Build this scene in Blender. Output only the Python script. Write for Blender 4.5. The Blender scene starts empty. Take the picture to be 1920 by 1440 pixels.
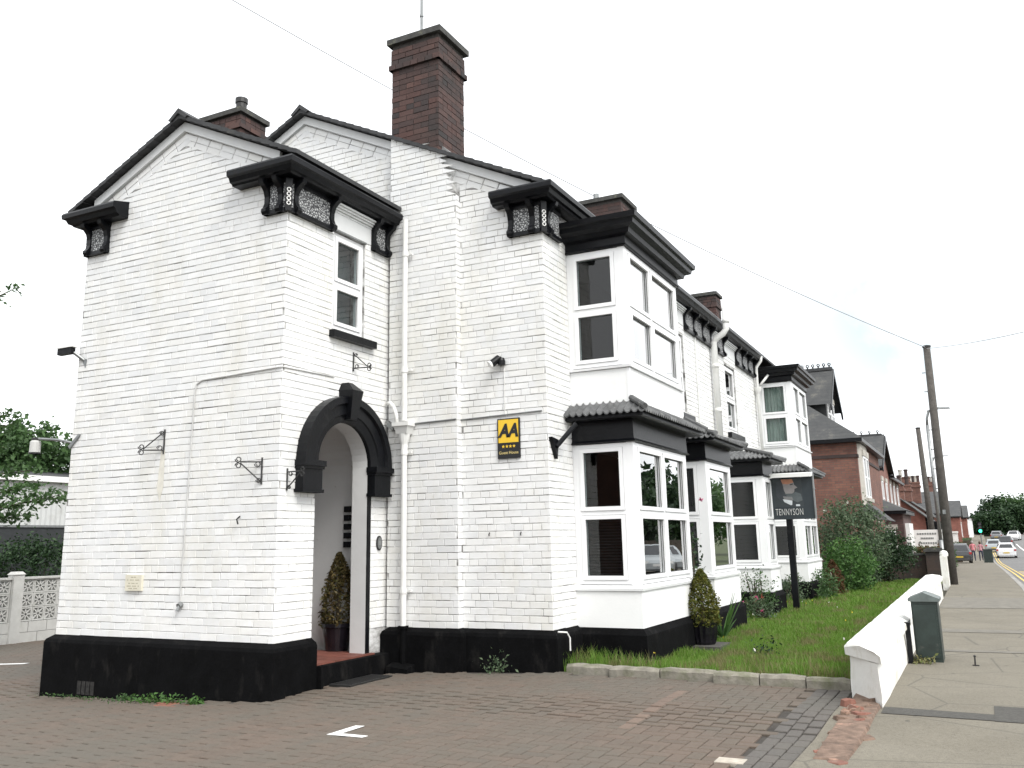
import bpy, bmesh, math, random
import numpy as np
from mathutils import Vector, Matrix
random.seed(7); rng = np.random.default_rng(7)
SC = bpy.context.scene
COL = SC.collection
PI = math.pi
# ------------------------------------------------------------------ camera
cam = bpy.data.cameras.new("camera")
camo = bpy.data.objects.new("camera", cam); COL.objects.link(camo)
cam.sensor_width = 36; cam.sensor_fit = 'HORIZONTAL'
cam.lens = 1691.07 * 36 / 1920
cam.shift_x = (960 - 941.857) / 1920
cam.shift_y = (649.012 - 720) / 1920
cam.clip_start = 0.05; cam.clip_end = 3000
_y, _p, _r = (math.radians(a) for a in (27.147, 12.258, -1.027))
_F = Vector((-math.sin(_y) * math.cos(_p), math.cos(_y) * math.cos(_p), math.sin(_p)))
_R0 = Vector((math.cos(_y), math.sin(_y), 0)); _U0 = _R0.cross(_F)
_R = _R0 * math.cos(_r) + _U0 * math.sin(_r); _U = -_R0 * math.sin(_r) + _U0 * math.cos(_r)
CAM = Vector((0, 0, 1.55))
camo.matrix_world = Matrix(((_R.x, _U.x, -_F.x, CAM.x), (_R.y, _U.y, -_F.y, CAM.y), (_R.z, _U.z, -_F.z, CAM.z), (0, 0, 0, 1)))
SC.camera = camo
# ------------------------------------------------------------------ sky, sun, exposure
SUN_DIR = Vector((0.72, -0.42, 0.95)).normalized()      # towards the sun
world = bpy.data.worlds.new("World"); SC.world = world; world.use_nodes = True
nt = world.node_tree; nt.nodes.clear()
n_out = nt.nodes.new("ShaderNodeOutputWorld"); n_bg = nt.nodes.new("ShaderNodeBackground")
sky = nt.nodes.new("ShaderNodeTexSky"); sky.sky_type = 'NISHITA'; sky.sun_disc = False
sky.sun_elevation = math.asin(SUN_DIR.z); sky.sun_rotation = math.atan2(SUN_DIR.x, SUN_DIR.y)
sky.air_density = 1.0; sky.dust_density = 4.0; sky.ozone_density = 1.0
hsv = nt.nodes.new("ShaderNodeHueSaturation"); hsv.inputs["Saturation"].default_value = 0.12
mixs = nt.nodes.new("ShaderNodeMix"); mixs.data_type = 'RGBA'; mixs.inputs[0].default_value = 0.75
mixs.inputs[7].default_value = (6.3, 6.45, 6.6, 1)      # the even cloud layer
tc = nt.nodes.new("ShaderNodeTexCoord"); cn = nt.nodes.new("ShaderNodeTexNoise")
cn.inputs["Scale"].default_value = 3.2; cn.inputs["Detail"].default_value = 4
cr = nt.nodes.new("ShaderNodeMapRange"); cr.inputs[1].default_value = 0.3; cr.inputs[2].default_value = 0.7
cr.inputs[3].default_value = 0.88; cr.inputs[4].default_value = 1.12
mul = nt.nodes.new("ShaderNodeMix"); mul.data_type = 'RGBA'; mul.blend_type = 'MULTIPLY'; mul.inputs[0].default_value = 1
nt.links.new(tc.outputs["Generated"], cn.inputs["Vector"]); nt.links.new(cn.outputs[0], cr.inputs[0])
nt.links.new(sky.outputs[0], hsv.inputs["Color"]); nt.links.new(hsv.outputs[0], mixs.inputs[6])
nt.links.new(mixs.outputs[2], mul.inputs[6]); nt.links.new(cr.outputs[0], mul.inputs[7])
_d0 = (_F + _R * ((1690 - 941.857) / 1691.07) - _U * ((590 - 649.012) / 1691.07)).normalized()      # a thin place in the cloud, low over the street
dpn = nt.nodes.new("ShaderNodeVectorMath"); dpn.operation = 'DOT_PRODUCT'; dpn.inputs[1].default_value = _d0; nt.links.new(tc.outputs["Generated"], dpn.inputs[0])
thin = nt.nodes.new("ShaderNodeMapRange"); thin.inputs[1].default_value = 0.9915; thin.inputs[2].default_value = 1.0; nt.links.new(dpn.outputs["Value"], thin.inputs[0])
cn2 = nt.nodes.new("ShaderNodeTexNoise"); cn2.inputs["Scale"].default_value = 9; cn2.inputs["Detail"].default_value = 6; nt.links.new(tc.outputs["Generated"], cn2.inputs["Vector"])
th2 = nt.nodes.new("ShaderNodeMapRange"); th2.inputs[1].default_value = 0.35; th2.inputs[2].default_value = 0.6; nt.links.new(cn2.outputs[0], th2.inputs[0])
thm = nt.nodes.new("ShaderNodeMath"); thm.operation = 'MULTIPLY'; nt.links.new(thin.outputs[0], thm.inputs[0]); nt.links.new(th2.outputs[0], thm.inputs[1])
veil = nt.nodes.new("ShaderNodeMix"); veil.data_type = 'RGBA'; veil.inputs[7].default_value = (2.75, 3.2, 3.45, 1); nt.links.new(thm.outputs[0], veil.inputs[0]); nt.links.new(mul.outputs[2], veil.inputs[6])
nt.links.new(veil.outputs[2], n_bg.inputs["Color"]); n_bg.inputs["Strength"].default_value = 0.13
nt.links.new(n_bg.outputs[0], n_out.inputs["Surface"])
sl = bpy.data.lights.new("sun", 'SUN'); sl.energy = 1.1; sl.angle = math.radians(25); sl.color = (1.0, 0.97, 0.92)
so = bpy.data.objects.new("sun", sl); COL.objects.link(so); so.rotation_euler = (-SUN_DIR).to_track_quat('-Z', 'Y').to_euler()
vs = SC.view_settings; vs.view_transform = 'Standard'; vs.look = 'None'; vs.gamma = 1; vs.exposure = 1.18; vs.use_curve_mapping = False
SC.cycles.max_bounces = 6; SC.cycles.diffuse_bounces = 3; SC.cycles.glossy_bounces = 3; SC.cycles.transparent_max_bounces = 10

# ------------------------------------------------------------------ helpers
def sat(t): return 0.0 if t < 0 else 1.0 if t > 1 else t
_GY = [(28, 0.0), (45, -0.24), (85, -0.92), (95, -0.98), (104, -0.9), (129, -0.56), (150, -0.1), (200, 1.1), (300, 3.2), (800, 5.0), (3000, 5.0)]
def ground(x, y):
    z = 0.16 + 0.04 * min(0.0, max(-18.0, x + 4.2)) + 0.04 * sat((y - 7) / 0.8)
    if y > 28:
        for (a, za), (b, zb) in zip(_GY, _GY[1:]):
            if y <= b:
                z += za + (zb - za) * (y - a) / (b - a); break
        else: z += 5.0
    return z

class MB:
    def __init__(s): s.v = []; s.f = []; s.m = []; s.cur = 0
    def poly(s, pts):
        n = len(s.v); s.v += [tuple(p) for p in pts]; s.f.append(tuple(range(n, n + len(pts)))); s.m.append(s.cur)
    def add(s, vs, fs):
        n = len(s.v); s.v += [tuple(p) for p in vs]
        for f in fs: s.f.append(tuple(i + n for i in f)); s.m.append(s.cur)
    def box(s, x0, x1, y0, y1, z0, z1):
        s.add([(x0, y0, z0), (x1, y0, z0), (x1, y1, z0), (x0, y1, z0), (x0, y0, z1), (x1, y0, z1), (x1, y1, z1), (x0, y1, z1)],
              [(0, 3, 2, 1), (4, 5, 6, 7), (0, 1, 5, 4), (1, 2, 6, 5), (2, 3, 7, 6), (3, 0, 4, 7)])
    def hexa(s, b, t):      # bottom quad, top quad (same order, counter-clockwise from above)
        s.add(list(b) + list(t), [(3, 2, 1, 0), (4, 5, 6, 7), (0, 1, 5, 4), (1, 2, 6, 5), (2, 3, 7, 6), (3, 0, 4, 7)])
    def obox(s, c, ax, ay, az, hx, hy, hz):     # oriented box
        c, ax, ay, az = Vector(c), Vector(ax).normalized(), Vector(ay).normalized(), Vector(az).normalized()
        q = lambda i, j, k: c + ax * hx * i + ay * hy * j + az * hz * k
        s.hexa([q(-1, -1, -1), q(1, -1, -1), q(1, 1, -1), q(-1, 1, -1)], [q(-1, -1, 1), q(1, -1, 1), q(1, 1, 1), q(-1, 1, 1)])
    def prism(s, pts, d):   # planar polygon pts swept by vector d
        d = Vector(d); a = [Vector(p) for p in pts]; n = len(a)
        s.add(a + [p + d for p in a], [tuple(range(n - 1, -1, -1)), tuple(range(n, 2 * n))] + [(i, (i + 1) % n, n + (i + 1) % n, n + i) for i in range(n)])
    def tube(s, path, r, n=8, caps=True):
        P = [Vector(p) for p in path]; R = r if isinstance(r, (list, tuple)) else [r] * len(P)
        t0 = (P[1] - P[0]).normalized(); u = t0.orthogonal().normalized(); base = len(s.v); 
        for i, p in enumerate(P):
            t = (P[min(i + 1, len(P) - 1)] - P[max(i - 1, 0)]).normalized()
            u = (u - t * u.dot(t)).normalized(); w = t.cross(u)
            for k in range(n):
                a = 2 * PI * k / n; s.v.append(tuple(p + (u * math.cos(a) + w * math.sin(a)) * R[i]))
        for i in range(len(P) - 1):
            for k in range(n):
                a, b = base + i * n + k, base + i * n + (k + 1) % n
                s.f.append((a, b, b + n, a + n)); s.m.append(s.cur)
        if caps:
            s.f.append(tuple(base + k for k in range(n - 1, -1, -1))); s.m.append(s.cur)
            e = base + (len(P) - 1) * n; s.f.append(tuple(e + k for k in range(n))); s.m.append(s.cur)
    def lathe(s, prof, c, n=16):    # profile [(r,z)] round a vertical axis at c
        base = len(s.v)
        for r, z in prof:
            for k in range(n):
                a = 2 * PI * k / n; s.v.append((c[0] + r * math.cos(a), c[1] + r * math.sin(a), c[2] + z))
        for i in range(len(prof) - 1):
            for k in range(n):
                a, b = base + i * n + k, base + i * n + (k + 1) % n
                s.f.append((a, b, b + n, a + n)); s.m.append(s.cur)
    def sweep(s, path, prof, closed=False, caps=True):
        # path: xy points walked so that 'outward' is on the RIGHT hand; prof: (out, z), mitred at corners
        n = len(path); m = len(prof); base = len(s.v); nor = []
        for i in range(n - 1):
            d = Vector((path[i + 1][0] - path[i][0], path[i + 1][1] - path[i][1])).normalized(); nor.append(Vector((d.y, -d.x)))
        for i in range(n):
            if i == 0: k = nor[0]
            elif i == n - 1: k = nor[-1]
            else: k = (nor[i - 1] + nor[i]) / (1 + nor[i - 1].dot(nor[i]))
            for o, z in prof: s.v.append((path[i][0] + k.x * o, path[i][1] + k.y * o, z))
        for i in range(n - 1):
            for j in range(m if closed else m - 1):
                a, b = base + i * m + j, base + i * m + (j + 1) % m
                s.f.append((a, a + m, b + m, b)); s.m.append(s.cur)
        if caps:
            s.f.append(tuple(base + j for j in range(m))); s.m.append(s.cur)
            e = base + (n - 1) * m; s.f.append(tuple(e + j for j in range(m - 1, -1, -1))); s.m.append(s.cur)
    def build(s, name, mats, parent=None, smooth=False, **tags):
        me = bpy.data.meshes.new(name); me.from_pydata(s.v, [], s.f)
        mats = mats if isinstance(mats, (list, tuple)) else [mats]
        for m in mats: me.materials.append(m)
        if len(mats) > 1: me.polygons.foreach_set("material_index", s.m)
        if smooth: me.polygons.foreach_set("use_smooth", [True] * len(s.f))
        bm = bmesh.new(); bm.from_mesh(me); bmesh.ops.recalc_face_normals(bm, faces=bm.faces); bm.to_mesh(me); bm.free()
        return link(name, me, parent, **tags)
def link(name, me, parent=None, **tags):
    o = bpy.data.objects.new(name, me); COL.objects.link(o)
    if parent: adopt(o, parent)
    for k, v in tags.items(): o[k] = v
    return o
def loc_of(o):
    p = Vector(o.location)
    while o.parent: o = o.parent; break
    return p
def adopt(o, parent):
    o.parent = parent
    r = parent
    while r.parent: r = r.parent
    if parent is r: o.matrix_parent_inverse = Matrix.Translation(-Vector(r.location))
    # a part has an identity world transform, so its own children need no inverse
def thing(name, label, cat, loc, group=None):
    o = bpy.data.objects.new(name, None); COL.objects.link(o); o.location = loc; o.empty_display_size = 0.2
    o['label'] = label; o['category'] = cat
    if group: o['group'] = group
    return o
def copy_thing(root, delta, label, group=None):
    r = root.copy(); COL.objects.link(r); r.location = Vector(root.location) + Vector(delta)
    r['label'] = label
    if group: r['group'] = group
    for ch in list(root.children):
        c = ch.copy(); COL.objects.link(c); c.parent = r
        for g in list(ch.children):
            d = g.copy(); COL.objects.link(d); d.parent = c
    return r
def raw_mesh(name, verts, faces4, mats, parent=None, fmat=None, smooth=False, **tags):   # numpy quads
    me = bpy.data.meshes.new(name); nv, nf, k = len(verts), len(faces4), faces4.shape[1]
    me.vertices.add(nv); me.vertices.foreach_set("co", np.asarray(verts, np.float32).ravel())
    me.loops.add(nf * k); me.loops.foreach_set("vertex_index", faces4.astype(np.int32).ravel())
    me.polygons.add(nf); me.polygons.foreach_set("loop_start", np.arange(0, nf * k, k, dtype=np.int32))
    mats = mats if isinstance(mats, (list, tuple)) else [mats]
    for m in mats: me.materials.append(m)
    if fmat is not None: me.polygons.foreach_set("material_index", np.asarray(fmat, np.int32))
    me.update(calc_edges=True); me.validate()
    return link(name, me, parent, **tags)

# ------------------------------------------------------------------ materials
def _new(name):
    m = bpy.data.materials.new(name); m.use_nodes = True; t = m.node_tree
    return m, t, t.nodes["Principled BSDF"]
def N(t, kind, **kw):
    n = t.nodes.new(kind)
    for k, v in kw.items(): setattr(n, k, v)
    return n
def ramp(t, fac, stops):
    r = N(t, "ShaderNodeValToRGB"); e = r.color_ramp.elements
    while len(e) > 1: e.remove(e[-1])
    e[0].position = stops[0][0]; e[0].color = (*stops[0][1], 1)
    for p, c in stops[1:]:
        q = e.new(p); q.color = (*c, 1)
    t.links.new(fac, r.inputs[0]); return r.outputs[0]
def noise(t, scale, detail=4, rough=0.6, vec=None, stretch=None):
    n = N(t, "ShaderNodeTexNoise"); n.inputs["Scale"].default_value = scale; n.inputs["Detail"].default_value = detail; n.inputs["Roughness"].default_value = rough
    g = N(t, "ShaderNodeNewGeometry"); src = g.outputs["Position"] if vec is None else vec
    if stretch:
        mp = N(t, "ShaderNodeMapping"); mp.inputs["Scale"].default_value = stretch; t.links.new(src, mp.inputs["Vector"]); src = mp.outputs[0]
    t.links.new(src, n.inputs["Vector"]); return n.outputs[0]
def mixc(t, fac, a, b, mode='MIX'):
    m = N(t, "ShaderNodeMix"); m.data_type = 'RGBA'; m.blend_type = mode
    for sock, val in ((m.inputs[0], fac), (m.inputs[6], a), (m.inputs[7], b)):
        if hasattr(val, "is_linked") or hasattr(val, "links"): t.links.new(val, sock)
        elif isinstance(val, (int, float)): sock.default_value = val
        else: sock.default_value = (*val, 1)
    return m.outputs[2]
def rnd(t):     # a random number per piece: per mesh island plus per object
    g = N(t, "ShaderNodeNewGeometry"); o = N(t, "ShaderNodeObjectInfo"); a = N(t, "ShaderNodeMath", operation='ADD'); f = N(t, "ShaderNodeMath", operation='FRACT')
    t.links.new(g.outputs["Random Per Island"], a.inputs[0]); t.links.new(o.outputs["Random"], a.inputs[1]); t.links.new(a.outputs[0], f.inputs[0]); return f.outputs[0]
def bump(t, b, h, strength=0.3, dist=0.01):
    n = N(t, "ShaderNodeBump"); n.inputs["Strength"].default_value = strength; n.inputs["Distance"].default_value = dist
    t.links.new(h, n.inputs["Height"]); t.links.new(n.outputs[0], b.inputs["Normal"])
def mat(name, col, rough=0.6, var=0.15, scale=6, bmp=0.0, bscale=60, metal=0.0, spec=0.5, stain=None, stain_scale=1.5, stain_at=(0.52, 0.75), stain_max=1.0, stretch=None, piece=0.0):
    m, t, b = _new(name); b.inputs["Roughness"].default_value = rough; b.inputs["Metallic"].default_value = metal; b.inputs["Specular IOR Level"].default_value = spec
    lo = tuple(c * (1 - var) for c in col); hi = tuple(min(1, c * (1 + var)) for c in col)
    c = ramp(t, noise(t, scale), [(0.3, lo), (0.7, hi)])
    if piece:
        c = mixc(t, 1.0, c, ramp(t, rnd(t), [(0, (1 - piece,) * 3), (1, (1.0,) * 3)]), 'MULTIPLY')
    if stain:
        f = ramp(t, noise(t, stain_scale, 6, 0.65, stretch=stretch), [(stain_at[0], (0, 0, 0)), (stain_at[1], (stain_max,) * 3)]); c = mixc(t, f, c, stain)
    t.links.new(c, b.inputs["Base Color"])
    if bmp: bump(t, b, noise(t, bscale, 5), bmp)
    return m
def piece_mat(name, cols, rough=0.85, bmp=0.3, dirt=None, dirt_at=(0.5, 0.7), dscale=1.2, bscale=90, fine=0.25):   # bricks, pavers, leaves: colour by piece
    m, t, b = _new(name); b.inputs["Roughness"].default_value = rough
    c = ramp(t, rnd(t), [(i / max(1, len(cols) - 1), k) for i, k in enumerate(cols)])
    c = mixc(t, 1.0, c, ramp(t, noise(t, 45, 5), [(0.3, (1 - fine,) * 3), (0.7, (1, 1, 1))]), 'MULTIPLY')
    if dirt: c = mixc(t, ramp(t, noise(t, dscale, 6, 0.65), [(dirt_at[0], (0, 0, 0)), (dirt_at[1], (0.85,) * 3)]), c, dirt)
    t.links.new(c, b.inputs["Base Color"])
    if bmp: bump(t, b, noise(t, bscale, 5), bmp)
    return m
def leaf_mat(name, cols, trans=0.3, rough=0.6):
    m, t, b = _new(name); b.inputs["Roughness"].default_value = rough; b.inputs["Specular IOR Level"].default_value = 0.3
    c = ramp(t, rnd(t), [(i / max(1, len(cols) - 1), k) for i, k in enumerate(cols)])
    t.links.new(c, b.inputs["Base Color"])
    tr = N(t, "ShaderNodeBsdfTranslucent"); mx = N(t, "ShaderNodeMixShader"); mx.inputs[0].default_value = trans
    t.links.new(c, tr.inputs[0]); t.links.new(b.outputs[0], mx.inputs[1]); t.links.new(tr.outputs[0], mx.inputs[2])
    t.links.new(mx.outputs[0], t.nodes["Material Output"].inputs[0]); return m
def glass_mat(name, tint=(0.62, 0.68, 0.68), ior=1.75):
    m = bpy.data.materials.new(name); m.use_nodes = True; t = m.node_tree; t.nodes.remove(t.nodes["Principled BSDF"])
    g0 = N(t, "ShaderNodeNewGeometry"); dp = N(t, "ShaderNodeVectorMath", operation='DOT_PRODUCT'); t.links.new(g0.outputs["Normal"], dp.inputs[0]); t.links.new(g0.outputs["Incoming"], dp.inputs[1])
    ab = N(t, "ShaderNodeMath", operation='ABSOLUTE'); t.links.new(dp.outputs["Value"], ab.inputs[0]); iv = N(t, "ShaderNodeMath", operation='SUBTRACT'); iv.inputs[0].default_value = 1; t.links.new(ab.outputs[0], iv.inputs[1])
    pw = N(t, "ShaderNodeMath", operation='POWER'); pw.inputs[1].default_value = 5; t.links.new(iv.outputs[0], pw.inputs[0]); fr = N(t, "ShaderNodeMath", operation='MULTIPLY_ADD'); fr.use_clamp = True     # both faces of a double-glazed unit (Schlick)
    fr.inputs[1].default_value = 4.2; fr.inputs[2].default_value = 0.06; t.links.new(pw.outputs[0], fr.inputs[0])
    tr = N(t, "ShaderNodeBsdfTransparent"); tr.inputs[0].default_value = (*tint, 1)
    gl = N(t, "ShaderNodeBsdfGlossy"); gl.inputs["Roughness"].default_value = 0.0; mx = N(t, "ShaderNodeMixShader")
    g = N(t, "ShaderNodeNewGeometry"); bu = N(t, "ShaderNodeBump"); bu.inputs["Strength"].default_value = 0.02; bu.inputs["Distance"].default_value = 0.02
    t.links.new(noise(t, 2.2, 1), bu.inputs["Height"]); t.links.new(bu.outputs[0], gl.inputs["Normal"])
    t.links.new(fr.outputs[0], mx.inputs[0]); t.links.new(tr.outputs[0], mx.inputs[1]); t.links.new(gl.outputs[0], mx.inputs[2])
    t.links.new(mx.outputs[0], t.nodes["Material Output"].inputs[0]); return m
def wall_paint(name, mortar=False):
    m, t, b = _new(name); b.inputs["Roughness"].default_value = 0.7; b.inputs["Specular IOR Level"].default_value = 0.25
    if mortar:      # painted joints, the paint gone and grimy along many stretches of them
        c = ramp(t, noise(t, 2.3, 6, 0.7, stretch=(1, 1, 2.2)), [(0.38, (0.71, 0.71, 0.705)), (0.51, (0.42, 0.415, 0.405)), (0.64, (0.09, 0.087, 0.082))])
    else:
        c = ramp(t, noise(t, 0.9, 5), [(0.3, (0.74, 0.745, 0.74)), (0.7, (0.82, 0.82, 0.815))])
        c = mixc(t, 1.0, c, ramp(t, rnd(t), [(0, (0.925, 0.93, 0.94)), (0.25, (0.97, 0.973, 0.978)), (0.6, (1, 1, 1)), (1, (0.98, 0.972, 0.955))]), 'MULTIPLY')
        st = ramp(t, noise(t, 1.6, 7, 0.7, stretch=(1, 1, 0.35)), [(0.48, (0, 0, 0)), (0.74, (0.6,) * 3)])
        c = mixc(t, st, c, (0.62, 0.6, 0.52))
        fl = ramp(t, noise(t, 16, 8, 0.75), [(0.665, (0, 0, 0)), (0.71, (0.8,) * 3)])
        c = mixc(t, fl, c, (0.33, 0.31, 0.29))
        bump(t, b, noise(t, 55, 6, 0.7), 0.35, 0.006)
    t.links.new(c, b.inputs["Base Color"]); return m

M = {}
M['paint'] = wall_paint("painted_brick"); M['mortar'] = wall_paint("painted_joint", True)
M['render'] = mat("white_render", (0.8, 0.805, 0.8), 0.7, 0.03, 2, 0.15, 40, stain=(0.62, 0.6, 0.54), stain_scale=1.4, stain_at=(0.58, 0.85), stain_max=0.5)
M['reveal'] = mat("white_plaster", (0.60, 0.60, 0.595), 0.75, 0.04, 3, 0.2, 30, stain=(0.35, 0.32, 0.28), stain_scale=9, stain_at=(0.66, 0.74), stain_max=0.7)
M['black'] = mat("black_gloss_paint", (0.0045, 0.005, 0.0065), 0.36, 0.3, 4, 0.2, 30, spec=0.22, stain=(0.03, 0.03, 0.03), stain_scale=7, stain_at=(0.58, 0.8), stain_max=0.5)
M['plinth'] = mat("black_masonry_paint", (0.0035, 0.0036, 0.004), 0.85, 0.4, 5, 0.5, 35, spec=0.08, stain=(0.032, 0.03, 0.028), stain_scale=6, stain_at=(0.56, 0.8), stain_max=0.6, stretch=(1, 1, 0.4))
M['upvc'] = mat("white_upvc", (0.82, 0.825, 0.83), 0.3, 0.02, 3)
M['rubber'] = mat("window_seal", (0.06, 0.06, 0.06), 0.6)
M['pipe'] = mat("white_painted_pipe", (0.72, 0.72, 0.70), 0.5, 0.05, 5, stain=(0.5, 0.47, 0.4), stain_scale=3, stain_at=(0.55, 0.8), stain_max=0.5)
M['glass'] = glass_mat("window_glass")
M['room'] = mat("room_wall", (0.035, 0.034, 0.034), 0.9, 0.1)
M['dark_slats'] = mat("slat_black", (0.02, 0.02, 0.022), 0.7, 0.1)
M['curtain'] = mat("pale_curtain", (0.42, 0.48, 0.43), 0.9, 0.08, 12)
M['redbrick'] = piece_mat("red_chimney_brick", [(0.062, 0.036, 0.032), (0.09, 0.045, 0.038), (0.045, 0.034, 0.033), (0.115, 0.06, 0.05), (0.075, 0.043, 0.039), (0.036, 0.031, 0.031)], dirt=(0.024, 0.023, 0.022), dirt_at=(0.46, 0.70))
M['orangebrick'] = piece_mat("orange_brick", [(0.22, 0.09, 0.06), (0.27, 0.12, 0.085), (0.18, 0.08, 0.06)], dirt=(0.3, 0.25, 0.2), dirt_at=(0.55, 0.75), dscale=4)
M['joint'] = mat("grey_joint", (0.05, 0.045, 0.042), 0.95, 0.3, 20)
M['capstone'] = mat("chimney_cap", (0.055, 0.055, 0.052), 0.9, 0.35, 12, 0.5, 40, stain=(0.17, 0.17, 0.12), stain_scale=7, stain_at=(0.58, 0.75))
M['slate'] = mat("dark_slate", (0.035, 0.036, 0.038), 0.7, 0.35, 5, 0.3, 30, stain=(0.11, 0.105, 0.09), stain_scale=3, stain_at=(0.6, 0.8))
M['tile'] = mat("grey_canopy_tile", (0.15, 0.153, 0.155), 0.8, 0.35, 9, 0.5, 60, stain=(0.24, 0.24, 0.22), stain_scale=8, stain_at=(0.58, 0.78), piece=0.45)
M['lead'] = mat("lead_flashing", (0.2, 0.2, 0.2), 0.6, 0.2, 8, 0.2, 30)
M['soffit'] = mat("white_cove", (0.66, 0.67, 0.67), 0.6, 0.05, 5)
M['iron'] = mat("wrought_iron", (0.02, 0.02, 0.02), 0.5, 0.3, 30)
M['grey_metal'] = mat("grey_metal", (0.25, 0.26, 0.26), 0.45, 0.15, 10, metal=0.6)
M['white_metal'] = mat("white_enamel", (0.78, 0.78, 0.76), 0.4, 0.04, 6)
# black and white patterned terracotta panel
m, t, b = _new("patterned_frieze"); b.inputs["Roughness"].default_value = 0.6
vo = N(t, "ShaderNodeTexVoronoi"); vo.inputs["Scale"].default_value = 33; vo.feature = 'DISTANCE_TO_EDGE'; g_ = N(t, "ShaderNodeNewGeometry"); t.links.new(g_.outputs["Position"], vo.inputs["Vector"])
t.links.new(ramp(t, vo.outputs[0], [(0.06, (0.03, 0.03, 0.034)), (0.25, (0.50, 0.51, 0.51))]), b.inputs["Base Color"]); bump(t, b, vo.outputs[0], 0.8, 0.02); M['frieze'] = m
M['paver'] = piece_mat("block_paver", [(0.115, 0.09, 0.07), (0.136, 0.102, 0.079), (0.122, 0.099, 0.077), (0.143, 0.107, 0.083), (0.117, 0.096, 0.077)], 0.9, 0.4, dirt=(0.10, 0.092, 0.075), dirt_at=(0.42, 0.66), dscale=0.7)
M['bluepaver'] = piece_mat("blue_grey_paver", [(0.10, 0.092, 0.084), (0.12, 0.108, 0.096), (0.108, 0.099, 0.09)], 0.9, 0.4, dirt=(0.10, 0.095, 0.08), dirt_at=(0.5, 0.75))
M['sand'] = mat("joint_sand", (0.048, 0.042, 0.036), 1.0, 0.4, 8, 0.3, 80, stain=(0.06, 0.065, 0.035), stain_scale=1.3, stain_at=(0.58, 0.72))
M['marking'] = mat("white_line_paint", (0.78, 0.78, 0.77), 0.6, 0.05, 15, stain=(0.4, 0.37, 0.33), stain_scale=14, stain_at=(0.6, 0.7), stain_max=0.6)
M['yellow'] = mat("yellow_line_paint", (0.62, 0.44, 0.09), 0.6, 0.1, 15, stain=(0.3, 0.27, 0.2), stain_scale=10, stain_at=(0.6, 0.75))
# speckled old pavement asphalt
m, t, b = _new("pavement_asphalt"); b.inputs["Roughness"].default_value = 0.92
c = ramp(t, noise(t, 1.0, 6, 0.65), [(0.3, (0.152, 0.137, 0.106)), (0.7, (0.205, 0.187, 0.148))])
c = mixc(t, 1.0, c, ramp(t, noise(t, 160, 3, 0.8), [(0.36, (0.5, 0.48, 0.45)), (0.46, (0.97, 0.97, 0.97)), (0.6, (1.0, 1.0, 1.0)), (0.68, (1.25, 1.22, 1.18))]), 'MULTIPLY')
c = mixc(t, 1.0, c, ramp(t, noise(t, 34, 6, 0.8), [(0.30, (0.68,) * 3), (0.5, (1, 1, 1)), (0.7, (1.12,) * 3)]), 'MULTIPLY')
c = mixc(t, ramp(t, noise(t, 0.55, 5, 0.6, stretch=(1.0, 0.35, 1)), [(0.55, (0, 0, 0)), (0.72, (0.6,) * 3)]), c, (0.13, 0.121, 0.105))
def voro(t, scale, feat='F1'):
    v = N(t, "ShaderNodeTexVoronoi"); v.inputs["Scale"].default_value = scale; v.feature = feat; g = N(t, "ShaderNodeNewGeometry"); t.links.new(g.outputs["Position"], v.inputs["Vector"]); return v.outputs["Distance"]
c = mixc(t, ramp(t, voro(t, 3.3), [(0.055, (0.75,) * 3), (0.075, (0, 0, 0))]), c, (0.06, 0.057, 0.05))      # trodden gum and spots
c = mixc(t, ramp(t, voro(t, 0.9, 'DISTANCE_TO_EDGE'), [(0.004, (0.55,) * 3), (0.012, (0, 0, 0))]), c, (0.07, 0.066, 0.056))   # hairline cracks
t.links.new(c, b.inputs["Base Color"]); bump(t, b, noise(t, 130, 4), 0.5, 0.008); M['pavement'] = m
M['patch'] = mat("fresh_asphalt", (0.062, 0.059, 0.052), 0.9, 0.25, 30, 0.5, 130)
M['asphalt'] = mat("road_asphalt", (0.15, 0.148, 0.145), 0.9, 0.12, 1.2, 0.4, 120, stain=(0.10, 0.10, 0.10), stain_scale=0.4)
M['buff'] = mat("buff_road_surface", (0.3, 0.25, 0.19), 0.9, 0.1, 2, 0.3, 100)
M['kerb'] = mat("kerb_concrete", (0.3, 0.29, 0.27), 0.9, 0.15, 6, 0.4, 60, piece=0.2)
M['soil'] = mat("bare_ground", (0.10, 0.095, 0.07), 1.0, 0.3, 2, 0.3, 20)
M['turf'] = mat("turf_soil", (0.045, 0.06, 0.018), 1.0, 0.35, 3, 0.5, 30)
M['oldwhite'] = mat("thick_white_paint", (0.79, 0.785, 0.75), 0.65, 0.04, 2.5, 0.6, 14, stain=(0.42, 0.38, 0.27), stain_scale=4.5, stain_at=(0.5, 0.76), stain_max=0.7, stretch=(1, 1, 0.5))
M['stone'] = mat("mossy_kerbstone", (0.22, 0.205, 0.17), 0.95, 0.25, 10, 0.9, 28, stain=(0.11, 0.12, 0.06), stain_scale=4, stain_at=(0.48, 0.7))
M['rubble'] = mat("broken_brick_rubble", (0.17, 0.115, 0.085), 0.95, 0.4, 14, 0.9, 30, stain=(0.36, 0.22, 0.16), stain_scale=4, stain_at=(0.58, 0.66))
M['green_metal'] = mat("dark_green_metal", (0.02, 0.032, 0.028), 0.4, 0.25, 7, 0.15, 25, stain=(0.10, 0.10, 0.085), stain_scale=8, stain_at=(0.6, 0.74), stain_max=0.7)
M['wood'] = mat("weathered_pole_wood", (0.075, 0.068, 0.06), 0.9, 0.3, 8, 0.5, 30, stretch=(1, 1, 0.1), stain=(0.06, 0.055, 0.05), stain_scale=3)
M['bark'] = mat("bark", (0.07, 0.055, 0.04), 0.95, 0.3, 10, 0.6, 30)
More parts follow.
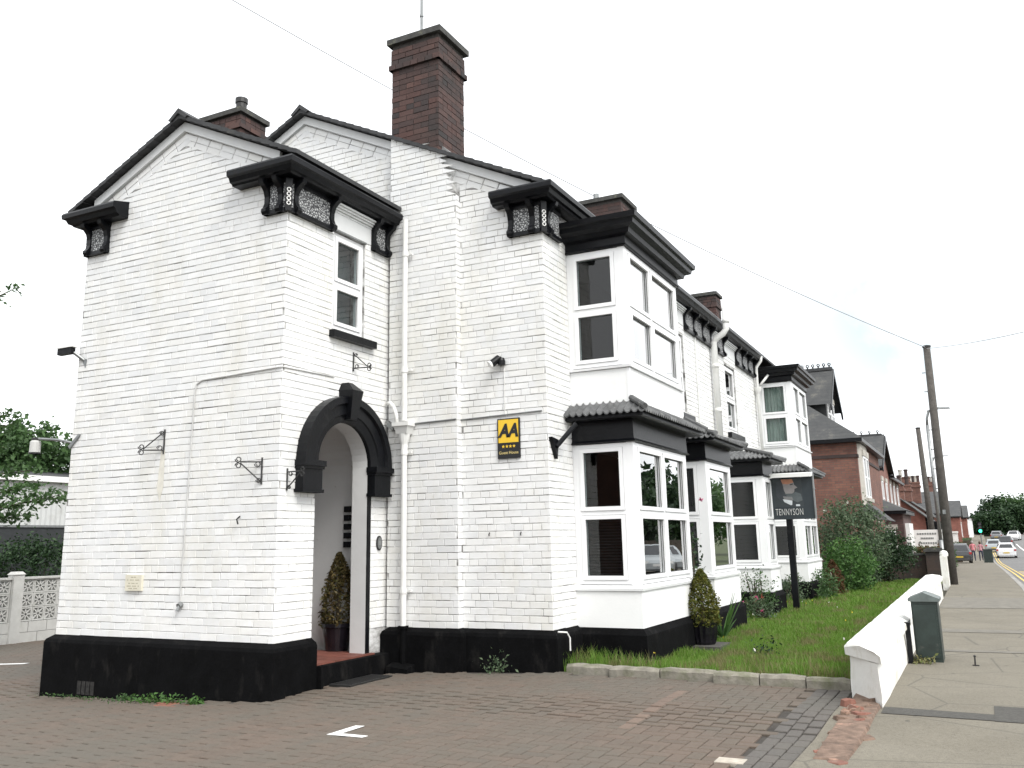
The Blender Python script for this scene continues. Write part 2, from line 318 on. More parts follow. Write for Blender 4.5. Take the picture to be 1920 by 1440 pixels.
M['pot'] = mat("dark_glazed_pot", (0.008, 0.007, 0.010), 0.22, 0.3, 6)
M['grass'] = leaf_mat("grass_blade", [(0.085, 0.18, 0.02), (0.13, 0.25, 0.032), (0.17, 0.30, 0.055), (0.105, 0.21, 0.024), (0.24, 0.29, 0.085)], 0.35, 0.55)
M['leaf'] = leaf_mat("shrub_leaf", [(0.03, 0.065, 0.022), (0.055, 0.11, 0.035), (0.08, 0.15, 0.05), (0.04, 0.08, 0.03)])
M['leaf_bright'] = leaf_mat("bright_leaf", [(0.04, 0.10, 0.025), (0.07, 0.15, 0.04), (0.10, 0.2, 0.05)])
M['leaf_dark'] = leaf_mat("dark_leaf", [(0.012, 0.03, 0.012), (0.022, 0.05, 0.018), (0.035, 0.07, 0.025)], 0.2)
M['leaf_grey'] = leaf_mat("grey_green_leaf", [(0.05, 0.085, 0.045), (0.085, 0.13, 0.07), (0.12, 0.165, 0.09), (0.035, 0.06, 0.03)])
M['conifer'] = leaf_mat("golden_conifer_spray", [(0.05, 0.075, 0.012), (0.10, 0.11, 0.018), (0.16, 0.15, 0.028), (0.055, 0.055, 0.015)])
M['brownleaf'] = leaf_mat("browned_conifer_spray", [(0.09, 0.045, 0.02), (0.13, 0.07, 0.03), (0.06, 0.035, 0.018)])
M['straw'] = leaf_mat("dry_conifer_spray", [(0.09, 0.062, 0.022), (0.15, 0.115, 0.045), (0.06, 0.05, 0.018), (0.10, 0.10, 0.03)])
M['pink'] = leaf_mat("pink_petal", [(0.62, 0.08, 0.25), (0.75, 0.2, 0.38)])
M['red_petal'] = leaf_mat("coral_petal", [(0.6, 0.12, 0.08), (0.7, 0.2, 0.14)])
M['whitepetal'] = leaf_mat("white_petal", [(0.7, 0.66, 0.6), (0.8, 0.78, 0.75)])
M['yellow_petal'] = leaf_mat("yellow_petal", [(0.75, 0.6, 0.05)])
# ================================================================== THE GUEST HOUSE
xF1, yG1, xL, yG2, xF2, xB = -6.323, 7.242, -9.535, 9.256, -4.191, -3.43
yE, xW = 24.2, -11.4
ZP, ZC = 0.604, 5.12           # plinth top, underside of cornice rails
CH = 0.0763                    # one brick course
house = thing("guest_house", "white painted brick guest house with black cornices, plinth and arched porch", "house", (-6.3, 9.2, 0.12))
def FP(p): return lambda a, d, z: (p + d, a, z)     # wall facing the road (+x)
def GP(p): return lambda a, d, z: (a, p - d, z)     # gable wall (facing -y)
def lbox(mb, P, a0, a1, d0, d1, z0, z1):
    mb.hexa([P(a0, d0, z0), P(a1, d0, z0), P(a1, d1, z0), P(a0, d1, z0)], [P(a0, d0, z1), P(a1, d0, z1), P(a1, d1, z1), P(a0, d1, z1)])
def backing(mb, P, a0, a1, z0, z1, ops=(), thick=0.22, holes_reveal=True):
    A = sorted({a0, a1, *[v for o in ops for v in o[:2] if a0 < v < a1]}); Z = sorted({z0, z1, *[v for o in ops for v in o[2:4] if z0 < v < z1]})
    for i in range(len(A) - 1):
        for j in range(len(Z) - 1):
            ca, cz = (A[i] + A[i + 1]) / 2, (Z[j] + Z[j + 1]) / 2
            if any(o[0] < ca < o[1] and o[2] < cz < o[3] for o in ops): continue
            for d in (0, -thick): mb.poly([P(A[i], d, Z[j]), P(A[i + 1], d, Z[j]), P(A[i + 1], d, Z[j + 1]), P(A[i], d, Z[j + 1])])
    if holes_reveal:
        for o in ops:
            for p, q in (((o[0], o[2]), (o[1], o[2])), ((o[1], o[2]), (o[1], o[3])), ((o[1], o[3]), (o[0], o[3])), ((o[0], o[3]), (o[0], o[2]))):
                mb.poly([P(p[0], 0, p[1]), P(q[0], 0, q[1]), P(q[0], -thick, q[1]), P(p[0], -thick, p[1])])
# ---- bricks: each is a chamfered slab laid on the joint plane
BR = []        # (P, 4 corner points (a,z), size key or None, plane id)
def lay(P, pid, pts, whole=False): BR.append((P, pid, pts, whole))
def course_wall(P, pid, a0, a1, z0, z1, ops=(), top=None, wrap=False):
    n = int(round((z1 - z0) / CH)) ; k0 = int(round((z0 - ZP) / CH))
    for k in range(n):
        zb, zt = z0 + k * CH + 0.0034, z0 + (k + 1) * CH - 0.0034
        kk = k + k0; L = 0.114 if kk % 5 == 4 else 0.228; off = (0.057 if kk % 5 == 4 else (0.114 if kk % 2 else 0.0)) + (0.03 * math.sin(kk * 2.3))
        a = math.floor(a0 / L) * L - off
        while a < a1:
            lo, hi = max(a, a0) + 0.0017, min(a + L, a1) - (0.0017 if a + L < a1 - 1e-6 else -0.0075 if wrap else 0.0017); a += L
            if hi - lo < 0.03: continue
            segs = [(lo, hi)]
            for o in ops:
                if o[2] < (zb + zt) / 2 < o[3]:
                    ns = []
                    for s in segs:
                        if s[1] <= o[0] or s[0] >= o[1]: ns.append(s); continue
                        if s[0] < o[0] - 0.02: ns.append((s[0], o[0] - 0.002))
                        if s[1] > o[1] + 0.02: ns.append((o[1] + 0.002, s[1]))
                    segs = ns
            for s in segs:
                tl, tr = (zt, zt) if not top else (min(zt, top(s[0])), min(zt, top(s[1])))
                if max(tl, tr) < zb + 0.012: continue
                tl, tr = max(tl, zb + 0.002), max(tr, zb + 0.002)
                full = abs((s[1] - s[0]) - (L - 0.0034)) < 1e-4 and tl == tr == zt
                lay(P, pid, ((s[0], zb), (s[1], zb), (s[1], tr), (s[0], tl)), full)
def raked(P, pid, apex, slope, half0, half1, n=3, side=(1, -1)):
    # courses that follow the gable slope under the barge board
    th = math.atan(slope); c, s_ = math.cos(th), math.sin(th)
    for sd in side:
        for k in range(n):
            u = half0 / c
            while u < half1 / c:
                u2 = min(u + 0.226, half1 / c); q = []
                for uu, vv in ((u + 0.004, k + 1), (u2 - 0.004, k + 1), (u2 - 0.004, k), (u + 0.004, k)):
                    v = vv * CH - (0.0045 if vv == k + 1 else -0.0045)
                    q.append((apex[0] + sd * (uu * c - v * s_), apex[1] - uu * s_ - v * c))
                if sd < 0: q = [q[1], q[0], q[3], q[2]]
                lay(P, pid, tuple(q)); u += 0.228
PG1, PF1, PG2, PF2, PBR = GP(yG1), FP(xF1), GP(yG2), FP(xF2), GP(yG2 - 0.1)
ARC = (8.30, 2.44)     # arch centre (y, z)
win_ops_F1 = [(8.052, 8.67, 3.95, 5.17)]
F1_ops = [(7.83, 8.86, 0.0, 2.44)] + win_ops_F1 + [(8.30 - w, 8.30 + w, 2.44 + a, 2.44 + a + 0.08) for a, w in ((0.0, 0.60), (0.08, 0.60), (0.16, 0.58), (0.24, 0.54), (0.32, 0.5), (0.40, 0.42), (0.48, 0.34), (0.56, 0.2))]
xa1, s1, za1 = -7.93, 0.4726, 6.517
xa2, s2, za2 = -7.80, 0.490, 7.44
top1 = lambda a: za1 - s1 * abs(a - xa1); top2 = lambda a: za2 - s2 * abs(a - xa2)
# individual wall bricks first, then the rest
course_wall(PG1, 'G1', xL, xF1, ZP, 6.6, (), lambda a: top1(a) - 0.236, wrap=True)
raked(PG1, 'G1', (xa1, za1), s1, 0.02, 1.6)
course_wall(PF1, 'F1', yG1, yG2, ZP, ZP + 61 * CH, F1_ops)
course_wall(PG2, 'G2', -5.31, xF2, ZP, 7.6, (), lambda a: top2(a) - 0.236, wrap=True)
course_wall(PG2, 'G2', xF1, -6.20, ZP, ZP + 60 * CH)
course_wall(PG2, 'G2', -10.2, -6.20, ZP + 60 * CH, 7.6, (), lambda a: top2(a) - 0.236)
raked(PG2, 'G2', (xa2, za2), s2, 0.02, 3.55, side=(1,))
raked(PG2, 'G2', (xa2, za2), s2, 0.02, 2.4, side=(-1,))
course_wall(PBR, 'BR', -6.285, -5.31, ZP, 6.9, (), lambda a: min(6.752 - 0.46 * (a + 6.28), 1e9 if a < -5.56 else 6.36 - (a + 5.56) * 2.3), wrap=True)
PBS = FP(-5.31)
course_wall(PBS, 'BS', yG2 - 0.1, yG2, ZP, 5.8)
bay_ops = [(9.95, 12.1, 0.0, 5.3), (13.1, 14.6, 0.0, 3.05), (17.1, 17.95, 0.0, 3.05), (21.1, 23.1, 0.0, 5.3)]
f2_wins = [(14.2, 15.05, 3.62, 5.0), (17.95, 18.85, 3.62, 5.0)]
course_wall(PF2, 'F2', yG2, yE, ZP, ZP + 60 * CH, bay_ops + f2_wins)
def brick_geo(mb, P, q, rr):
    w_ = 0.0022 * math.sin(q[0][0] * 1.9 + q[0][1] * 7.0) + rr.uniform(-0.0012, 0.0012); lo_, hi_, le_, re_ = rr.uniform(-0.0025, 0.0012), rr.uniform(-0.0025, 0.0012), rr.uniform(-0.001, 0.0022), rr.uniform(-0.001, 0.0022)
    mz = sum(p[1] for p in q) / 4; mx_ = sum(p[0] for p in q) / 4; q = tuple((p[0] + (le_ if p[0] < mx_ else -re_), p[1] + w_ + (lo_ if p[1] < mz else -hi_) + rr.uniform(-0.0008, 0.0008)) for p in q)
    e = [0.0065 + rr.uniform(-0.0015, 0.0022) for _ in range(4)]; cx = sum(p[0] for p in q) / 4; cz = sum(p[1] for p in q) / 4; ins = 0.0035
    f = [(p[0] + (ins if p[0] < cx else -ins), p[1] + (ins if p[1] < cz else -ins)) for p in q]
    mb.add([P(p[0], 0.0, p[1]) for p in q] + [P(p[0], e[i], p[1]) for i, p in enumerate(f)],
           [(4, 5, 6, 7), (0, 1, 5, 4), (1, 2, 6, 5), (2, 3, 7, 6), (3, 0, 4, 7)])
rb = random.Random(3)
def shown(b):
    P, pid, q, full = b; c = Vector(P(sum(p[0] for p in q) / 4, 0, sum(p[1] for p in q) / 4)); v = c - CAM
    nrm = Vector((1, 0, 0)) if pid in ('F1', 'F2', 'BS') else Vector((0, -1, 0)); w = abs(q[1][0] - q[0][0]) * abs(q[3][1] - q[0][1])
    return w * abs(v.normalized().dot(nrm)) / v.length_squared if full else 0
BR.sort(key=shown, reverse=True)
N_SINGLE = 190
# joint planes (the walls themselves)
mb = MB(); backing(mb, PG1, xL, xF1, 0.0, 5.74); mb.poly([PG1(xL, 0, 5.74), PG1(xF1, 0, 5.74), PG1(xa1, 0, za1)])
gable_wall = mb.build("gable_wall", [M['mortar']], house)
mb = MB(); backing(mb, PF1, yG1 + 0.0, yG2, 0.0, 5.5, win_ops_F1 + [(7.80, 8.80, 0.0, 2.92)], 0.2)
# spandrels over the arch
for i in range(16):
    a0, a1 = PI * i / 16, PI * (i + 1) / 16
    y0, z0, y1, z1 = ARC[0] + 0.48 * math.cos(a0), ARC[1] + 0.47 * math.sin(a0), ARC[0] + 0.48 * math.cos(a1), ARC[1] + 0.47 * math.sin(a1)
    mb.poly([PF1(y0, 0, z0), PF1(y0, 0, 2.921), PF1(y1, 0, 2.921), PF1(y1, 0, z1)])
porch_wall = mb.build("porch_wall", [M['mortar']], house)
mb = MB(); backing(mb, PG2, xF1 - 0.2, xF2, 0.0, 5.7); mb.poly([PG2(xW, 0, 5.2), PG2(xF1, 0, 5.2), PG2(xF1, 0, 5.7), PG2(xF2, 0, 5.67), PG2(xa2, 0, za2), PG2(xW, 0, 5.67)])
side_wall = mb.build("side_wall", [M['mortar']], house)
mb = MB(); lbox(mb, PG2, -6.285, -5.31, -0.02, 0.1, 0.0, 5.80)
mb.prism([PG2(-6.285, 0.1, 5.80), PG2(-5.31, 0.1, 5.80), PG2(-5.56, 0.1, 6.36), PG2(-5.57, 0.1, 6.43), PG2(-6.285, 0.1, 6.752)], (0, 0.12, 0))
chimney_breast = mb.build("chimney_breast", [M['mortar']], house)
mb = MB(); backing(mb, PF2, yG2, yE, 0.0, 5.5, bay_ops + f2_wins)
front_wall = mb.build("front_wall", [M['mortar']], house)
mb = MB()
mb.box(xL, xL + 0.2, yG1 + 0.22, yG2, 0, 5.7); mb.box(xW, xW + 0.2, yG2 + 0.01, yE, 0, 5.6); mb.box(xW, xF2 - 0.22, yE - 0.2, yE, 0, 5.6)
mb.poly([(xW, yE, 5.6), (xF2, yE, 5.6), (xa2, yE, za2)]); mb.box(xW + 0.2, xL, yG2 + 0.005, yG2 + 0.2, 0, 5.65)
mb.build("rear_wall", M['render'], house)
WALLS = {'G1': gable_wall, 'F1': porch_wall, 'G2': side_wall, 'BR': chimney_breast, 'BS': chimney_breast, 'F2': front_wall}
shared = {}
for i, (P, pid, q, full) in enumerate(BR[:N_SINGLE]):
    L = round(q[1][0] - q[0][0], 3); fam = 'F' if pid in ('F1', 'F2', 'BS') else 'G'; key = (fam, L, rb.randrange(6))
    if key not in shared:
        b_ = MB(); h_ = CH / 2 - 0.0034; PP = FP(0) if fam == 'F' else GP(0)
        brick_geo(b_, PP, ((-L / 2, -h_), (L / 2, -h_), (L / 2, h_), (-L / 2, h_)), rb)
        o = b_.build("brick", M['paint']); shared[key] = o.data; bpy.data.objects.remove(o)
    o = link("brick", shared[key], WALLS[pid]); o.location = P((q[0][0] + q[1][0]) / 2, 0, (q[0][1] + q[2][1]) / 2)
for pid, w in WALLS.items():
    mb = MB()
    if pid == 'BS': continue
    for P, pd, q, full in BR[N_SINGLE:]:
        if pd == pid or (pid == 'BR' and pd == 'BS'): brick_geo(mb, P, q, rb)
    mb.build("brickwork", M['paint'], w, kind="stuff")
# partitions so that rooms are dark and closed
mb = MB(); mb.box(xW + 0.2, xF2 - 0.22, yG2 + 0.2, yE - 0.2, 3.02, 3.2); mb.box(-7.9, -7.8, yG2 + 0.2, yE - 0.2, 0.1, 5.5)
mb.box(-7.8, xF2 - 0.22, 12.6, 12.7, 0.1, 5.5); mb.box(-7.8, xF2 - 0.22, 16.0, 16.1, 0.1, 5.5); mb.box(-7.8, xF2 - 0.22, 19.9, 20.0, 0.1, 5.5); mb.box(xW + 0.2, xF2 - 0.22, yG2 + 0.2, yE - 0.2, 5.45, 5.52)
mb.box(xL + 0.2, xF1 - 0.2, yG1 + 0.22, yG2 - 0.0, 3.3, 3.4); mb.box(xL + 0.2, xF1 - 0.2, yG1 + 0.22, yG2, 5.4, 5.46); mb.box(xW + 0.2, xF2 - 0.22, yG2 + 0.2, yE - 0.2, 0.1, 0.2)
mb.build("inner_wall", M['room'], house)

# ---- plinth
pl = [(0.085, -0.5), (0.085, 0.53), (0.07, 0.565), (0.0, 0.612)]
mb = MB(); mb.sweep([(xL, yG2), (xL, yG1), (xF1, yG1), (xF1, 7.83)], pl + [(-0.03, 0.612), (-0.03, -0.5)], closed=True)
mb.sweep([(xF1 + 0.03, yG2), (-6.23, yG2), (-6.23, yG2 - 0.1), (-5.31, yG2 - 0.1), (-5.31, yG2), (xF2, yG2), (xF2, 9.93)], pl + [(-0.03, 0.612), (-0.03, -0.5)], closed=True)
mb.build("plinth", M['plinth'], house)
mb = MB()
for y0, y1 in ((12.12, 13.08), (14.62, 17.08), (17.97, 21.08), (23.12, yE)): mb.sweep([(xF2, y0), (xF2, y1)], pl + [(-0.03, 0.612), (-0.03, -0.5)], closed=True)
mb.build("plinth", M['plinth'], house)
# damaged vent brick and a chip on the corner
mb = MB(); 
for i in range(4): mb.box(-9.0 + i * 0.07, -8.945 + i * 0.07, yG1 - 0.089, yG1 - 0.08, 0.0, 0.14)
mb.build("air_vent", mat("worn_vent_brick", (0.02, 0.019, 0.018), 0.9, 0.8, 20), house)

# ---- windows
def ring(mb, P, a0, a1, z0, z1, w, d0, d1):
    lbox(mb, P, a0, a0 + w, d0, d1, z0, z1); lbox(mb, P, a1 - w, a1, d0, d1, z0, z1)
    lbox(mb, P, a0 + w, a1 - w, d0, d1, z0, z0 + w); lbox(mb, P, a0 + w, a1 - w, d0, d1, z1 - w, z1)
def window(P, a0, a1, z0, z1, cols=(), rows=(), rec=0.03, parent=house, fw=0.045, sw=0.045, name="window", curtain=None, sash=True):
    mb = MB(); ring(mb, P, a0, a1, z0, z1, fw, -rec - 0.07, -rec)
    A = [a0] + list(cols) + [a1]; Z = [z0] + list(rows) + [z1]
    for c in cols: lbox(mb, P, c - fw / 2, c + fw / 2, -rec - 0.068, -rec - 0.002, z0 + fw, z1 - fw)
    for k, r_ in enumerate(rows):
        for i in range(len(A) - 1):
            lbox(mb, P, (A[i] + fw / 2 if i else a0 + fw), (A[i + 1] - fw / 2 if i < len(A) - 2 else a1 - fw), -rec - 0.069, -rec - 0.001, r_ - fw / 2, r_ + fw / 2)
    w = mb.build(name, M['upvc'], parent)
    for i in range(len(A) - 1):
        for j in range(len(Z) - 1):
            p0, p1 = A[i] + (fw if i == 0 else fw / 2), A[i + 1] - (fw if i == len(A) - 2 else fw / 2)
            q0, q1 = Z[j] + (fw if j == 0 else fw / 2), Z[j + 1] - (fw if j == len(Z) - 2 else fw / 2)
            g = 0.004
            if sash:
                s_ = MB(); ring(s_, P, p0 + g, p1 - g, q0 + g, q1 - g, sw, -rec - 0.06, -rec + 0.014)
                s_.build("sash", M['upvc'], w)
                p0, p1, q0, q1 = p0 + g + sw, p1 - g - sw, q0 + g + sw, q1 - g - sw
                s_ = MB(); ring(s_, P, p0 - 0.002, p1 + 0.002, q0 - 0.002, q1 + 0.002, 0.008, -rec - 0.02, -rec - 0.012); s_.build("seal", M['rubber'], w)
            s_ = MB(); s_.poly([P(p0, -rec - 0.03, q0), P(p1, -rec - 0.03, q0), P(p1, -rec - 0.03, q1), P(p0, -rec - 0.03, q1)])
            s_.build("pane", M['glass'], w)
    if curtain:
        c0, c1, cz0, cz1, dep = curtain; s_ = MB(); n = 40
        for i in range(n):
            f = lambda k: (c0 + (c1 - c0) * k / n, -rec - dep + 0.018 * math.sin(k * 1.35) + 0.008 * math.sin(k * 0.5))
            (aa, da), (ab, db) = f(i), f(i + 1)
            s_.poly([P(aa, da, cz0), P(ab, db, cz0), P(ab, db, cz1), P(aa, da, cz1)])
        s_.build("curtain", M['curtain'], w, smooth=True)
    return w
w = window(PF1, 8.06, 8.665, 3.99, 5.155, rows=[4.54], rec=0.025)
s_ = MB(); s_.add([PF1(8.13, -0.14, 4.06), PF1(8.40, -0.14, 4.06), PF1(8.36, -0.15, 4.1), PF1(8.25, -0.15, 4.30), PF1(8.19, -0.15, 4.5), PF1(8.13, -0.15, 4.52)], [(0, 1, 2, 3, 4, 5)])
s_.build("curtain", M['curtain'], w)
s_ = MB(); s_.poly([PF1(8.1, -0.19, 4.03), PF1(8.63, -0.19, 4.03), PF1(8.63, -0.19, 5.12), PF1(8.1, -0.19, 5.12)]); s_.build('grey_sheet', mat('sheet_grey', (0.10, 0.115, 0.12), 0.9, 0.1), w)  # flat grey sheet behind both panes
mb = MB(); lbox(mb, PF1, 8.0, 8.83, -0.03, 0.085, 3.868, 3.952); mb.build("window_sill", M['black'], house)
mb = MB(); lbox(mb, PF1, 8.03, 8.68, 0.0, 0.02, 5.165, 5.185); mb.build("drip_strip", M['grey_metal'], house)
for i, (a0, a1, z0, z1) in enumerate(f2_wins):
    window(PF2, a0 + 0.02, a1 - 0.02, z0 + 0.03, z1 - 0.02, rows=[4.32], rec=0.03, curtain=(a0 + 0.05, a1 - 0.05, z0 + 0.05, 4.1, 0.12))
    mb = MB(); lbox(mb, PF2, a0 - 0.08, a1 + 0.2, -0.03, 0.085, 3.50, 3.60); mb.build("window_sill", M['black'], house)

# ---- bays
def bay_path(y0, y1, x=xB): return [(xF2, y0), (x, y0), (x, y1), (xF2, y1)]
def tile_geo(mb, w, run, rise, p=0.082):
    n = max(1, round(w / p)); p = w / n; k = 5; t = 0.016
    rows = []
    for i in range(n * k + 1):
        u = i / (n * k) * w; h = -0.034 * abs(math.sin(PI * u / p)) ** 0.7
        rows.append((u, h))
    vs, fs = [], []
    for u, h in rows: vs += [(u, 0, h), (u, run, rise + h), (u, 0, h - t), (u, run, rise + h - t)]
    for i in range(len(rows) - 1):
        a, b_ = i * 4, i * 4 + 4; fs += [(a, b_, b_ + 1, a + 1), (a + 2, a + 3, b_ + 3, b_ + 2), (a, a + 2, b_ + 2, b_)]
    mb.add(vs, fs)
def tiled_skirt(y0, y1, ze, zt, out, depth_side, front_run, hip):
    # canopy of rolled tiles round a bay; each tile a piece of its own
    mb = MB(); P_ = bay_path(y0, y1); zi = ze - 0.03
    if hip: mb.poly([(xF2, y0 - out, zi), (xB + out, y0 - out, zi), (xF2, y0 + front_run - out, zt - 0.04)]); mb.poly([(xB + out, y0 - out, zi), (xB + out, y1 + out, zi), (xF2, y1 - front_run + out, zt - 0.04), (xF2, y0 + front_run - out, zt - 0.04)]); mb.poly([(xB + out, y1 + out, zi), (xF2, y1 + out, zi), (xF2, y1 - front_run + out, zt - 0.04)])
    else: mb.sweep(P_, [(out, zi), (0.0, zt - 0.03), (-0.05, zt - 0.03), (-0.05, zi)], closed=True)
    root = mb.build("canopy_roof", M['slate'], house)
    run = front_run; rise = zt - ze; tl = math.hypot(run, rise)
    def put(org, adir, L, clip0, clip1):
        n = max(1, round(L / 0.246)); w = L / n; adir = Vector(adir); odir = Vector((adir.y, -adir.x, 0))   # outward is right of adir
        for i in range(n):
            t_ = MB(); tile_geo(t_, w, 1.0, 0.0)
            vv = []
            for (u, v, h) in t_.v:
                uu = i * w + u; reach = 1.0
                if clip0 is not None: reach = min(reach, max(0.04, uu / clip0))
                if clip1 is not None: reach = min(reach, max(0.04, (L - uu) / clip1))
                v *= reach
                vv.append(Vector(org) + adir * uu - odir * (v * run) + Vector((0, 0, v * rise + h + rb.uniform(-0.001, 0.001))))
            t_.v = [tuple(x) for x in vv]; t_.build("tile", M['tile'], root)
    fo = out + 0.02
    put((xF2, y0 - fo, ze), (1, 0, 0), (xB + fo) - xF2, None, run if hip else run)
    put((xB + fo, y0 - fo, ze), (0, 1, 0), (y1 - y0) + 2 * fo, run, run)
    mb = MB(); mb.tube([(xB + fo, y0 - fo, ze + 0.012), ((xB + fo - run), y0 - fo + run, zt + 0.012)], 0.035, 8); mb.build("hip_tile", M['tile'], root)
    mb = MB(); mb.tube([(xB + fo, y1 + fo, ze + 0.012), ((xB + fo - run), y1 + fo - run, zt + 0.012)], 0.035, 8); mb.build("hip_tile", M['tile'], root)
def lower_bay(y0, y1, cols, hip, zt, curtain=None, base_dy=0.0):
    P_ = bay_path(y0, y1)
    mb = MB(); mb.sweep(P_, [(0.03, 0.0), (0.03, 0.985), (-0.12, 0.985), (-0.12, 0.0)], closed=True); mb.build("bay_base", M['render'], house)
    mb = MB(); mb.sweep(P_, [(0.03, -0.4), (0.085, -0.4), (0.085, 0.52), (0.032, 0.59), (0.03, 0.59)], closed=True); mb.build("plinth", M['plinth'], house)
    mb = MB(); mb.sweep(P_, [(-0.12, 0.99), (0.05, 0.99), (0.055, 1.02), (0.03, 1.024), (0.032, 1.052), (-0.12, 1.055)], closed=True); mb.build("window_sill", M['upvc'], house)
    w = 0.085; mb = MB(); mb.box(xB - w, xB, y0, y0 + w, 1.055, 2.66); mb.build("corner_post", M['upvc'], house); mb = MB(); mb.box(xB - w, xB, y1 - w, y1, 1.055, 2.66); mb.build("corner_post", M['upvc'], house)
    mb = MB(); mb.box(xF2, xF2 + 0.045, y0 + 0.005, y0 + 0.06, 1.055, 2.66); mb.build("wall_post", M['upvc'], house)
    window(GP(y0), xF2 + 0.045, xB - w, 1.06, 2.655, rows=[1.86], rec=0.0)
    window(FP(xB), y0 + w, y1 - w, 1.06, 2.655, cols=cols, rows=[1.86], rec=0.0)
    mb = MB(); mb.box(xF2, xB - w, y1 - 0.06, y1, 1.055, 2.66); mb.build("bay_cheek", M['upvc'], house)
    mb = MB(); mb.box(xF2 - 0.2, xB - w - 0.01, y1 - 0.075, y1 - 0.063, 0.97, 2.66); mb.build("added_dark_panel", M['room'], house)  # dark sheet added over the white cheek so the panes look black
    mb = MB(); mb.sweep(P_, [(-0.1, 2.662), (0.03, 2.662), (0.045, 2.672), (0.02, 2.70), (0.012, 2.92), (-0.1, 2.92)], closed=True); mb.build("fascia", M['black'], house)
    mb = MB(); mb.sweep(P_, [(-0.1, 2.922), (0.17, 2.922), (0.20, 2.935), (0.20, 2.985), (-0.1, 2.985)], closed=True); mb.build("eave_board", M['black'], house)
    tiled_skirt(y0, y1, 3.012, zt, 0.23, 0, 0.24 if not hip else 0.6, hip)
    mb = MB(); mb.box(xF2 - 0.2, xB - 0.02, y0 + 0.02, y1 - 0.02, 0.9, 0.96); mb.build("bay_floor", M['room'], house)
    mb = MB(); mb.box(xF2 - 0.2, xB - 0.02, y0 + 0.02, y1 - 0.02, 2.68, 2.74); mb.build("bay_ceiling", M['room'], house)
def upper_bay(y0, y1, cols, curtains=False):
    P_ = bay_path(y0, y1)
    mb = MB(); mb.sweep(P_, [(0.0, 3.0), (0.0, 3.535), (-0.1, 3.535), (-0.1, 3.0)], closed=True); mb.build("bay_apron", M['render'], house)
    for e in (y0 - 0.006, y1 - 0.02): 
        mb = MB(); mb.box(xB - 0.03, xB + 0.006, e, e + 0.026, 3.18, 3.53); mb.build("corner_bead", M['upvc'], house)
    mb = MB(); mb.sweep(P_, [(-0.1, 3.54), (0.03, 3.54), (0.035, 3.565), (-0.1, 3.575)], closed=True); mb.build("window_sill", M['upvc'], house)
    w = 0.085; mb = MB(); mb.box(xB - w, xB, y0, y0 + w, 3.575, 5.03); mb.build("corner_post", M['upvc'], house); mb = MB(); mb.box(xB - w, xB, y1 - w, y1, 3.575, 5.03); mb.build("corner_post", M['upvc'], house)
    mb = MB(); mb.box(xF2, xF2 + 0.045, y0 + 0.005, y0 + 0.06, 3.575, 5.03); mb.build("wall_post", M['upvc'], house)
    window(GP(y0), xF2 + 0.045, xB - w, 3.58, 5.025, rows=[4.28], rec=0.0, curtain=(xF2 + 0.06, xB - 0.1, 3.6, 5.0, 0.1) if curtains else None)
    window(FP(xB), y0 + w, y1 - w, 3.58, 5.025, cols=cols, rows=[4.28], rec=0.0, curtain=(y0 + 0.1, y1 - 0.1, 3.6, 5.0, 0.1) if curtains else None)
    mb = MB(); mb.box(xF2, xB - w, y1 - 0.06, y1, 3.575, 5.03); mb.build("bay_cheek", M['upvc'], house)
    mb = MB(); mb.box(xF2 - 0.2, xB - w - 0.01, y1 - 0.075, y1 - 0.063, 3.47, 5.03); mb.build("added_dark_panel", M['room'], house)  # same added dark sheet, keeps the upper panes black
    mb = MB(); mb.sweep(P_, [(-0.1, 5.032), (0.03, 5.032), (0.04, 5.05), (0.03, 5.06), (0.03, 5.15), (0.10, 5.17), (0.115, 5.22), (0.19, 5.25), (0.20, 5.30), (0.235, 5.315), (0.245, 5.375), (0.2, 5.385), (-0.1, 5.40)], closed=True)
    mb.poly([(xF2, y0 - 0.1, 5.392), (xB + 0.1, y0 - 0.1, 5.392), (xB + 0.1, y1 + 0.1, 5.392), (xF2, y1 + 0.1, 5.392)])
    mb.build("bay_cornice", M['black'], house)
    mb = MB(); mb.box(xF2 - 0.2, xB - 0.02, y0 + 0.02, y1 - 0.02, 3.40, 3.46); mb.build("bay_floor", M['room'], house)
    mb = MB(); mb.box(xF2 - 0.2, xB - 0.02, y0 + 0.02, y1 - 0.02, 5.06, 5.12); mb.build("bay_ceiling", M['room'], house)
lower_bay(9.95, 12.1, [11.02], False, 3.16); upper_bay(9.95, 12.1, [10.9])
lower_bay(13.1, 14.6, [], True, 3.2); lower_bay(17.1, 17.95, [], True, 3.2)
lower_bay(21.1, 23.1, [22.1], False, 3.16); upper_bay(21.1, 23.1, [22.0], True)
# dark slats low behind the side pane of the nearest bay
mb = MB()
for i in range(22): mb.obox((-3.82, 10.08, 1.14 + i * 0.033), (1, 0, 0), (0, 1, 0.5), (0, -0.5, 1), 0.26, 0.012, 0.001)
mb.build("dark_slats", M['dark_slats'], house)

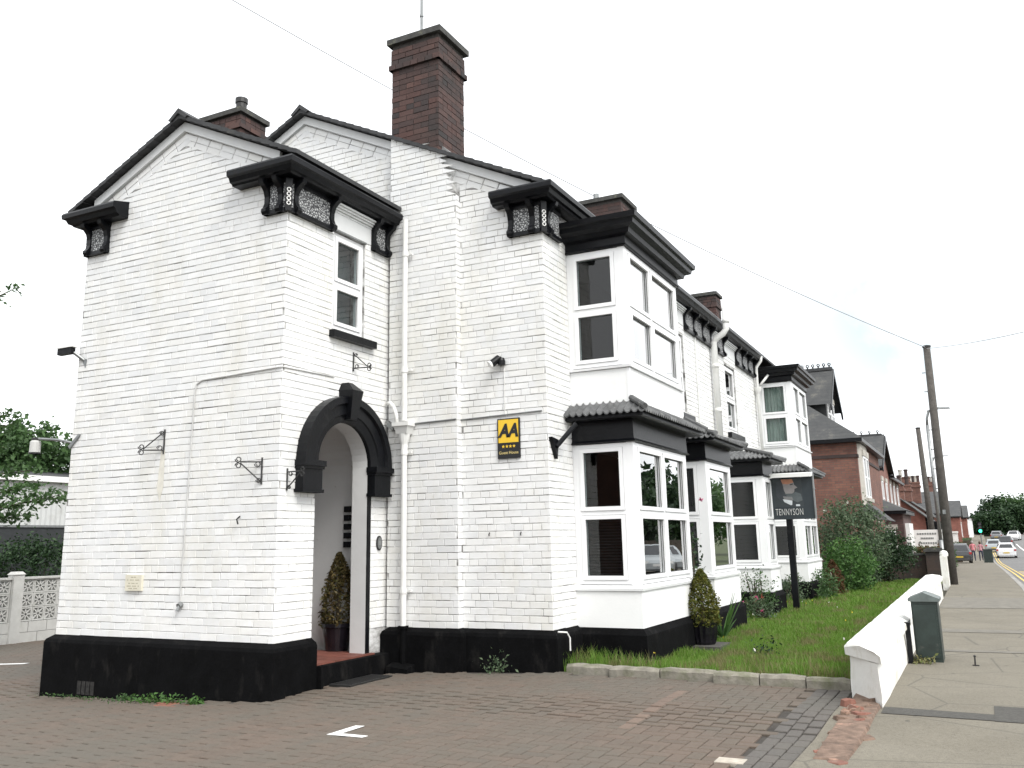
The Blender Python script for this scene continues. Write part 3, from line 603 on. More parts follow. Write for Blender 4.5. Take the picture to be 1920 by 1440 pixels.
# ---- cornices
cor = [(0, 5.51), (0.135, 5.51), (0.15, 5.53), (0.18, 5.54), (0.20, 5.585), (0.235, 5.60), (0.24, 5.65), (0.225, 5.675), (0.0, 5.73), (-0.05, 5.74), (-0.05, 5.51)]
brk = [(0, 5.12), (0.075, 5.12), (0.097, 5.15), (0.095, 5.18), (0.066, 5.21), (0.048, 5.26), (0.048, 5.33), (0.07, 5.40), (0.115, 5.445), (0.15, 5.465), (0.165, 5.51), (0, 5.51)]
def cornice(name, path, panels, frames, parent=house):
    mb = MB(); mb.sweep(path, cor, closed=True); root = mb.build(name, M['black'], parent)
    for P, a0, a1, bs in panels:
        mb = MB(); lbox(mb, P, a0, a1, 0.0, 0.05, 5.46, 5.51); mb.build("rail", M['black'], root)
        mb = MB(); lbox(mb, P, a0, a1, 0.0, 0.06, 5.12, 5.165); mb.build("rail", M['black'], root)
        mb = MB(); lbox(mb, P, a0 + 0.02, a1 - 0.02, 0.0, 0.03, 5.165, 5.46); mb.build("frieze_panel", M['frieze'], root)
        for b_ in bs:
            mb = MB(); mb.prism([P(b_ - 0.032, d, z) for d, z in brk], Vector(P(b_ + 0.032, 0, 0)) - Vector(P(b_ - 0.032, 0, 0))); mb.build("bracket", M['black'], root)
    for P, a0, a1 in frames:
        mb = MB(); lbox(mb, P, a0, a1, 0.0, 0.012, 5.185, 5.39)
        for k in range(4): lbox(mb, P, a0, a1, 0.0, 0.02 + 0.022 * k, 5.39 + k * 0.026, 5.413 + k * 0.026)
        mb.build("white_frieze", M['soffit'], root)
    return root
def corner_rings(root, x, y):
    mb = MB(); c = Vector((x, y, 0)); d = Vector((1, -1, 0)).normalized(); s_ = Vector((1, 1, 0)).normalized()
    mb.obox((x + d.x * 0.05, y + d.y * 0.05, 5.305), d, s_, (0, 0, 1), 0.03, 0.035, 0.185); mb.build("corner_block", M['black'], root)
    for k in range(4):
        mb = MB(); o = c + d * 0.083 + Vector((0, 0, 5.20 + k * 0.052)); pts = [o + s_ * 0.02 * math.cos(a) + Vector((0, 0, 0.021 * math.sin(a))) for a in [2 * PI * i / 8 for i in range(9)]]
        mb.tube(pts, 0.0065, 5, caps=False); mb.build("ring", M['white_metal'], root)
r = cornice("eave_cornice", [(-7.02, yG1), (xF1, yG1), (xF1, yG2 - 0.005)],
        [(PG1, -6.62, xF1, [-6.59, -6.40]), (PF1, yG1, 8.0, [7.33, 7.965]), (PF1, 8.78, yG2 - 0.12, [8.815, 9.09])], [(PF1, 8.0, 8.78)])
corner_rings(r, xF1, yG1)
r = cornice("eave_cornice", [(xL, yG2), (xL, yG1), (-8.84, yG1)], [(PG1, xL, -9.13, [xL + 0.06, -9.17]), (GP(yG1), xL, xL + 0.01, [])], [])
r = cornice("eave_cornice", [(-4.78, yG2), (xF2, yG2), (xF2, 20.98)],
        [(PG2, -4.62, xF2, [-4.585, -4.30]), (PF2, yG2, 9.72, [9.36]), (PF2, 15.1, 16.95, [15.15, 15.7, 16.3, 16.9]), (PF2, 17.3, 17.92, [17.35, 17.87]), (PF2, 18.93, 20.75, [18.98, 19.55, 20.12, 20.7])],
        [(PF2, 12.36, 15.1), (PF2, 16.95, 17.3), (PF2, 17.92, 18.93)])
corner_rings(r, xF2, yG2)
mb = MB(); mb.sweep([(xF2, 23.35), (xF2, yE)], cor, closed=True); mb.build("eave_cornice", M['black'], house)

# ---- roofs
def gable_roof(name, xa, za, s_, xl, xr, y0, y1, t=0.05):
    mb = MB(); f = lambda x: za - s_ * abs(x - xa)
    for (x0, x1) in ((xa, xr), (xa, xl)):
        n = int(abs(x1 - x0) / 0.13)
        for i in range(n):      # lapped slate courses show as steps on the verge
            xa_, xb_ = x0 + (x1 - x0) * i / n, x0 + (x1 - x0) * (i + 1) / n
            za_, zb_ = f(xa_) , f(xb_) + 0.012
            mb.hexa([(xa_, y0, za_ - t), (xb_, y0, zb_ - t), (xb_, y1, zb_ - t), (xa_, y1, za_ - t)], [(xa_, y0, za_), (xb_, y0, zb_), (xb_, y1, zb_), (xa_, y1, za_)])
    o = mb.build(name, M['slate'], house)
    n = int((y1 - y0) / 0.45) + 1
    for i in range(min(n, 12)):
        a, b_ = y0 - 0.02 + i * 0.45, min(y0 - 0.02 + (i + 1) * 0.45 - 0.008, y1); 
        if b_ - a < 0.1: continue
        mb = MB(); mb.prism([(xa - 0.16, a, f(xa - 0.16) + 0.02), (xa, a, za + 0.075), (xa + 0.16, a, f(xa + 0.16) + 0.02), (xa + 0.12, a, f(xa + 0.12) - 0.02), (xa, a, za + 0.01), (xa - 0.12, a, f(xa - 0.12) - 0.02)], (0, b_ - a, 0)); mb.build("ridge_tile", M['slate'], o)
    return o
gable_roof("porch_roof", xa1, za1 + 0.10, s1, xL - 0.26, xF1 + 0.215, yG1 - 0.14, yG2 - 0.01)
gable_roof("main_roof", xa2, za2 + 0.10, s2, xW - 0.26, xF2 + 0.21, yG2 - 0.14, yE + 0.1)
def barge(P, xa, za, s_, h0, h1, sides=(1, -1)):
    mb = MB()
    for sd in sides:
        for lo, hi, d in ((-0.095, 0.02, 0.045),):
            a, b_ = xa + sd * h0, xa + sd * h1
            mb.prism([P(a, 0.0, za - s_ * h0 + lo), P(b_, 0.0, za - s_ * h1 + lo), P(b_, 0.0, za - s_ * h1 + hi), P(a, 0.0, za - s_ * h0 + hi)], Vector(P(0, d, 0)) - Vector(P(0, 0, 0)))
    mb.build("barge_board", M['soffit'], house)
barge(PG1, xa1, za1 + 0.02, s1, 0.0, 1.5); barge(PG2, xa2, za2 + 0.02, s2, 0.0, 1.5); barge(PG2, xa2, za2 + 0.02, s2, 2.26, 3.5, (1,))
barge(PG2, xa2, za2 + 0.02, s2, 1.5, 2.0, (-1,))

# ---- chimneys
def chimney(x0, x1, y0, y1, z0, z1, band, n_single, pot=None, sides=('G', 'F')):
    mb = MB(); i_ = 0.006; mb.box(x0 + i_, x1 - i_, y0 + i_, y1 - i_, z0, z1 - 0.1); root = mb.build("chimney", M['joint'], house)
    rows = []; ch = CH
    n = int((z1 - 0.1 - z0) / ch)
    rest = MB(); count = 0
    for k in range(n):
        zb, zt = z0 + k * ch + 0.004, z0 + (k + 1) * ch - 0.004
        o = 0.035 if band and band <= zb < band + ch else (0.012 if band and zb >= band + ch else 0.0)
        faces = (('G', x0 - o, x1 + o, y0 - o), ('F', y0 - o, y1 + o, x1 + o), ('B', x0 - o, x1 + o, y1 + o), ('W', y0 - o, y1 + o, x0 - o))
        for fc, a0, a1, p in faces:
            PP = {'G': GP(p), 'F': FP(p), 'B': lambda a, d, z, p=p: (a, p + d, z), 'W': lambda a, d, z, p=p: (p - d, a, z)}[fc]
            L = 0.228 if k % 2 else 0.114 if k % 4 == 0 else 0.228; a = a0 - (0.114 if k % 2 else 0)
            while a < a1 - 0.01:
                lo, hi = max(a, a0) + 0.004, min(a + L, a1) - 0.004; a += L
                if hi - lo < 0.025: continue
                e = rb.uniform(-0.003, 0.004); tgt = MB() if (fc in sides and count < n_single) else rest
                tgt.hexa([PP(lo, -0.06, zb), PP(hi, -0.06, zb), PP(hi, e, zb), PP(lo, e, zb)], [PP(lo, -0.06, zt), PP(hi, -0.06, zt), PP(hi, e, zt), PP(lo, e, zt)])
                if tgt is not rest: tgt.build("brick", M['redbrick'], root); count += 1
    if rest.f: rest.build("brickwork", M['redbrick'], root, kind="stuff")
    mb = MB(); mb.hexa([(x0 - 0.055, y0 - 0.055, z1 - 0.1), (x1 + 0.055, y0 - 0.055, z1 - 0.1), (x1 + 0.055, y1 + 0.055, z1 - 0.1), (x0 - 0.055, y1 + 0.055, z1 - 0.1)],
                       [(x0 - 0.055, y0 - 0.055, z1 - 0.02), (x1 + 0.055, y0 - 0.055, z1 - 0.02), (x1 + 0.055, y1 + 0.055, z1 - 0.02), (x0 - 0.055, y1 + 0.055, z1 - 0.02)])
    mb.hexa([(x0 - 0.055, y0 - 0.055, z1 - 0.02), (x1 + 0.055, y0 - 0.055, z1 - 0.02), (x1 + 0.055, y1 + 0.055, z1 - 0.02), (x0 - 0.055, y1 + 0.055, z1 - 0.02)],
            [(x0 + 0.05, y0 + 0.05, z1 + 0.02), (x1 - 0.05, y0 + 0.05, z1 + 0.02), (x1 - 0.05, y1 - 0.05, z1 + 0.02), (x0 + 0.05, y1 - 0.05, z1 + 0.02)])
    mb.build("cap", M['capstone'], root)
    if pot:
        mb = MB(); mb.lathe([(0.0, 0.0), (0.11, 0.0), (0.1, 0.06), (0.085, 0.08), (0.085, 0.15), (0.1, 0.16), (0.1, 0.24), (0.07, 0.25), (0.0, 0.25)], (pot[0], pot[1], z1 + 0.01), 14); mb.build("chimney_pot", M['iron'], root, smooth=False)
    return root
ch = chimney(-6.28, -5.56, yG2 - 0.095, 9.83, 6.2, 8.20, 7.70, 100)
mb = MB(); mb.prism([(-5.56, yG2 - 0.02, 6.46), (-5.44, yG2 - 0.02, 6.40), (-5.45, yG2 - 0.02, 6.43), (-5.55, yG2 - 0.02, 6.53)], (0, 0.62, 0)); mb.build("flashing", M['lead'], ch)
chimney(-10.45, -9.58, 9.8, 10.35, 6.3, 8.34, 7.93, 0, (-9.75, 9.98))
chimney(-6.22, -5.39, 15.6, 16.35, 6.0, 8.07, None, 0, None)
mb = MB(); mb.lathe([(0.06, 0), (0.06, 0.2), (0.0, 0.2)], (-6.0, 15.9, 8.07), 8); mb.build('vent_pot', M['grey_metal'], house)
chimney(-6.28, -5.61, 23.6, 24.15, 6.2, 8.09, 7.6, 0, None)

# ---- porch: arch surround, reveals, floor
mb = MB(); prof = [(0.0, 0.0), (0.0, 0.05), (0.09, 0.085), (0.10, 0.10), (0.22, 0.10), (0.235, 0.135), (0.32, 0.135), (0.32, 0.0)]; n = 28
for i in range(n):
    for j in range(len(prof) - 1):
        q = []
        for a, (r_, d) in ((PI * i / n, prof[j]), (PI * (i + 1) / n, prof[j]), (PI * (i + 1) / n, prof[j + 1]), (PI * i / n, prof[j + 1])):
            q.append(PF1(ARC[0] + (0.482 + r_) * math.cos(a), d, ARC[1] + (0.472 + r_ * 0.92) * math.sin(a)))
        mb.poly(q)
mb.build("arch_surround", M['black'], house)
mb = MB()
for y0, y1 in ((7.475, 7.835), (8.765, 9.125)):
    mb = MB(); lbox(mb, PF1, y0 + 0.02, y1 - 0.02, 0.0, 0.11, 2.10, 2.38); lbox(mb, PF1, y0 + 0.005, y1 - 0.005, 0.0, 0.125, 2.10, 2.135); lbox(mb, PF1, y0, y1, 0.0, 0.15, 2.38, 2.44); lbox(mb, PF1, y0 + 0.01, y1 - 0.01, 0.0, 0.13, 2.35, 2.38)
    mb.build("impost", M['black'], house)
mb = MB(); mb.hexa([PF1(8.24, 0.0, 2.94), PF1(8.36, 0.0, 2.94), PF1(8.36, 0.15, 2.94), PF1(8.24, 0.15, 2.94)], [PF1(8.20, 0.0, 3.28), PF1(8.40, 0.0, 3.28), PF1(8.40, 0.21, 3.27), PF1(8.20, 0.21, 3.27)])
mb.hexa([PF1(8.20, 0.0, 3.28), PF1(8.40, 0.0, 3.28), PF1(8.40, 0.21, 3.27), PF1(8.20, 0.21, 3.27)], [PF1(8.25, 0.0, 3.37), PF1(8.35, 0.0, 3.37), PF1(8.34, 0.10, 3.37), PF1(8.26, 0.10, 3.37)])
mb.build("keystone", M['black'], house)
mb = MB(); lbox(mb, PF1, 8.785, 8.85, -0.002, 0.012, 0.33, 2.10); mb.build("jamb_strip", M['black'], house)
mb = MB()      # reveal (0.2 deep) then a wider barrel-vaulted lobby
def barrel(ry, rz, zc, x0, x1, zfloor, yc=ARC[0], m=20):
    pr = [(yc + ry, zfloor)] + [(yc + ry * math.cos(PI * i / m), zc + rz * math.sin(PI * i / m)) for i in range(m + 1)] + [(yc - ry, zfloor)]
    for a, b_ in zip(pr, pr[1:]): mb.poly([(x0, *a), (x0, *b_), (x1, *b_), (x1, *a)])
    return pr
p1 = barrel(0.48, 0.47, 2.44, xF1 + 0.004, xF1 - 0.21, 0.3); p2 = barrel(0.78, 0.56, 2.42, xF1 - 0.21, -7.7, 0.3)
for i in range(len(p1) - 1): mb.poly([(xF1 - 0.21, *p1[i]), (xF1 - 0.21, *p1[i + 1]), (xF1 - 0.21, *p2[i + 1]), (xF1 - 0.21, *p2[i])])
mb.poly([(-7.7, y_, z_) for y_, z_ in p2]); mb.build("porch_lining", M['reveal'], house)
mb = MB()
for i in range(6):
    for j in range(5): mb.box(-7.7 + i * 0.24 + 0.003, -7.7 + i * 0.24 + 0.235, 7.70 + j * 0.24 + 0.003, 7.70 + j * 0.24 + 0.235, 0.30, 0.345)
mb.build("porch_floor_tiles", mat("red_quarry_tile", (0.20, 0.07, 0.05), 0.6, 0.25, 5, piece=0.3), house, kind="stuff")
mb = MB(); mb.hexa([(xF1 - 0.2, 7.835, -0.1), (-6.17, 7.835, -0.1), (-6.17, 9.16, -0.1), (xF1 - 0.2, 9.16, -0.1)], [(xF1 - 0.2, 7.835, 0.335), (-6.19, 7.835, 0.325), (-6.19, 9.16, 0.325), (xF1 - 0.2, 9.16, 0.335)])
mb.build("doorstep", M['plinth'], house)
for k in range(5):
    mb = MB(); mb.box(-6.84, -6.76, 9.03, 9.075, 1.52 + k * 0.105, 1.59 + k * 0.105); mb.build("bell_box", M['black'], house)
# ---- rainwater pipes
mb = MB(); px, py = -6.0, 9.075
mb.tube([(px, py, 5.56), (px, py, 3.0)], 0.034, 12); mb.tube([(px, py, 2.62), (px, py, 0.62)], 0.036, 12)
mb.hexa([(px - 0.07, py - 0.06, 2.84), (px + 0.07, py - 0.06, 2.84), (px + 0.07, py + 0.07, 2.84), (px - 0.07, py + 0.07, 2.84)], [(px - 0.10, py - 0.085, 2.93), (px + 0.10, py - 0.085, 2.93), (px + 0.10, py + 0.07, 2.93), (px - 0.10, py + 0.07, 2.93)])
mb.box(px - 0.115, px + 0.115, py - 0.10, py + 0.07, 2.93, 2.975); mb.lathe([(0.075, 0.23), (0.06, 0.16), (0.044, 0.1), (0.042, 0.0)], (px, py, 2.61), 12)
for z in (5.1, 3.62, 2.62, 1.02): mb.tube([(px, py, z - 0.03), (px, py, z + 0.03)], 0.044, 12)
for z in (5.1, 3.62, 2.62, 1.02): mb.box(px - 0.02, px + 0.09, py + 0.01, py + 0.05, z - 0.012, z + 0.012)
dp = mb.build("drainpipe", M['pipe'], house)
mb = MB(); mb.tube([(px, py, 0.62), (px, py, 0.2)], 0.037, 12); mb.box(px - 0.045, px + 0.045, py - 0.045, py + 0.045, 0.6, 0.63); mb.build("pipe_foot", M['plinth'], dp)
mb = MB(); mb.tube([(-6.28, 9.12, 3.24), (-6.22, 9.10, 3.24), (-6.15, 9.07, 3.18), (-6.10, 9.05, 3.08), (-6.09, 9.05, 2.975)], 0.024, 10); mb.build("overflow_pipe", M['pipe'], house, smooth=True)
mb = MB(); mb.tube([(-4.09, 16.83, 3.05), (-4.09, 16.83, 5.2), (-4.04, 16.83, 5.28), (-3.90, 16.83, 5.36), (-3.84, 16.83, 5.44), (-3.83, 16.83, 5.95)], 0.06, 12)
for z in (3.9, 4.75, 5.6): mb.tube([(-4.09 if z < 5.2 else -3.83, 16.83, z - 0.04), (-4.09 if z < 5.2 else -3.83, 16.83, z + 0.04)], 0.07, 12)
mb.build("soil_pipe", M['pipe'], house, smooth=True)
mb = MB(); mb.tube([(-3.98, 20.72, 5.6), (-3.99, 20.72, 5.5), (-4.1, 20.72, 5.36), (-4.11, 20.72, 5.2), (-4.11, 20.72, 3.1)], 0.035, 10); mb.tube([(-3.9, 20.98, 5.2), (-4.06, 20.8, 4.95)], 0.03, 8); mb.lathe([(0.09, 0.15), (0.085, 0.08), (0.04, 0.0)], (-4.11, 20.72, 4.75), 10); mb.build("drainpipe", M['pipe'], house, smooth=True)
mb = MB(); mb.tube([(-4.16, 15.75, 5.1), (-4.17, 15.75, 3.0)], 0.012, 6); mb.build("cable", M['pipe'], house)
mb = MB(); mb.tube([(-6.2, yG2 - 0.115, 2.955), (-5.75, yG2 - 0.12, 2.965), (-5.32, yG2 - 0.115, 2.975)], 0.011, 6); mb.tube([(-5.31, yG2 - 0.02, 2.975), (-4.9, yG2 - 0.018, 2.985), (-4.25, yG2 - 0.018, 3.0)], 0.009, 6)
mb.build("cable", M['grey_metal'], house)
mb = MB(); mb.tube([(-4.72, yG2 - 0.016, 3.55), (-4.72, yG2 - 0.016, 2.99)], 0.005, 6); mb.build("cable", M['pipe'], house)
mb = MB(); mb.tube([(xF1 + 0.015, 8.1, 3.42), (xF1 + 0.014, 7.235, 3.395), (xF1 - 0.03, yG1 - 0.016, 3.395), (-7.45, yG1 - 0.016, 3.36), (-7.53, yG1 - 0.016, 3.32), (-7.55, yG1 - 0.016, 3.2), (-7.60, yG1 - 0.014, 0.97)], 0.0085, 6); mb.build("cable", mat('grimy_white_cable', (0.5, 0.5, 0.49), 0.6), house)
# ================================================================== GROUND, DRIVE, LAWN, PAVEMENT, ROAD
def project(p):
    q = Vector(p) - CAM; d = q.dot(_F)
    if d <= 0.1: return (-9e3, -9e3)
    return (941.857 + 1691.07 * q.dot(_R) / d, 649.012 - 1691.07 * q.dot(_U) / d)
def sheet(name, xs, ys, dz, m, parent=None, **tags):     # xs: numbers or functions of y
    mb = MB(); nx = len(xs)
    for y in ys:
        for x in xs:
            x_ = x(y) if callable(x) else x; mb.v.append((x_, y, ground(x_, y) + dz))
    for j in range(len(ys) - 1):
        for i in range(nx - 1): mb.f.append((j * nx + i, j * nx + i + 1, (j + 1) * nx + i + 1, (j + 1) * nx + i)); mb.m.append(0)
    return mb.build(name, m, parent, **tags)
gx = [-900, -300, -100, -50, -30, -22.2, -15, -10, -7, -4.2, 0, 12, 30, 100, 300, 900]
gy = [-600, -200, -60, -20, 0, 7, 7.8, 15, 28, 45, 65, 85, 95, 104, 129, 150, 175, 200, 250, 300, 500, 800, 1600, 2600]
sheet("ground", gx, gy, -0.26, M['soil'], kind="structure")
ystep = [-10, -4, 0, 3, 5, 6.2, 7, 7.2, 7.4, 7.6, 7.8, 8.5, 9.28]
drive = sheet("driveway", [-22, -18.5, -15, -11, -7, -4.2, -1.0], ystep, -0.016, M['sand'], kind="structure")
sheet("yard", [-24, -18.5, -15, -11.45], [9.26, 12, 16, 24, 30], -0.016, mat("yard_surface", (0.13, 0.11, 0.095), 0.95, 0.2, 3, 0.3, 60), kind="structure")
# herringbone block pavers
G, T = 0.1035, 0.004
pav = []
def in_house(x, y):
    return (xL - 0.09 < x < xF1 + 0.09 and y > yG1 - 0.09) or (x >= xF1 + 0.05 and x < xF2 + 0.09 and y > yG2 - 0.19) or (x < -6.15 and x > xL and y > 7.8)
def right_edge(y): return -1.16 if y > 8.7 else -1.16 - 0.02 * (8.7 - y)
for i in range(-180, -9):
    for j in range(10, 134):
        k = (i - j) % 4
        if k == 0: x0, y0, w, h = i, j, 2, 1
        elif k == 3: x0, y0, w, h = i, j, 1, 2
        else: continue
        x, y = (x0 + w / 2) * G, (y0 + h / 2) * G
        if y < 3.2 or in_house(x, y) or in_house(x + 0.05, y + 0.05): continue
        if x > right_edge(y) - 0.33 or (x > -4.0 and y > 9.1) or (x > xL - 1.9 and x < xL and y > 9.9): continue
        if y > 9.25 and x > -11.6: continue
        pav.append((x, y, w * G - 2 * T, h * G - 2 * T, 'paver'))
for r_ in range(3):       # greyer courses along the foot of the garden wall
    for j in range(15, 44):
        y = j * 0.207 + (0.1 if r_ % 2 else 0); x = right_edge(y) - 0.05 - r_ * 0.104
        if 3.2 < y < 9.05: pav.append((x, y, 0.095, 0.198, 'bluepaver'))
rp = random.Random(11)
def pav_key(p):
    u, v = project((p[0], p[1], ground(p[0], p[1])))
    if not (0 < u < 1920 and 0 < v < 1440): return 0
    d2 = p[0] ** 2 + p[1] ** 2 + 2; return 1 / d2 ** 1.5
pav.sort(key=pav_key, reverse=True)
def pav_geo(mb, w, h, c, rot=(0, 0, 0)):
    i_ = 0.005; a, b_ = w / 2, h / 2; tx, ty, tz = rot
    pts = [(-a, -b_), (a, -b_), (a, b_), (-a, b_)]
    lo = [(c[0] + x, c[1] + y, c[2] - 0.03) for x, y in pts]
    md = [(c[0] + x, c[1] + y, c[2] - 0.005 + tx * x + ty * y + tz) for x, y in pts]
    up = [(c[0] + x * (1 - i_ / a), c[1] + y * (1 - i_ / b_), c[2] + tx * x + ty * y + tz) for x, y in pts]
    mb.add(lo + md + up, [(8, 9, 10, 11)] + [(k, (k + 1) % 4, 4 + (k + 1) % 4, 4 + k) for k in range(4)] + [(4 + k, 4 + (k + 1) % 4, 8 + (k + 1) % 4, 8 + k) for k in range(4)])
shared = {}
for x, y, w, h, mk in pav[:290]:
    key = (round(w, 3), round(h, 3), mk, rp.randrange(4))
    if key not in shared:
        mb = MB(); pav_geo(mb, w, h, (0, 0, 0), (rp.uniform(-.012, .012), rp.uniform(-.012, .012), 0)); o = mb.build("paver", M[mk]); shared[key] = o.data; bpy.data.objects.remove(o)
    o = link("paver", shared[key], drive); o.location = (x, y, ground(x, y) + rp.uniform(-0.001, 0.0015)); o.rotation_euler = (0, 0, rp.uniform(-0.012, 0.012))
for mk in ('paver', 'bluepaver'):
    mb = MB()
    for x, y, w, h, k in pav[290:]:
        if k == mk: pav_geo(mb, w, h, (x, y, ground(x, y)), (rp.uniform(-.015, .015), rp.uniform(-.015, .015), rp.uniform(-0.0015, 0.0015)))
    mb.build("paving", M[mk], drive, kind="stuff")
# painted corner mark of a parking bay, and one more by the far end of the gable
def mark(name, quads, label, m=M['marking']):
    mb = MB()
    for q in quads: mb.prism([(x, y, ground(x, y) + 0.003) for x, y in q], (0, 0, 0.003))
    o = mb.build(name, m); o['label'] = label; o['category'] = "road marking"; return o
mark("parking_mark", [[(-4.56, 5.86), (-4.2, 5.815), (-4.19, 5.875), (-4.55, 5.93)], [(-4.555, 5.932), (-4.47, 5.92), (-4.47, 6.22), (-4.555, 6.22)]], "white painted L-shaped parking bay mark on the brown block paving")
mark("parking_mark", [[(-14.6, 9.35), (-13.35, 9.62), (-13.38, 9.74), (-14.63, 9.47)]], "short white bay line on the paving left of the gable wall")
mb = MB(); z = ground(-1.57, 6.15); mb.box(-1.66, -1.48, 6.08, 6.22, z - 0.02, z + 0.004); mb.box(-1.63, -1.51, 6.10, 6.20, z + 0.004, z + 0.006)
o = mb.build("inspection_cover", mat("pale_cover", (0.42, 0.38, 0.32), 0.8, 0.2, 20)); o['label'] = "small pale rectangular cover set in the paving near the pavement"; o['category'] = "inspection cover"
# newer brick strip let into the drive
mb = MB()
for k in range(8): pav_geo(mb, 0.095, 0.19, (-2.55 , 6.95 + k * 0.2, ground(-2.55, 6.95 + k * 0.2) + 0.003))
mb.build("paving", piece_mat("pale_red_paver", [(0.16, 0.115, 0.09), (0.18, 0.13, 0.10)], 0.9, 0.3), drive, kind="stuff")
# pavement
py_ = [-12, -6, -2, 1, 4, 6, 7, 7.4, 7.8, 9, 12, 18, 24, 28, 34, 40, 45, 55, 65, 75, 85, 95, 104, 115, 129, 150, 175, 200, 250]
pl_ = lambda y: -0.84 if 8.15 < y < 31 else (right_edge(min(y, 8.7)) + 0.01 if y <= 8.15 else -3.4)
pys = sorted(py_ + [8.149, 8.151, 30.99, 31.01])
sheet("pavement", [pl_, 0.0, 0.78], pys, 0.004, M['pavement'], kind="structure")
sheet("forecourt", [-8, -3.401], [31.0, 34, 40, 45, 55, 65, 75, 85, 95, 104, 129, 150, 175, 200, 250], -0.006, M['pavement'], kind="structure")
kb = MB(); yy = 26.0
while yy < 130:
    z0, z1 = ground(0.85, yy), ground(0.85, yy + 0.9)
    kb.hexa([(0.785, yy + .01, z0 - 0.2), (0.93, yy + .01, z0 - 0.2), (0.93, yy + .9, z1 - 0.2), (0.785, yy + .9, z1 - 0.2)], [(0.785, yy + .01, z0 + 0.006), (0.91, yy + .01, z0), (0.91, yy + .9, z1), (0.785, yy + .9, z1 + 0.006)]); yy += 0.915
for a_, b_ in ((-12, 4), (4, 8), (8, 26)): kb.hexa([(0.785, a_, ground(.8, a_) - .2), (0.93, a_, ground(.8, a_) - .2), (0.93, b_, ground(.8, b_) - .2), (0.785, b_, ground(.8, b_) - .2)], [(0.785, a_, ground(.8, a_) + .006), (0.91, a_, ground(.8, a_)), (0.91, b_, ground(.8, b_)), (0.785, b_, ground(.8, b_) + .006)])
kb.build("kerb", M['kerb'], kind="structure")
rc = lambda y: 0.0 if y < 150 else 0.0012 * (y - 150) ** 2
ry_ = [-12, 0, 7, 7.8, 20, 28, 36, 45, 55, 65, 75, 85, 95, 104, 115, 129, 140, 150, 162, 175, 188, 200, 225, 250]
sheet("road", [lambda y: 0.93 + rc(y), lambda y: 4.5 + rc(y), lambda y: 8.4 + rc(y)], ry_, -0.11, M['asphalt'], kind="structure")
sheet("far_pavement", [8.4, 10.4], [-12, 0, 20, 28, 45, 65, 85, 104, 129, 150], -0.02, M['pavement'], kind="structure")
sheet("side_ground", [10.4, 12, 30, 60], [-40, -12, 0, 20, 28, 45, 65, 85, 104, 129, 150, 200], -0.03, M['turf'], kind="structure")
fy = [28, 36, 45, 55, 65, 75, 85, 95, 104, 115, 129]
for k, xx in enumerate((1.12, 1.32)):
    sheet("yellow_line", [xx, xx + 0.07], fy, -0.1035, M['yellow'], kind="structure")
sheet("buff_surface", [1.42, 4.4], [33, 36, 40, 45, 50], -0.1045, M['buff'], kind="structure")
sheet("white_line", [4.45, 4.6], [28, 36, 45, 55, 65, 75, 85, 95, 104, 115, 129, 150], -0.1035, M['marking'], kind="structure")
sheet("yellow_line", [1.45, 4.35], [49.6, 50.2], -0.100, M['yellow'], kind="structure")
# dark reinstated strip across the pavement
mb = MB(); z = 0.204
for q in ([(-0.83, 7.92), (-0.05, 7.90), (-0.05, 8.16), (-0.83, 8.22)], [(-0.049, 7.88), (0.775, 7.88), (0.775, 8.55), (-0.049, 8.55)]): mb.poly([(x, y, ground(x, y) + 0.0085) for x, y in q])
mb.build("patched_strip", M['patch'], kind="structure")
for k, (x0, x1, y0, y1) in enumerate(((-0.83, 0.77, 14.6, 15.1), (-0.83, 0.77, 19.3, 22.5), (-0.8, 0.5, 12.2, 12.45))):
    mb = MB(); mb.poly([(x0, y0, ground(x0, y0) + 0.0085), (x1, y0 + .1, ground(x1, y0) + 0.0085), (x1, y1, ground(x1, y1) + 0.0085), (x0, y1, ground(x0, y1) + 0.0085)])
    mb.build("patched_strip", mat("worn_patch", (0.158, 0.147, 0.124), 0.9, 0.2, 5, 0.4, 120), kind="structure")

# ---- lawn, its stone edging, grass
LX0, LX1 = xF2 - 0.02, -1.08
sheet("lawn", [LX0, -3.2, -2.2, LX1], [9.27, 12, 16, 20, 24, 28, 31], -0.012, M['turf'], kind="structure")
edg = thing("lawn_edging", "low edging of mossy rounded kerbstones between lawn and brick drive", "kerb edging", (-2.6, 9.2, 0.2))
cuts = [-4.02, -3.52, -2.98, -2.42, -1.98, -1.56, -1.17]
for k in range(6):
    x0, x1 = cuts[k] + 0.006, cuts[k + 1] - 0.006; yk = 9.17 - 0.012 * k + rp.uniform(-0.012, 0.012) - (0.05 if k >= 1 else 0) - (0.08 if k >= 3 else 0); hz = 0.115 + rp.uniform(-0.012, 0.012); zb = ground(-2, 9.2) - 0.04
    prof = [(0.0, 0), (0.0, hz * 0.75), (0.02, hz * 0.95), (0.05, hz), (0.10, hz), (0.13, hz * 0.9), (0.14, 0)]
    bm = bmesh.new(); n = 7; vs = []
    for i in range(n):
        e = 0.012 if i in (0, n - 1) else 0
        vs.append([bm.verts.new((x0 + (x1 - x0) * i / (n - 1), yk + a + (e if j < 3 else -e) + rp.uniform(-.004, .004), zb + h_ - (e * 0.6 if h_ else 0) + (rp.uniform(-.005, .005) if h_ else 0) + 0.02)) for j, (a, h_) in enumerate(prof)])
    for i in range(n - 1):
        for j in range(len(prof) - 1): bm.faces.new((vs[i][j], vs[i + 1][j], vs[i + 1][j + 1], vs[i][j + 1]))
    bm.faces.new(vs[0]); bm.faces.new(vs[-1][::-1]); bmesh.ops.recalc_face_normals(bm, faces=bm.faces)
    me = bpy.data.meshes.new("stone"); bm.to_mesh(me); bm.free(); me.materials.append(M['stone']); link("stone", me, edg)
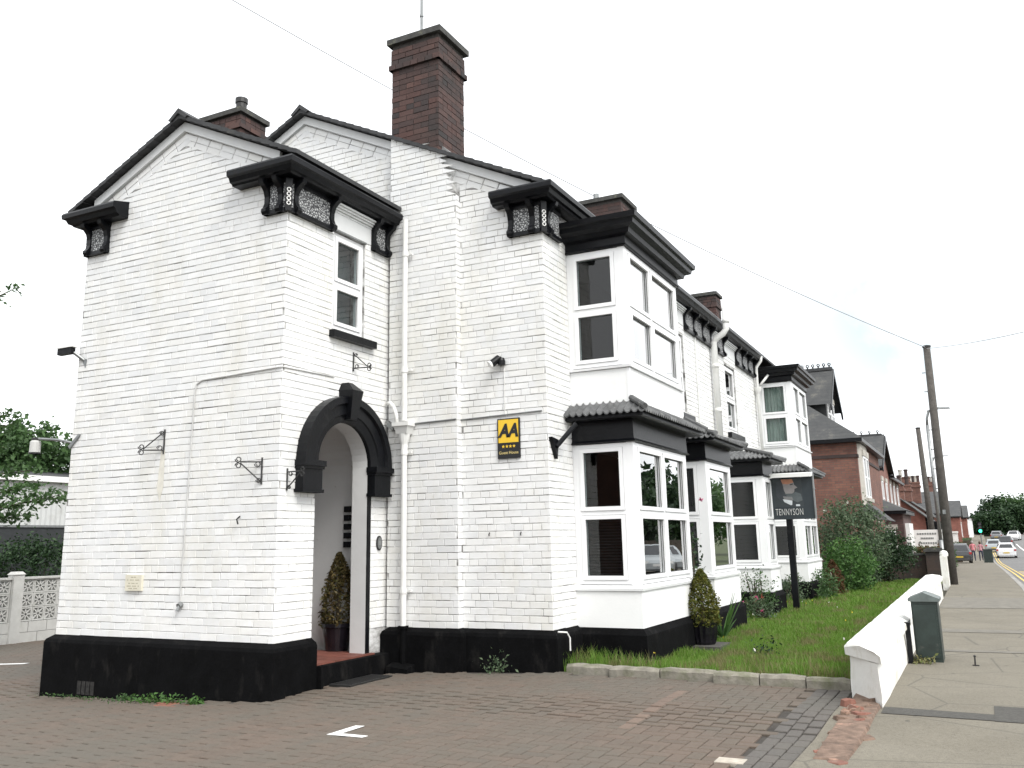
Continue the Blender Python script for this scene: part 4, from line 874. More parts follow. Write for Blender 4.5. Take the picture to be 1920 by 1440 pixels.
def blades(name, pts, h, w, lean, mats, seed, fm=None, parent=None, **tags):
    r = np.random.default_rng(seed); n = len(pts); a = r.uniform(0, 2 * PI, n); d = np.stack([np.cos(a), np.sin(a), np.zeros(n)], 1); la = r.uniform(0, 2 * PI, n); ll = r.uniform(0.1, 1, n) * lean * h
    l = np.stack([np.cos(la) * ll, np.sin(la) * ll, h * r.uniform(0.85, 1.0, n)], 1); hw = (w * 0.5)[:, None] if np.ndim(w) else w * 0.5
    mid = pts + l * np.array([0.35, 0.35, 0.6])
    V = np.concatenate([pts - d * hw, pts + d * hw, mid + d * hw * 0.7, mid - d * hw * 0.7, pts + l], 0).reshape(5, n, 3).transpose(1, 0, 2).reshape(-1, 3)
    b_ = np.arange(n)[:, None] * 5
    F = np.concatenate([b_ + np.array([[0, 1, 2]]), b_ + np.array([[0, 2, 3]]), b_ + np.array([[3, 2, 4]])], 1).reshape(-1, 3)
    return raw_mesh(name, V, F, mats, parent, None if fm is None else np.repeat(fm, 3), **tags)
def lawn_pts(n, y0, y1, r):
    x = r.uniform(LX0 + 0.02, LX1 - 0.02, n); y = r.uniform(y0, y1, n)
    keep = np.ones(n, bool)
    for (a, b_) in ((9.9, 12.2), (13.0, 14.75), (17.0, 18.05), (21.0, 23.2)): keep &= ~((x < xB + 0.10) & (y > a) & (y < b_))
    keep &= ~((x > -3.74) & (x < -2.9) & (y > 11.2) & (y < 12.3))
    keep &= ~((y < 9.31) & (np.sin(x * 23) + np.sin(x * 51 + 1) < 0.9)); keep &= y > 9.24
    x, y = x[keep], y[keep]; z = np.array([ground(a, b_) for a, b_ in zip(x, y)]) - 0.015
    return np.stack([x, y, z], 1)
gp, gh, gw, gm = [], [], [], []
from mathutils import noise as mnoise
for n, y0, y1, hh, ww in ((42000, 9.24, 13.5, 0.072, 0.0075), (30000, 13.5, 19, 0.07, 0.011), (22000, 19, 31, 0.075, 0.017)):
    p = lawn_pts(n, y0, y1, rng); nz = np.array([mnoise.noise((a[0] * 1.3, a[1] * 1.1, 3.0)) for a in p]); nz2 = np.array([mnoise.noise((a[0] * 3.1 + 9, a[1] * 2.7, 1.0)) for a in p])
    long_ = ((p[:, 0] < -3.6) | (p[:, 1] < 9.75) | (p[:, 0] > -1.3)) & (rng.random(len(p)) < 0.5)
    h = hh * (0.75 + 0.9 * np.clip(nz + 0.3, 0, 1) + 0.4 * rng.random(len(p))) * np.where(long_, rng.uniform(1.1, 2.3, len(p)), 1)
    dry = (nz2 + 0.6 * rng.random(len(p)) + np.where((p[:, 1] < 10.3) & (p[:, 0] > -3.3) & (p[:, 0] < -1.5), 0.28, 0) + 0.4 * np.exp(-((p[:, 0] + 2.2) ** 2 + 0.5 * (p[:, 1] - 11.0) ** 2) / 0.25) > 0.58)
    gp.append(p); gh.append(h); gw.append(np.full(len(p), ww)); gm.append(dry.astype(int))
M['drygrass'] = leaf_mat("dry_grass_blade", [(0.16, 0.17, 0.06), (0.24, 0.21, 0.10), (0.11, 0.15, 0.04)], 0.3, 0.6)
blades("grass", np.concatenate(gp), np.concatenate(gh), np.concatenate(gw), 0.55, [M['grass'], M['drygrass']], 5, np.concatenate(gm), kind="stuff")

# ---- garden wall: white, thick paint, coping stones, broken end
gw_ = thing("garden_wall", "low white painted garden wall with flat coping running along the pavement", "garden wall", (-0.98, 9, 0.2))
def wall_sec(name, m, secs, parent, jig=0.0):
    mb = MB(); n = len(secs); k = len(secs[0])
    for s_ in secs: mb.v += [(x + rp.uniform(-jig, jig), y + rp.uniform(-jig, jig), z + rp.uniform(-jig, jig)) for x, y, z in s_]
    for i in range(n - 1):
        for j in range(k): mb.f.append((i * k + j, (i + 1) * k + j, (i + 1) * k + (j + 1) % k, i * k + (j + 1) % k)); mb.m.append(0)
    mb.f.append(tuple(range(k - 1, -1, -1))); mb.m.append(0); mb.f.append(tuple((n - 1) * k + j for j in range(k))); mb.m.append(0)
    return mb.build(name, m, parent, smooth=False)
secs = []
for i in range(26):
    y = 8.16 + (22.2 - 8.16) * i / 25; sk = 0.55 * max(0, 1 - i / 1.0); zt = 0.535 + 0.05 * (y - 8) / 14
    secs.append([(-1.125, y + sk, 0.05), (-1.13, y + sk, 0.3), (-1.12, y + sk, zt), (-0.845, y + 0.02 * (i == 0), zt), (-0.83, y, 0.3), (-0.84, y, 0.1)])
wall_sec("wall_face", M['oldwhite'], secs, gw_, 0.006)
yy = 8.12; k = 0
while yy < 22.1:
    L = 0.92; secs = []; y1 = min(yy + L - 0.004, 22.2)
    for i in range(6):
        y = yy + (y1 - yy) * i / 5; sk = (0.58 * max(0, 1 - i / 5)) if k == 0 else 0; zt = 0.535 + 0.05 * (y - 8) / 14; e = 0.008 if i in (0, 5) else 0
        secs.append([(-1.165 + e, y + sk, zt + 0.005), (-1.165 + e, y + sk, zt + 0.075 - e), (-1.13, y + sk, zt + 0.105 - e), (-1.0, y + sk * 0.5, zt + 0.122 - e), (-0.86, y, zt + 0.105 - e), (-0.805 - e, y, zt + 0.07 - e), (-0.805 - e, y, zt + 0.005)])
    wall_sec("coping_stone", M['oldwhite'], secs, gw_, 0.003); yy += L; k += 1
# broken brick stub where the wall once went on
st = thing("broken_wall_stub", "stub of broken red brick wall at the end of the white garden wall", "wall stub", (-1.0, 7.4, 0.2))
rr_ = random.Random(5)
for k in range(26):
    y = 6.35 + 2.0 * (k / 26) + rr_.uniform(-0.05, 0.05); x = -1.0 + rr_.uniform(-0.12, 0.12); s_ = rr_.uniform(0.05, 0.1); mb = MB(); z0 = ground(x, y) - 0.02; hgt = 0.03 + 0.06 * max(0, (y - 6.9) / 1.4) * rr_.uniform(0.6, 1.1)
    a = rr_.uniform(0, 3); pts = [(x + math.cos(a + t) * s_ * rr_.uniform(0.8, 1.3), y + math.sin(a + t) * s_ * rr_.uniform(0.8, 1.2)) for t in (0.3, 1.2, 2.6, 3.6, 4.6, 5.7)]
    mb.add([(p[0], p[1], z0) for p in pts] + [(x + (p[0] - x) * 0.75, y + (p[1] - y) * 0.75, z0 + hgt * rr_.uniform(0.7, 1.1)) for p in pts], [tuple(range(6, 12))] + [(i, (i + 1) % 6, 6 + (i + 1) % 6, 6 + i) for i in range(6)])
    mb.build("brick_fragment", M['rubble'] if k % 3 else M['orangebrick'], st)
mb = MB(); mb.hexa([(-1.14, 6.3, 0.1), (-0.87, 6.3, 0.1), (-0.83, 8.2, 0.1), (-1.10, 8.75, 0.1)], [(-1.10, 6.4, ground(-1, 6.4) + 0.012), (-0.9, 6.4, ground(-1, 6.4) + 0.012), (-0.86, 8.16, 0.235), (-1.09, 8.7, 0.235)]); mb.build("mortar_bed", M['rubble'], st)
# white gate post further along, dark boundary wall and pier
mb = MB(); mb.box(-1.0, -0.84, 27.2, 27.9, 0.1, 0.98); mb.lathe([(0.0, 0.16), (0.08, 0.13), (0.11, 0.06), (0.1, 0.0)], (-0.9, 27.4, 0.975), 10)
o = mb.build("gate_post", M['oldwhite']); o['label'] = "white gate post with rounded top beside the leaning telegraph pole"; o['category'] = "gate post"
bw = thing("boundary_wall", "dark weathered brick boundary wall across the far end of the lawn", "wall", (-2.5, 31.1, 0.2))
M['darkbrick'] = piece_mat("dark_old_brick", [(0.055, 0.04, 0.034), (0.075, 0.05, 0.04), (0.045, 0.036, 0.032)], dirt=(0.03, 0.03, 0.028))
mb = MB(); mb.box(-4.4, -1.53, 31.02, 31.2, 0.0, 0.93); mb.build("wall_core", M['joint'], bw)
mb = MB()
for k in range(12):
    x = -4.4 - (0.11 if k % 2 else 0)
    while x < -1.55:
        mb.box(max(x, -4.4) + .004, min(x + 0.225, -1.53) - .004, 31.0, 31.03, 0.02 + k * 0.0763 + .004, 0.02 + (k + 1) * 0.0763 - .004); x += 0.229
mb.build("brickwork", M['darkbrick'], bw, kind="stuff")
mb = MB(); mb.box(-4.42, -1.53, 30.97, 31.23, 0.935, 0.99); mb.build("coping", M['capstone'], bw)
pr_ = thing("gate_pier", "square dark brick gate pier with overhanging stone cap at the wall end", "pier", (-1.28, 30.9, 0.2))
mb = MB(); mb.box(-1.5, -1.05, 30.75, 31.2, 0.0, 1.04)
for k in range(13): mb.box(-1.506, -1.044, 30.744, 31.206, 0.03 + k * 0.0763, 0.03 + k * 0.0763 + 0.067)
mb.build("pier_shaft", M['darkbrick'], pr_); mb = MB(); mb.box(-1.56, -0.99, 30.69, 31.26, 1.04, 1.10); mb.box(-1.5, -1.05, 30.75, 31.2, 1.10, 1.15); mb.build("pier_cap", M['capstone'], pr_)

# ---- street cabinet, post with gap shadow, stub rod
cb = thing("street_cabinet", "dark green metal street cabinet with ridged lid against the white wall", "street cabinet", (-0.6, 11.4, 0.2))
def tilt(p): return (p[0] - 0.10 * (p[2] - 0.2) * 0.15, p[1], p[2])
mb = MB(); mb.hexa([(-0.755, 11.2, 0.17), (-0.49, 11.2, 0.17), (-0.49, 11.62, 0.17), (-0.755, 11.62, 0.17)], [(-0.755, 11.2, 0.84), (-0.49, 11.2, 0.84), (-0.49, 11.62, 0.84), (-0.755, 11.62, 0.84)]); mb.build("cabinet_body", M['green_metal'], cb)
mb = MB(); mb.prism([(-0.78, 11.17, 0.835), (-0.465, 11.17, 0.835), (-0.465, 11.17, 0.865), (-0.622, 11.17, 0.93), (-0.78, 11.17, 0.865)], (0, 0.48, 0)); mb.build("cabinet_lid", mat("grey_green_lid", (0.10, 0.12, 0.115), 0.5, 0.2, 10), cb)
mb = MB(); mb.box(-0.735, -0.51, 11.188, 11.2, 0.25, 0.80); mb.build("cabinet_door", M['green_metal'], cb); mb = MB(); mb.box(-0.765, -0.48, 11.19, 11.63, 0.15, 0.2); mb.build("cabinet_base", M['patch'], cb)
mb = MB(); mb.box(-0.825, -0.775, 11.0, 11.06, 0.15, 0.62); mb.box(-0.83, -0.77, 10.99, 11.07, 0.62, 0.63)  # black box stands for a pole and the shadow in the gap beside it
o = mb.build("post_and_gap_shadow", M['black']); o['label'] = "short black post, shadowed gap included, between green cabinet and white wall"; o['category'] = "post"
mb = MB(); mb.tube([(-0.19, 11.03, 0.18), (-0.185, 11.03, 0.30)], 0.008, 6); mb.tube([(-0.215, 11.03, 0.212), (-0.15, 11.03, 0.210)], 0.006, 6); mb.lathe([(0.0, 0.02), (0.016, 0.01), (0.012, 0)], (-0.185, 11.03, 0.295), 8)
o = mb.build("metal_rod", M['iron']); o['label'] = "short rusty rod sticking up from the pavement"; o['category'] = "rod"

# ---- telegraph poles, lamp columns, wires
def wood_pole(x, y, z0, z1, r0, r1, label, lean=(0, 0)):
    p = thing("telegraph_pole", label, "telegraph pole", (x, y, z0), "wooden poles along the street")
    mb = MB(); mb.tube([(x, y, z0 - 0.2), (x + lean[0] * .5, y + lean[1] * .5, (z0 + z1) / 2), (x + lean[0], y + lean[1], z1)], [r0, (r0 + r1) / 2, r1], 14); mb.build("pole_shaft", M['wood'], p, smooth=True)
    mb = MB(); mb.lathe([(r1 + 0.02, 0.0), (r1 + 0.02, 0.05), (0.0, 0.08)], (x + lean[0], y + lean[1], z1 - 0.02), 12); mb.build("pole_cap", M['iron'], p)
    mb = MB()
    for k in range(7): mb.box(x + lean[0] * 0.5 - r0 - 0.04, x + lean[0] * 0.5 - r0 + 0.05, y - 0.01, y + 0.01, z0 + 2.6 + k * 0.55, z0 + 2.62 + k * 0.55)
    mb.build("climbing_step", M['iron'], p)
    mb = MB(); mb.box(x - 0.04, x + 0.04, y - r0 - 0.012, y - r0 + 0.02, z0 + 1.9, z0 + 2.02); mb.build("number_plate", M['grey_metal'], p); return p
wood_pole(-0.79, 28.35, ground(-0.79, 28.35), 6.86, 0.135, 0.095, "nearest wooden telegraph pole at the end of the white garden wall", (0.05, 0))
wood_pole(-2.42, 60, ground(-2.4, 60), 7.86, 0.19, 0.13, "second wooden pole standing just left of the lamp column", (-0.15, 0))
def lamp_column(x, y, z1, arm, label, r=0.09):
    z0 = ground(x, y); p = thing("street_lamp", label, "street lamp", (x, y, z0), "lamp columns along the street")
    mb = MB(); mb.tube([(x, y, z0 - 0.1), (x, y, z0 + 1.4)], r * 1.5, 12); mb.tube([(x, y, z0 + 1.4), (x, y, z1 - 0.8)], r * 0.9, 12); mb.build("column", M['grey_metal'], p, smooth=True)
    mb = MB(); mb.tube([(x, y, z1 - 0.8), (x + 0.02, y, z1 - 0.45), (x + arm * 0.2, y, z1 - 0.12), (x + arm * 0.55, y, z1), (x + arm, y, z1 + 0.02)], r * 0.7, 10); mb.build("lamp_arm", M['grey_metal'], p, smooth=True)
    mb = MB(); mb.hexa([(x + arm - 0.05, y - 0.12, z1 - 0.03), (x + arm + 0.5, y - 0.16, z1 - 0.03), (x + arm + 0.5, y + 0.16, z1 - 0.03), (x + arm - 0.05, y + 0.12, z1 - 0.03)], [(x + arm - 0.05, y - 0.06, z1 + 0.08), (x + arm + 0.45, y - 0.08, z1 + 0.05), (x + arm + 0.45, y + 0.08, z1 + 0.05), (x + arm - 0.05, y + 0.06, z1 + 0.08)]); mb.build("lantern", M['grey_metal'], p)
lamp_column(-1.70, 50, 7.72, 0.62, "tall grey street lamp with curved arm behind the nearest telegraph pole")
lamp_column(-2.85, 85, 8.0, 0.8, "distant thin street lamp right of the second wooden pole", 0.1)
def wire(pts, r, label):
    mb = MB(); mb.tube(pts, r, 5); o = mb.build("telephone_wire", mat("faint_wire", (0.33, 0.34, 0.36), 0.7, 0.05)); o['label'] = label; o['category'] = "wire"
A_, B_ = Vector((-0.74, 28.3, 6.82)), Vector((-13.6, 13.4, 13.6))
wire([A_.lerp(B_, t) - Vector((0, 0, 0.75 * 4 * t * (1 - t) * 0.55)) for t in [i / 24 for i in range(25)]], 0.011, "thin telephone wire crossing the sky behind the tall chimney")
A_, B_ = Vector((-0.74, 28.3, 6.80)), Vector((2.64, 14.2, 4.62))
wire([A_.lerp(B_, t) - Vector((0, 0, 0.5 * t * (1 - t))) for t in [i / 12 for i in range(13)]], 0.008, "faint wire running from the pole top to the right")
# ================================================================== THINGS ON AND AROUND THE HOUSE
def text_mesh(s, size, fn, m, name, parent=None, shear=0.0, bold=0.0, spacing=1.0, extr=0.0):
    cu = bpy.data.curves.new("t", 'FONT'); cu.body = s; cu.size = size; cu.align_x = 'CENTER'; cu.shear = shear; cu.offset = bold; cu.space_character = spacing; cu.resolution_u = 3; cu.extrude = extr
    ob = bpy.data.objects.new("t", cu); COL.objects.link(ob); dg = bpy.context.evaluated_depsgraph_get(); me = bpy.data.meshes.new_from_object(ob.evaluated_get(dg))
    bpy.data.objects.remove(ob); bpy.data.curves.remove(cu)
    for v in me.vertices: v.co = fn(v.co.x, v.co.y, v.co.z)
    me.name = name; me.materials.clear(); me.materials.append(m); return link(name, me, parent)
M['sign_yellow'] = mat("sign_yellow", (0.78, 0.5, 0.03), 0.4, 0.03, 4); M['sign_black'] = mat("sign_black", (0.01, 0.01, 0.012), 0.4, 0.1)
M['letter'] = mat("sign_lettering", (0.6, 0.6, 0.58), 0.5, 0.03); M['slateboard'] = mat("sign_slate_blue", (0.022, 0.03, 0.036), 0.45, 0.12, 3)
# AA guest house sign
yb = yG2 - 0.03
aa = thing("hotel_rating_sign", "yellow and black AA four star guest house sign on the white side wall", "sign", (-4.67, yG2, 2.7))
mb = MB(); mb.box(-4.815, -4.53, yb, yG2 + 0.0, 2.485, 2.945); mb.build("sign_board", M['sign_black'], aa)
mb = MB(); mb.box(-4.80, -4.545, yb - 0.004, yb, 2.665, 2.93); mb.build("yellow_panel", M['sign_yellow'], aa)
text_mesh("AA", 0.205, lambda x, y, z: (-4.672 + x * 0.86, yb - 0.007, 2.735 + y), M['sign_black'], "lettering", aa, shear=0.25, bold=0.010)
def star(cx, cz, r, y, parent):
    mb = MB(); p = [(cx + (r if i % 2 == 0 else r * 0.42) * math.sin(PI * i / 5), y, cz + (r if i % 2 == 0 else r * 0.42) * math.cos(PI * i / 5)) for i in range(10)]
    for i in range(10): mb.poly([(cx, y, cz), p[i], p[(i + 1) % 10]])
    mb.build("star", M['sign_yellow'], parent)
for k in range(4): star(-4.74 + k * 0.046, 2.622, 0.022, yb - 0.003, aa)
text_mesh("Guest House", 0.047, lambda x, y, z: (-4.672 + x, yb - 0.003, 2.535 + y), mat("sign_gold", (0.6, 0.48, 0.2), 0.5), "lettering", aa, bold=0.0006)
# hanging sign on a post in the lawn
ts = thing("pub_style_sign", "dark sign board reading TENNYSON on a black post in the lawn", "sign", (-3.15, 17.87, 0.2))
mb = MB(); mb.box(-3.20, -3.09, 17.83, 17.93, 0.0, 1.9); mb.build("sign_post", M['black'], ts)
sy = 17.80; SX0, SX1, SZ0, SZ1 = -3.585, -2.66, 1.875, 2.64
mb = MB(); mb.box(SX0, SX1, sy, sy + 0.05, SZ0, SZ1); mb.build("sign_board", M['slateboard'], ts)
mb = MB(); mb.hexa([(SX0 - 0.02, sy - 0.16, SZ1 + 0.005), (SX1 + 0.01, sy - 0.16, SZ1 + 0.005), (SX1 + 0.01, sy + 0.03, SZ1 + 0.03), (SX0 - 0.02, sy + 0.03, SZ1 + 0.03)], [(SX0 - 0.02, sy - 0.16, SZ1 + 0.075), (SX1 + 0.01, sy - 0.16, SZ1 + 0.075), (SX1 + 0.01, sy + 0.03, SZ1 + 0.10), (SX0 - 0.02, sy + 0.03, SZ1 + 0.10)]); mb.build("light_trough", M['white_metal'], ts)
mb = MB(); mb.box(SX1, SX1 + 0.02, sy - 0.02, sy + 0.07, SZ0, SZ1 + 0.08); mb.build("edge_trim", M['grey_metal'], ts)
def flat(name, pts, col, d, rough=0.5):
    mb = MB(); mb.poly([(SX0 + u * (SX1 - SX0), sy - d, SZ1 - v * (SZ1 - SZ0)) for u, v in pts]); mb.build(name, mat("print_" + name, col, rough, 0.12, 14), ts)
flat("picture", [(0.19, 0.02), (0.78, 0.02), (0.80, 0.70), (0.22, 0.70)], (0.035, 0.043, 0.048), 0.002)
flat("picture_hair", [(0.28, 0.10), (0.40, 0.02), (0.46, 0.12), (0.47, 0.40), (0.50, 0.52), (0.34, 0.55), (0.26, 0.40)], (0.045, 0.052, 0.06), 0.003)
flat("picture_brow", [(0.38, 0.03), (0.60, 0.03), (0.63, 0.11), (0.52, 0.15), (0.41, 0.14)], (0.45, 0.2, 0.12), 0.004)
flat("picture_face", [(0.41, 0.14), (0.52, 0.15), (0.63, 0.11), (0.64, 0.17), (0.70, 0.24), (0.64, 0.27), (0.63, 0.34), (0.58, 0.40), (0.47, 0.42), (0.43, 0.30)], (0.27, 0.25, 0.245), 0.0042)
flat("picture_eye", [(0.55, 0.15), (0.62, 0.135), (0.615, 0.165), (0.56, 0.18)], (0.06, 0.06, 0.06), 0.0055)
flat("picture_beard", [(0.44, 0.38), (0.58, 0.38), (0.66, 0.34), (0.76, 0.40), (0.78, 0.55), (0.68, 0.60), (0.52, 0.50)], (0.09, 0.105, 0.11), 0.005)
flat("picture_neck", [(0.40, 0.44), (0.58, 0.46), (0.60, 0.54), (0.42, 0.52)], (0.2, 0.2, 0.2), 0.0052)
flat("picture_collar", [(0.39, 0.51), (0.58, 0.55), (0.57, 0.655), (0.54, 0.66), (0.42, 0.58)], (0.6, 0.63, 0.65), 0.006)
flat("picture_cravat", [(0.645, 0.645), (0.72, 0.645), (0.725, 0.69), (0.645, 0.69)], (0.55, 0.58, 0.6), 0.006)
text_mesh("TENNYSON", 0.175, lambda x, y, z: (SX0 + 0.505 * (SX1 - SX0) + x * 0.53, sy - 0.004, SZ1 - 0.90 * (SZ1 - SZ0) + y), M['letter'], "lettering", ts, bold=-0.0015, spacing=1.05)
# cream plaque
pq = thing("wall_plaque", "small cream plaque fixed low on the white gable wall", "plaque", (-8.29, yG1, 1.18))
M['cream'] = mat("cream_enamel", (0.66, 0.63, 0.52), 0.5, 0.06, 9)
mb = MB(); mb.box(-8.42, -8.17, yG1 - 0.035, yG1 - 0.005, 1.10, 1.27); mb.build("plaque_board", M['cream'], pq)
for k, (w_, z_) in enumerate(((0.10, 1.245), (0.19, 1.215), (0.15, 1.18), (0.19, 1.15), (0.17, 1.125))):
    mb = MB(); n = 9
    for i in range(n):
        if (i * 7 + k) % 4: mb.box(-8.295 - w_ / 2 + i * w_ / n, -8.295 - w_ / 2 + (i + 0.75) * w_ / n, yG1 - 0.0365, yG1 - 0.035, z_ - 0.005, z_ + 0.005)
    mb.build("worn_text_line", mat("faded_print", (0.36, 0.33, 0.24), 0.7), pq)
# oval number plate, floodlight, spot, cameras, lantern
mb = MB(); n = 18; cy, cz = 9.02, 1.565
mb.prism([(xF1 + 0.008, cy + 0.055 * math.cos(2 * PI * i / n), cz + 0.085 * math.sin(2 * PI * i / n)) for i in range(n)], (0.014, 0, 0))
ov = mb.build("oval_plaque", M['iron']); ov['label'] = "small black oval plaque on the strip of wall right of the porch"; ov['category'] = "plaque"
mb = MB(); mb.prism([(xF1 + 0.0235, cy + 0.042 * math.cos(2 * PI * i / n), cz + 0.068 * math.sin(2 * PI * i / n)) for i in range(n)], (0.002, 0, 0)); mb.build("oval_inset", M['grey_metal'], ov)
text_mesh("1", 0.07, lambda x, y, z: (xF1 + 0.027, cy + x, cz - 0.025 + y), M['letter'], "number", ov)
fl = thing("floodlight", "small grey floodlight tilted down beside the black porch arch", "floodlight", (xF1, 9.17, 2.97))
mb = MB(); mb.obox((xF1 + 0.11, 9.15, 2.95), (0, 1, 0), (0.8, 0, -0.6), (0.6, 0, 0.8), 0.07, 0.06, 0.025); mb.build("lamp_body", M['grey_metal'], fl)
mb = MB(); mb.tube([(xF1, 9.16, 3.03), (xF1 + 0.06, 9.16, 3.0)], 0.012, 6); mb.build("arm", M['grey_metal'], fl)
mb = MB()
for i in range(5): mb.obox((xF1 + 0.085, 9.10 + i * 0.025, 2.985), (0, 1, 0), (0.8, 0, -0.6), (0.6, 0, 0.8), 0.004, 0.06, 0.02)
mb.build("cooling_fins", M['lead'], fl)
sp = thing("spotlight", "black two-headed spotlight high on the white side wall", "spotlight", (-4.73, yG2, 3.6))
mb = MB(); mb.lathe([(0, 0.09), (0.035, 0.08), (0.045, 0.05), (0.045, 0.0), (0, -0.005)], (-4.735, yG2 - 0.05, 3.575), 10); mb.build("sensor_head", M['black'], sp)
mb = MB(); mb.tube([(-4.76, yG2 - 0.06, 3.66), (-4.83, yG2 - 0.13, 3.58)], [0.042, 0.045], 12); mb.tube([(-4.73, yG2, 3.63), (-4.75, yG2 - 0.07, 3.66)], 0.02, 8); mb.build("lamp_head", M['black'], sp, smooth=False)
mb = MB(); mb.tube([(-4.83, yG2 - 0.13, 3.58), (-4.845, yG2 - 0.145, 3.568)], [0.047, 0.047], 12); mb.build("lamp_rim", M['white_metal'], sp)
cm = thing("security_camera", "black security camera on a bracket at the left edge of the gable wall", "camera", (xL, yG1, 3.9))
mb = MB(); mb.tube([(xL + 0.10, yG1, 3.80), (xL + 0.03, yG1 - 0.08, 3.88), (xL - 0.02, yG1 - 0.12, 3.91)], 0.022, 8); mb.prism([(xL + 0.04, yG1 - 0.012, 3.86), (xL + 0.16, yG1 - 0.012, 3.80), (xL + 0.14, yG1 - 0.012, 3.70)], (0, 0.014, 0)); mb.build("mount", M['grey_metal'], cm)
mb = MB(); mb.obox((xL - 0.07, yG1 - 0.13, 3.905), (1, 0.15, 0.05), (-0.15, 1, 0), (0, 0, 1), 0.105, 0.035, 0.037); mb.build("camera_body", M['black'], cm)
mb = MB(); mb.obox((xL - 0.06, yG1 - 0.13, 3.955), (1, 0.15, 0.05), (-0.15, 1, 0), (0, 0, 1), 0.12, 0.045, 0.008); mb.build("sunshield", M['white_metal'], cm)
ln = thing("wall_lantern", "white hanging lantern on an arm off the left corner of the gable", "lantern", (xL, yG1, 2.8))
mb = MB(); mb.tube([(xL + 0.02, yG1, 2.80), (xL - 0.18, yG1 - 0.05, 2.845), (xL - 0.53, yG1 - 0.1, 2.88)], 0.016, 8); mb.prism([(xL - 0.03, yG1 - 0.03, 2.76), (xL + 0.14, yG1 - 0.03, 2.90), (xL + 0.16, yG1 - 0.03, 2.88), (xL, yG1 - 0.03, 2.73)], (0, 0.02, 0)); mb.build("arm", M['grey_metal'], ln)
mb = MB(); mb.lathe([(0.0, -0.15), (0.064, -0.15), (0.06, -0.02), (0.04, 0.0), (0.0, 0.0)], (xL - 0.53, yG1 - 0.1, 2.86), 14); mb.build("shade", mat('dull_white_shade', (0.5, 0.5, 0.48), 0.5, 0.08, 10), ln, smooth=False)
mb = MB(); mb.lathe([(0.068, -0.165), (0.068, -0.148), (0.0, -0.148)], (xL - 0.53, yG1 - 0.1, 2.86), 14); mb.build("rim", M['iron'], ln); mb = MB(); mb.lathe([(0.048, 0.03), (0.048, 0.0), (0.0, 0.03)], (xL - 0.53, yG1 - 0.1, 2.86), 10); mb.build("cap", M['iron'], ln)
# scrolled hanging-basket brackets
def scroll(c, u, v, r, turns=1.25, n=14, sgn=1):
    c, u, v = Vector(c), Vector(u), Vector(v); return [c + (u * math.cos(sgn * 2 * PI * turns * i / n) + v * math.sin(sgn * 2 * PI * turns * i / n)) * r * (1 - 0.55 * i / n) for i in range(n + 1)]
def basket_bracket(P, a, z, label, out, size=1.0, side=0, flip=False):
    b_ = thing("hanging_bracket", label, "bracket", P(a, 0, z), "scrolled iron hanging basket brackets")
    o = Vector(P(a, 0, 0)); dO = (Vector(P(a + side, out, 0)) - o).normalized(); up = Vector((0, 0, -1 if flip else 1)); L = 0.20 * size; H = 0.24 * size; base = Vector(P(a, 0.012, z))
    mb = MB(); mb.tube([base - up * H * 0.55, base + up * H * 0.5], 0.010, 6); mb.build("back_bar", M['iron'], b_)
    mb = MB(); mb.tube([base - up * H * 0.38, base - up * H * 0.38 + dO * L], 0.007, 6); mb.tube([base + up * H * 0.42, base - up * H * 0.34 + dO * L], 0.007, 6); mb.build("arm", M['iron'], b_)
    mb = MB(); e = base - up * H * 0.36 + dO * (L + 0.02); mb.tube(scroll(e + up * 0.03 * size, dO, up, 0.03 * size, sgn=-1), 0.006, 5); mb.tube(scroll(e - up * 0.03 * size, dO, up, 0.03 * size), 0.006, 5)
    mb.tube(scroll(base - up * H * 0.3 + dO * 0.045, dO, up, 0.03 * size), 0.005, 5); mb.tube(scroll(base + up * H * 0.33 + dO * 0.03, dO, up, 0.025 * size), 0.005, 5); mb.build("scroll", M['iron'], b_)
basket_bracket(PG1, -7.98, 2.72, "iron basket bracket on the gable wall with rust streaks below", 0.7, 1.1, -0.95)
basket_bracket(PG1, -6.54, 2.31, "iron basket bracket near the corner edge of the gable wall", 0.7, 1.1, -0.95, True)
basket_bracket(PF1, 7.36, 2.22, "iron basket bracket between the corner and the left of the arch", 1, 0.9, 0, True)
basket_bracket(PF1, 8.46, 3.66, "iron basket bracket above the keystone under the window sill", 1, 0.9, 0.25)
# rust streak below a bracket
mb = MB(); mb.prism([(-8.02, yG1 - 0.0105, 2.62), (-7.96, yG1 - 0.0105, 2.62), (-7.955, yG1 - 0.0105, 2.2), (-8.0, yG1 - 0.0105, 2.05), (-8.05, yG1 - 0.0105, 2.2)], (0, 0.001, 0))
M['rust'] = mat("rust_stained_paint", (0.66, 0.64, 0.57), 0.8, 0.10, 14)
mb.build("stain", M['rust'], gable_wall)
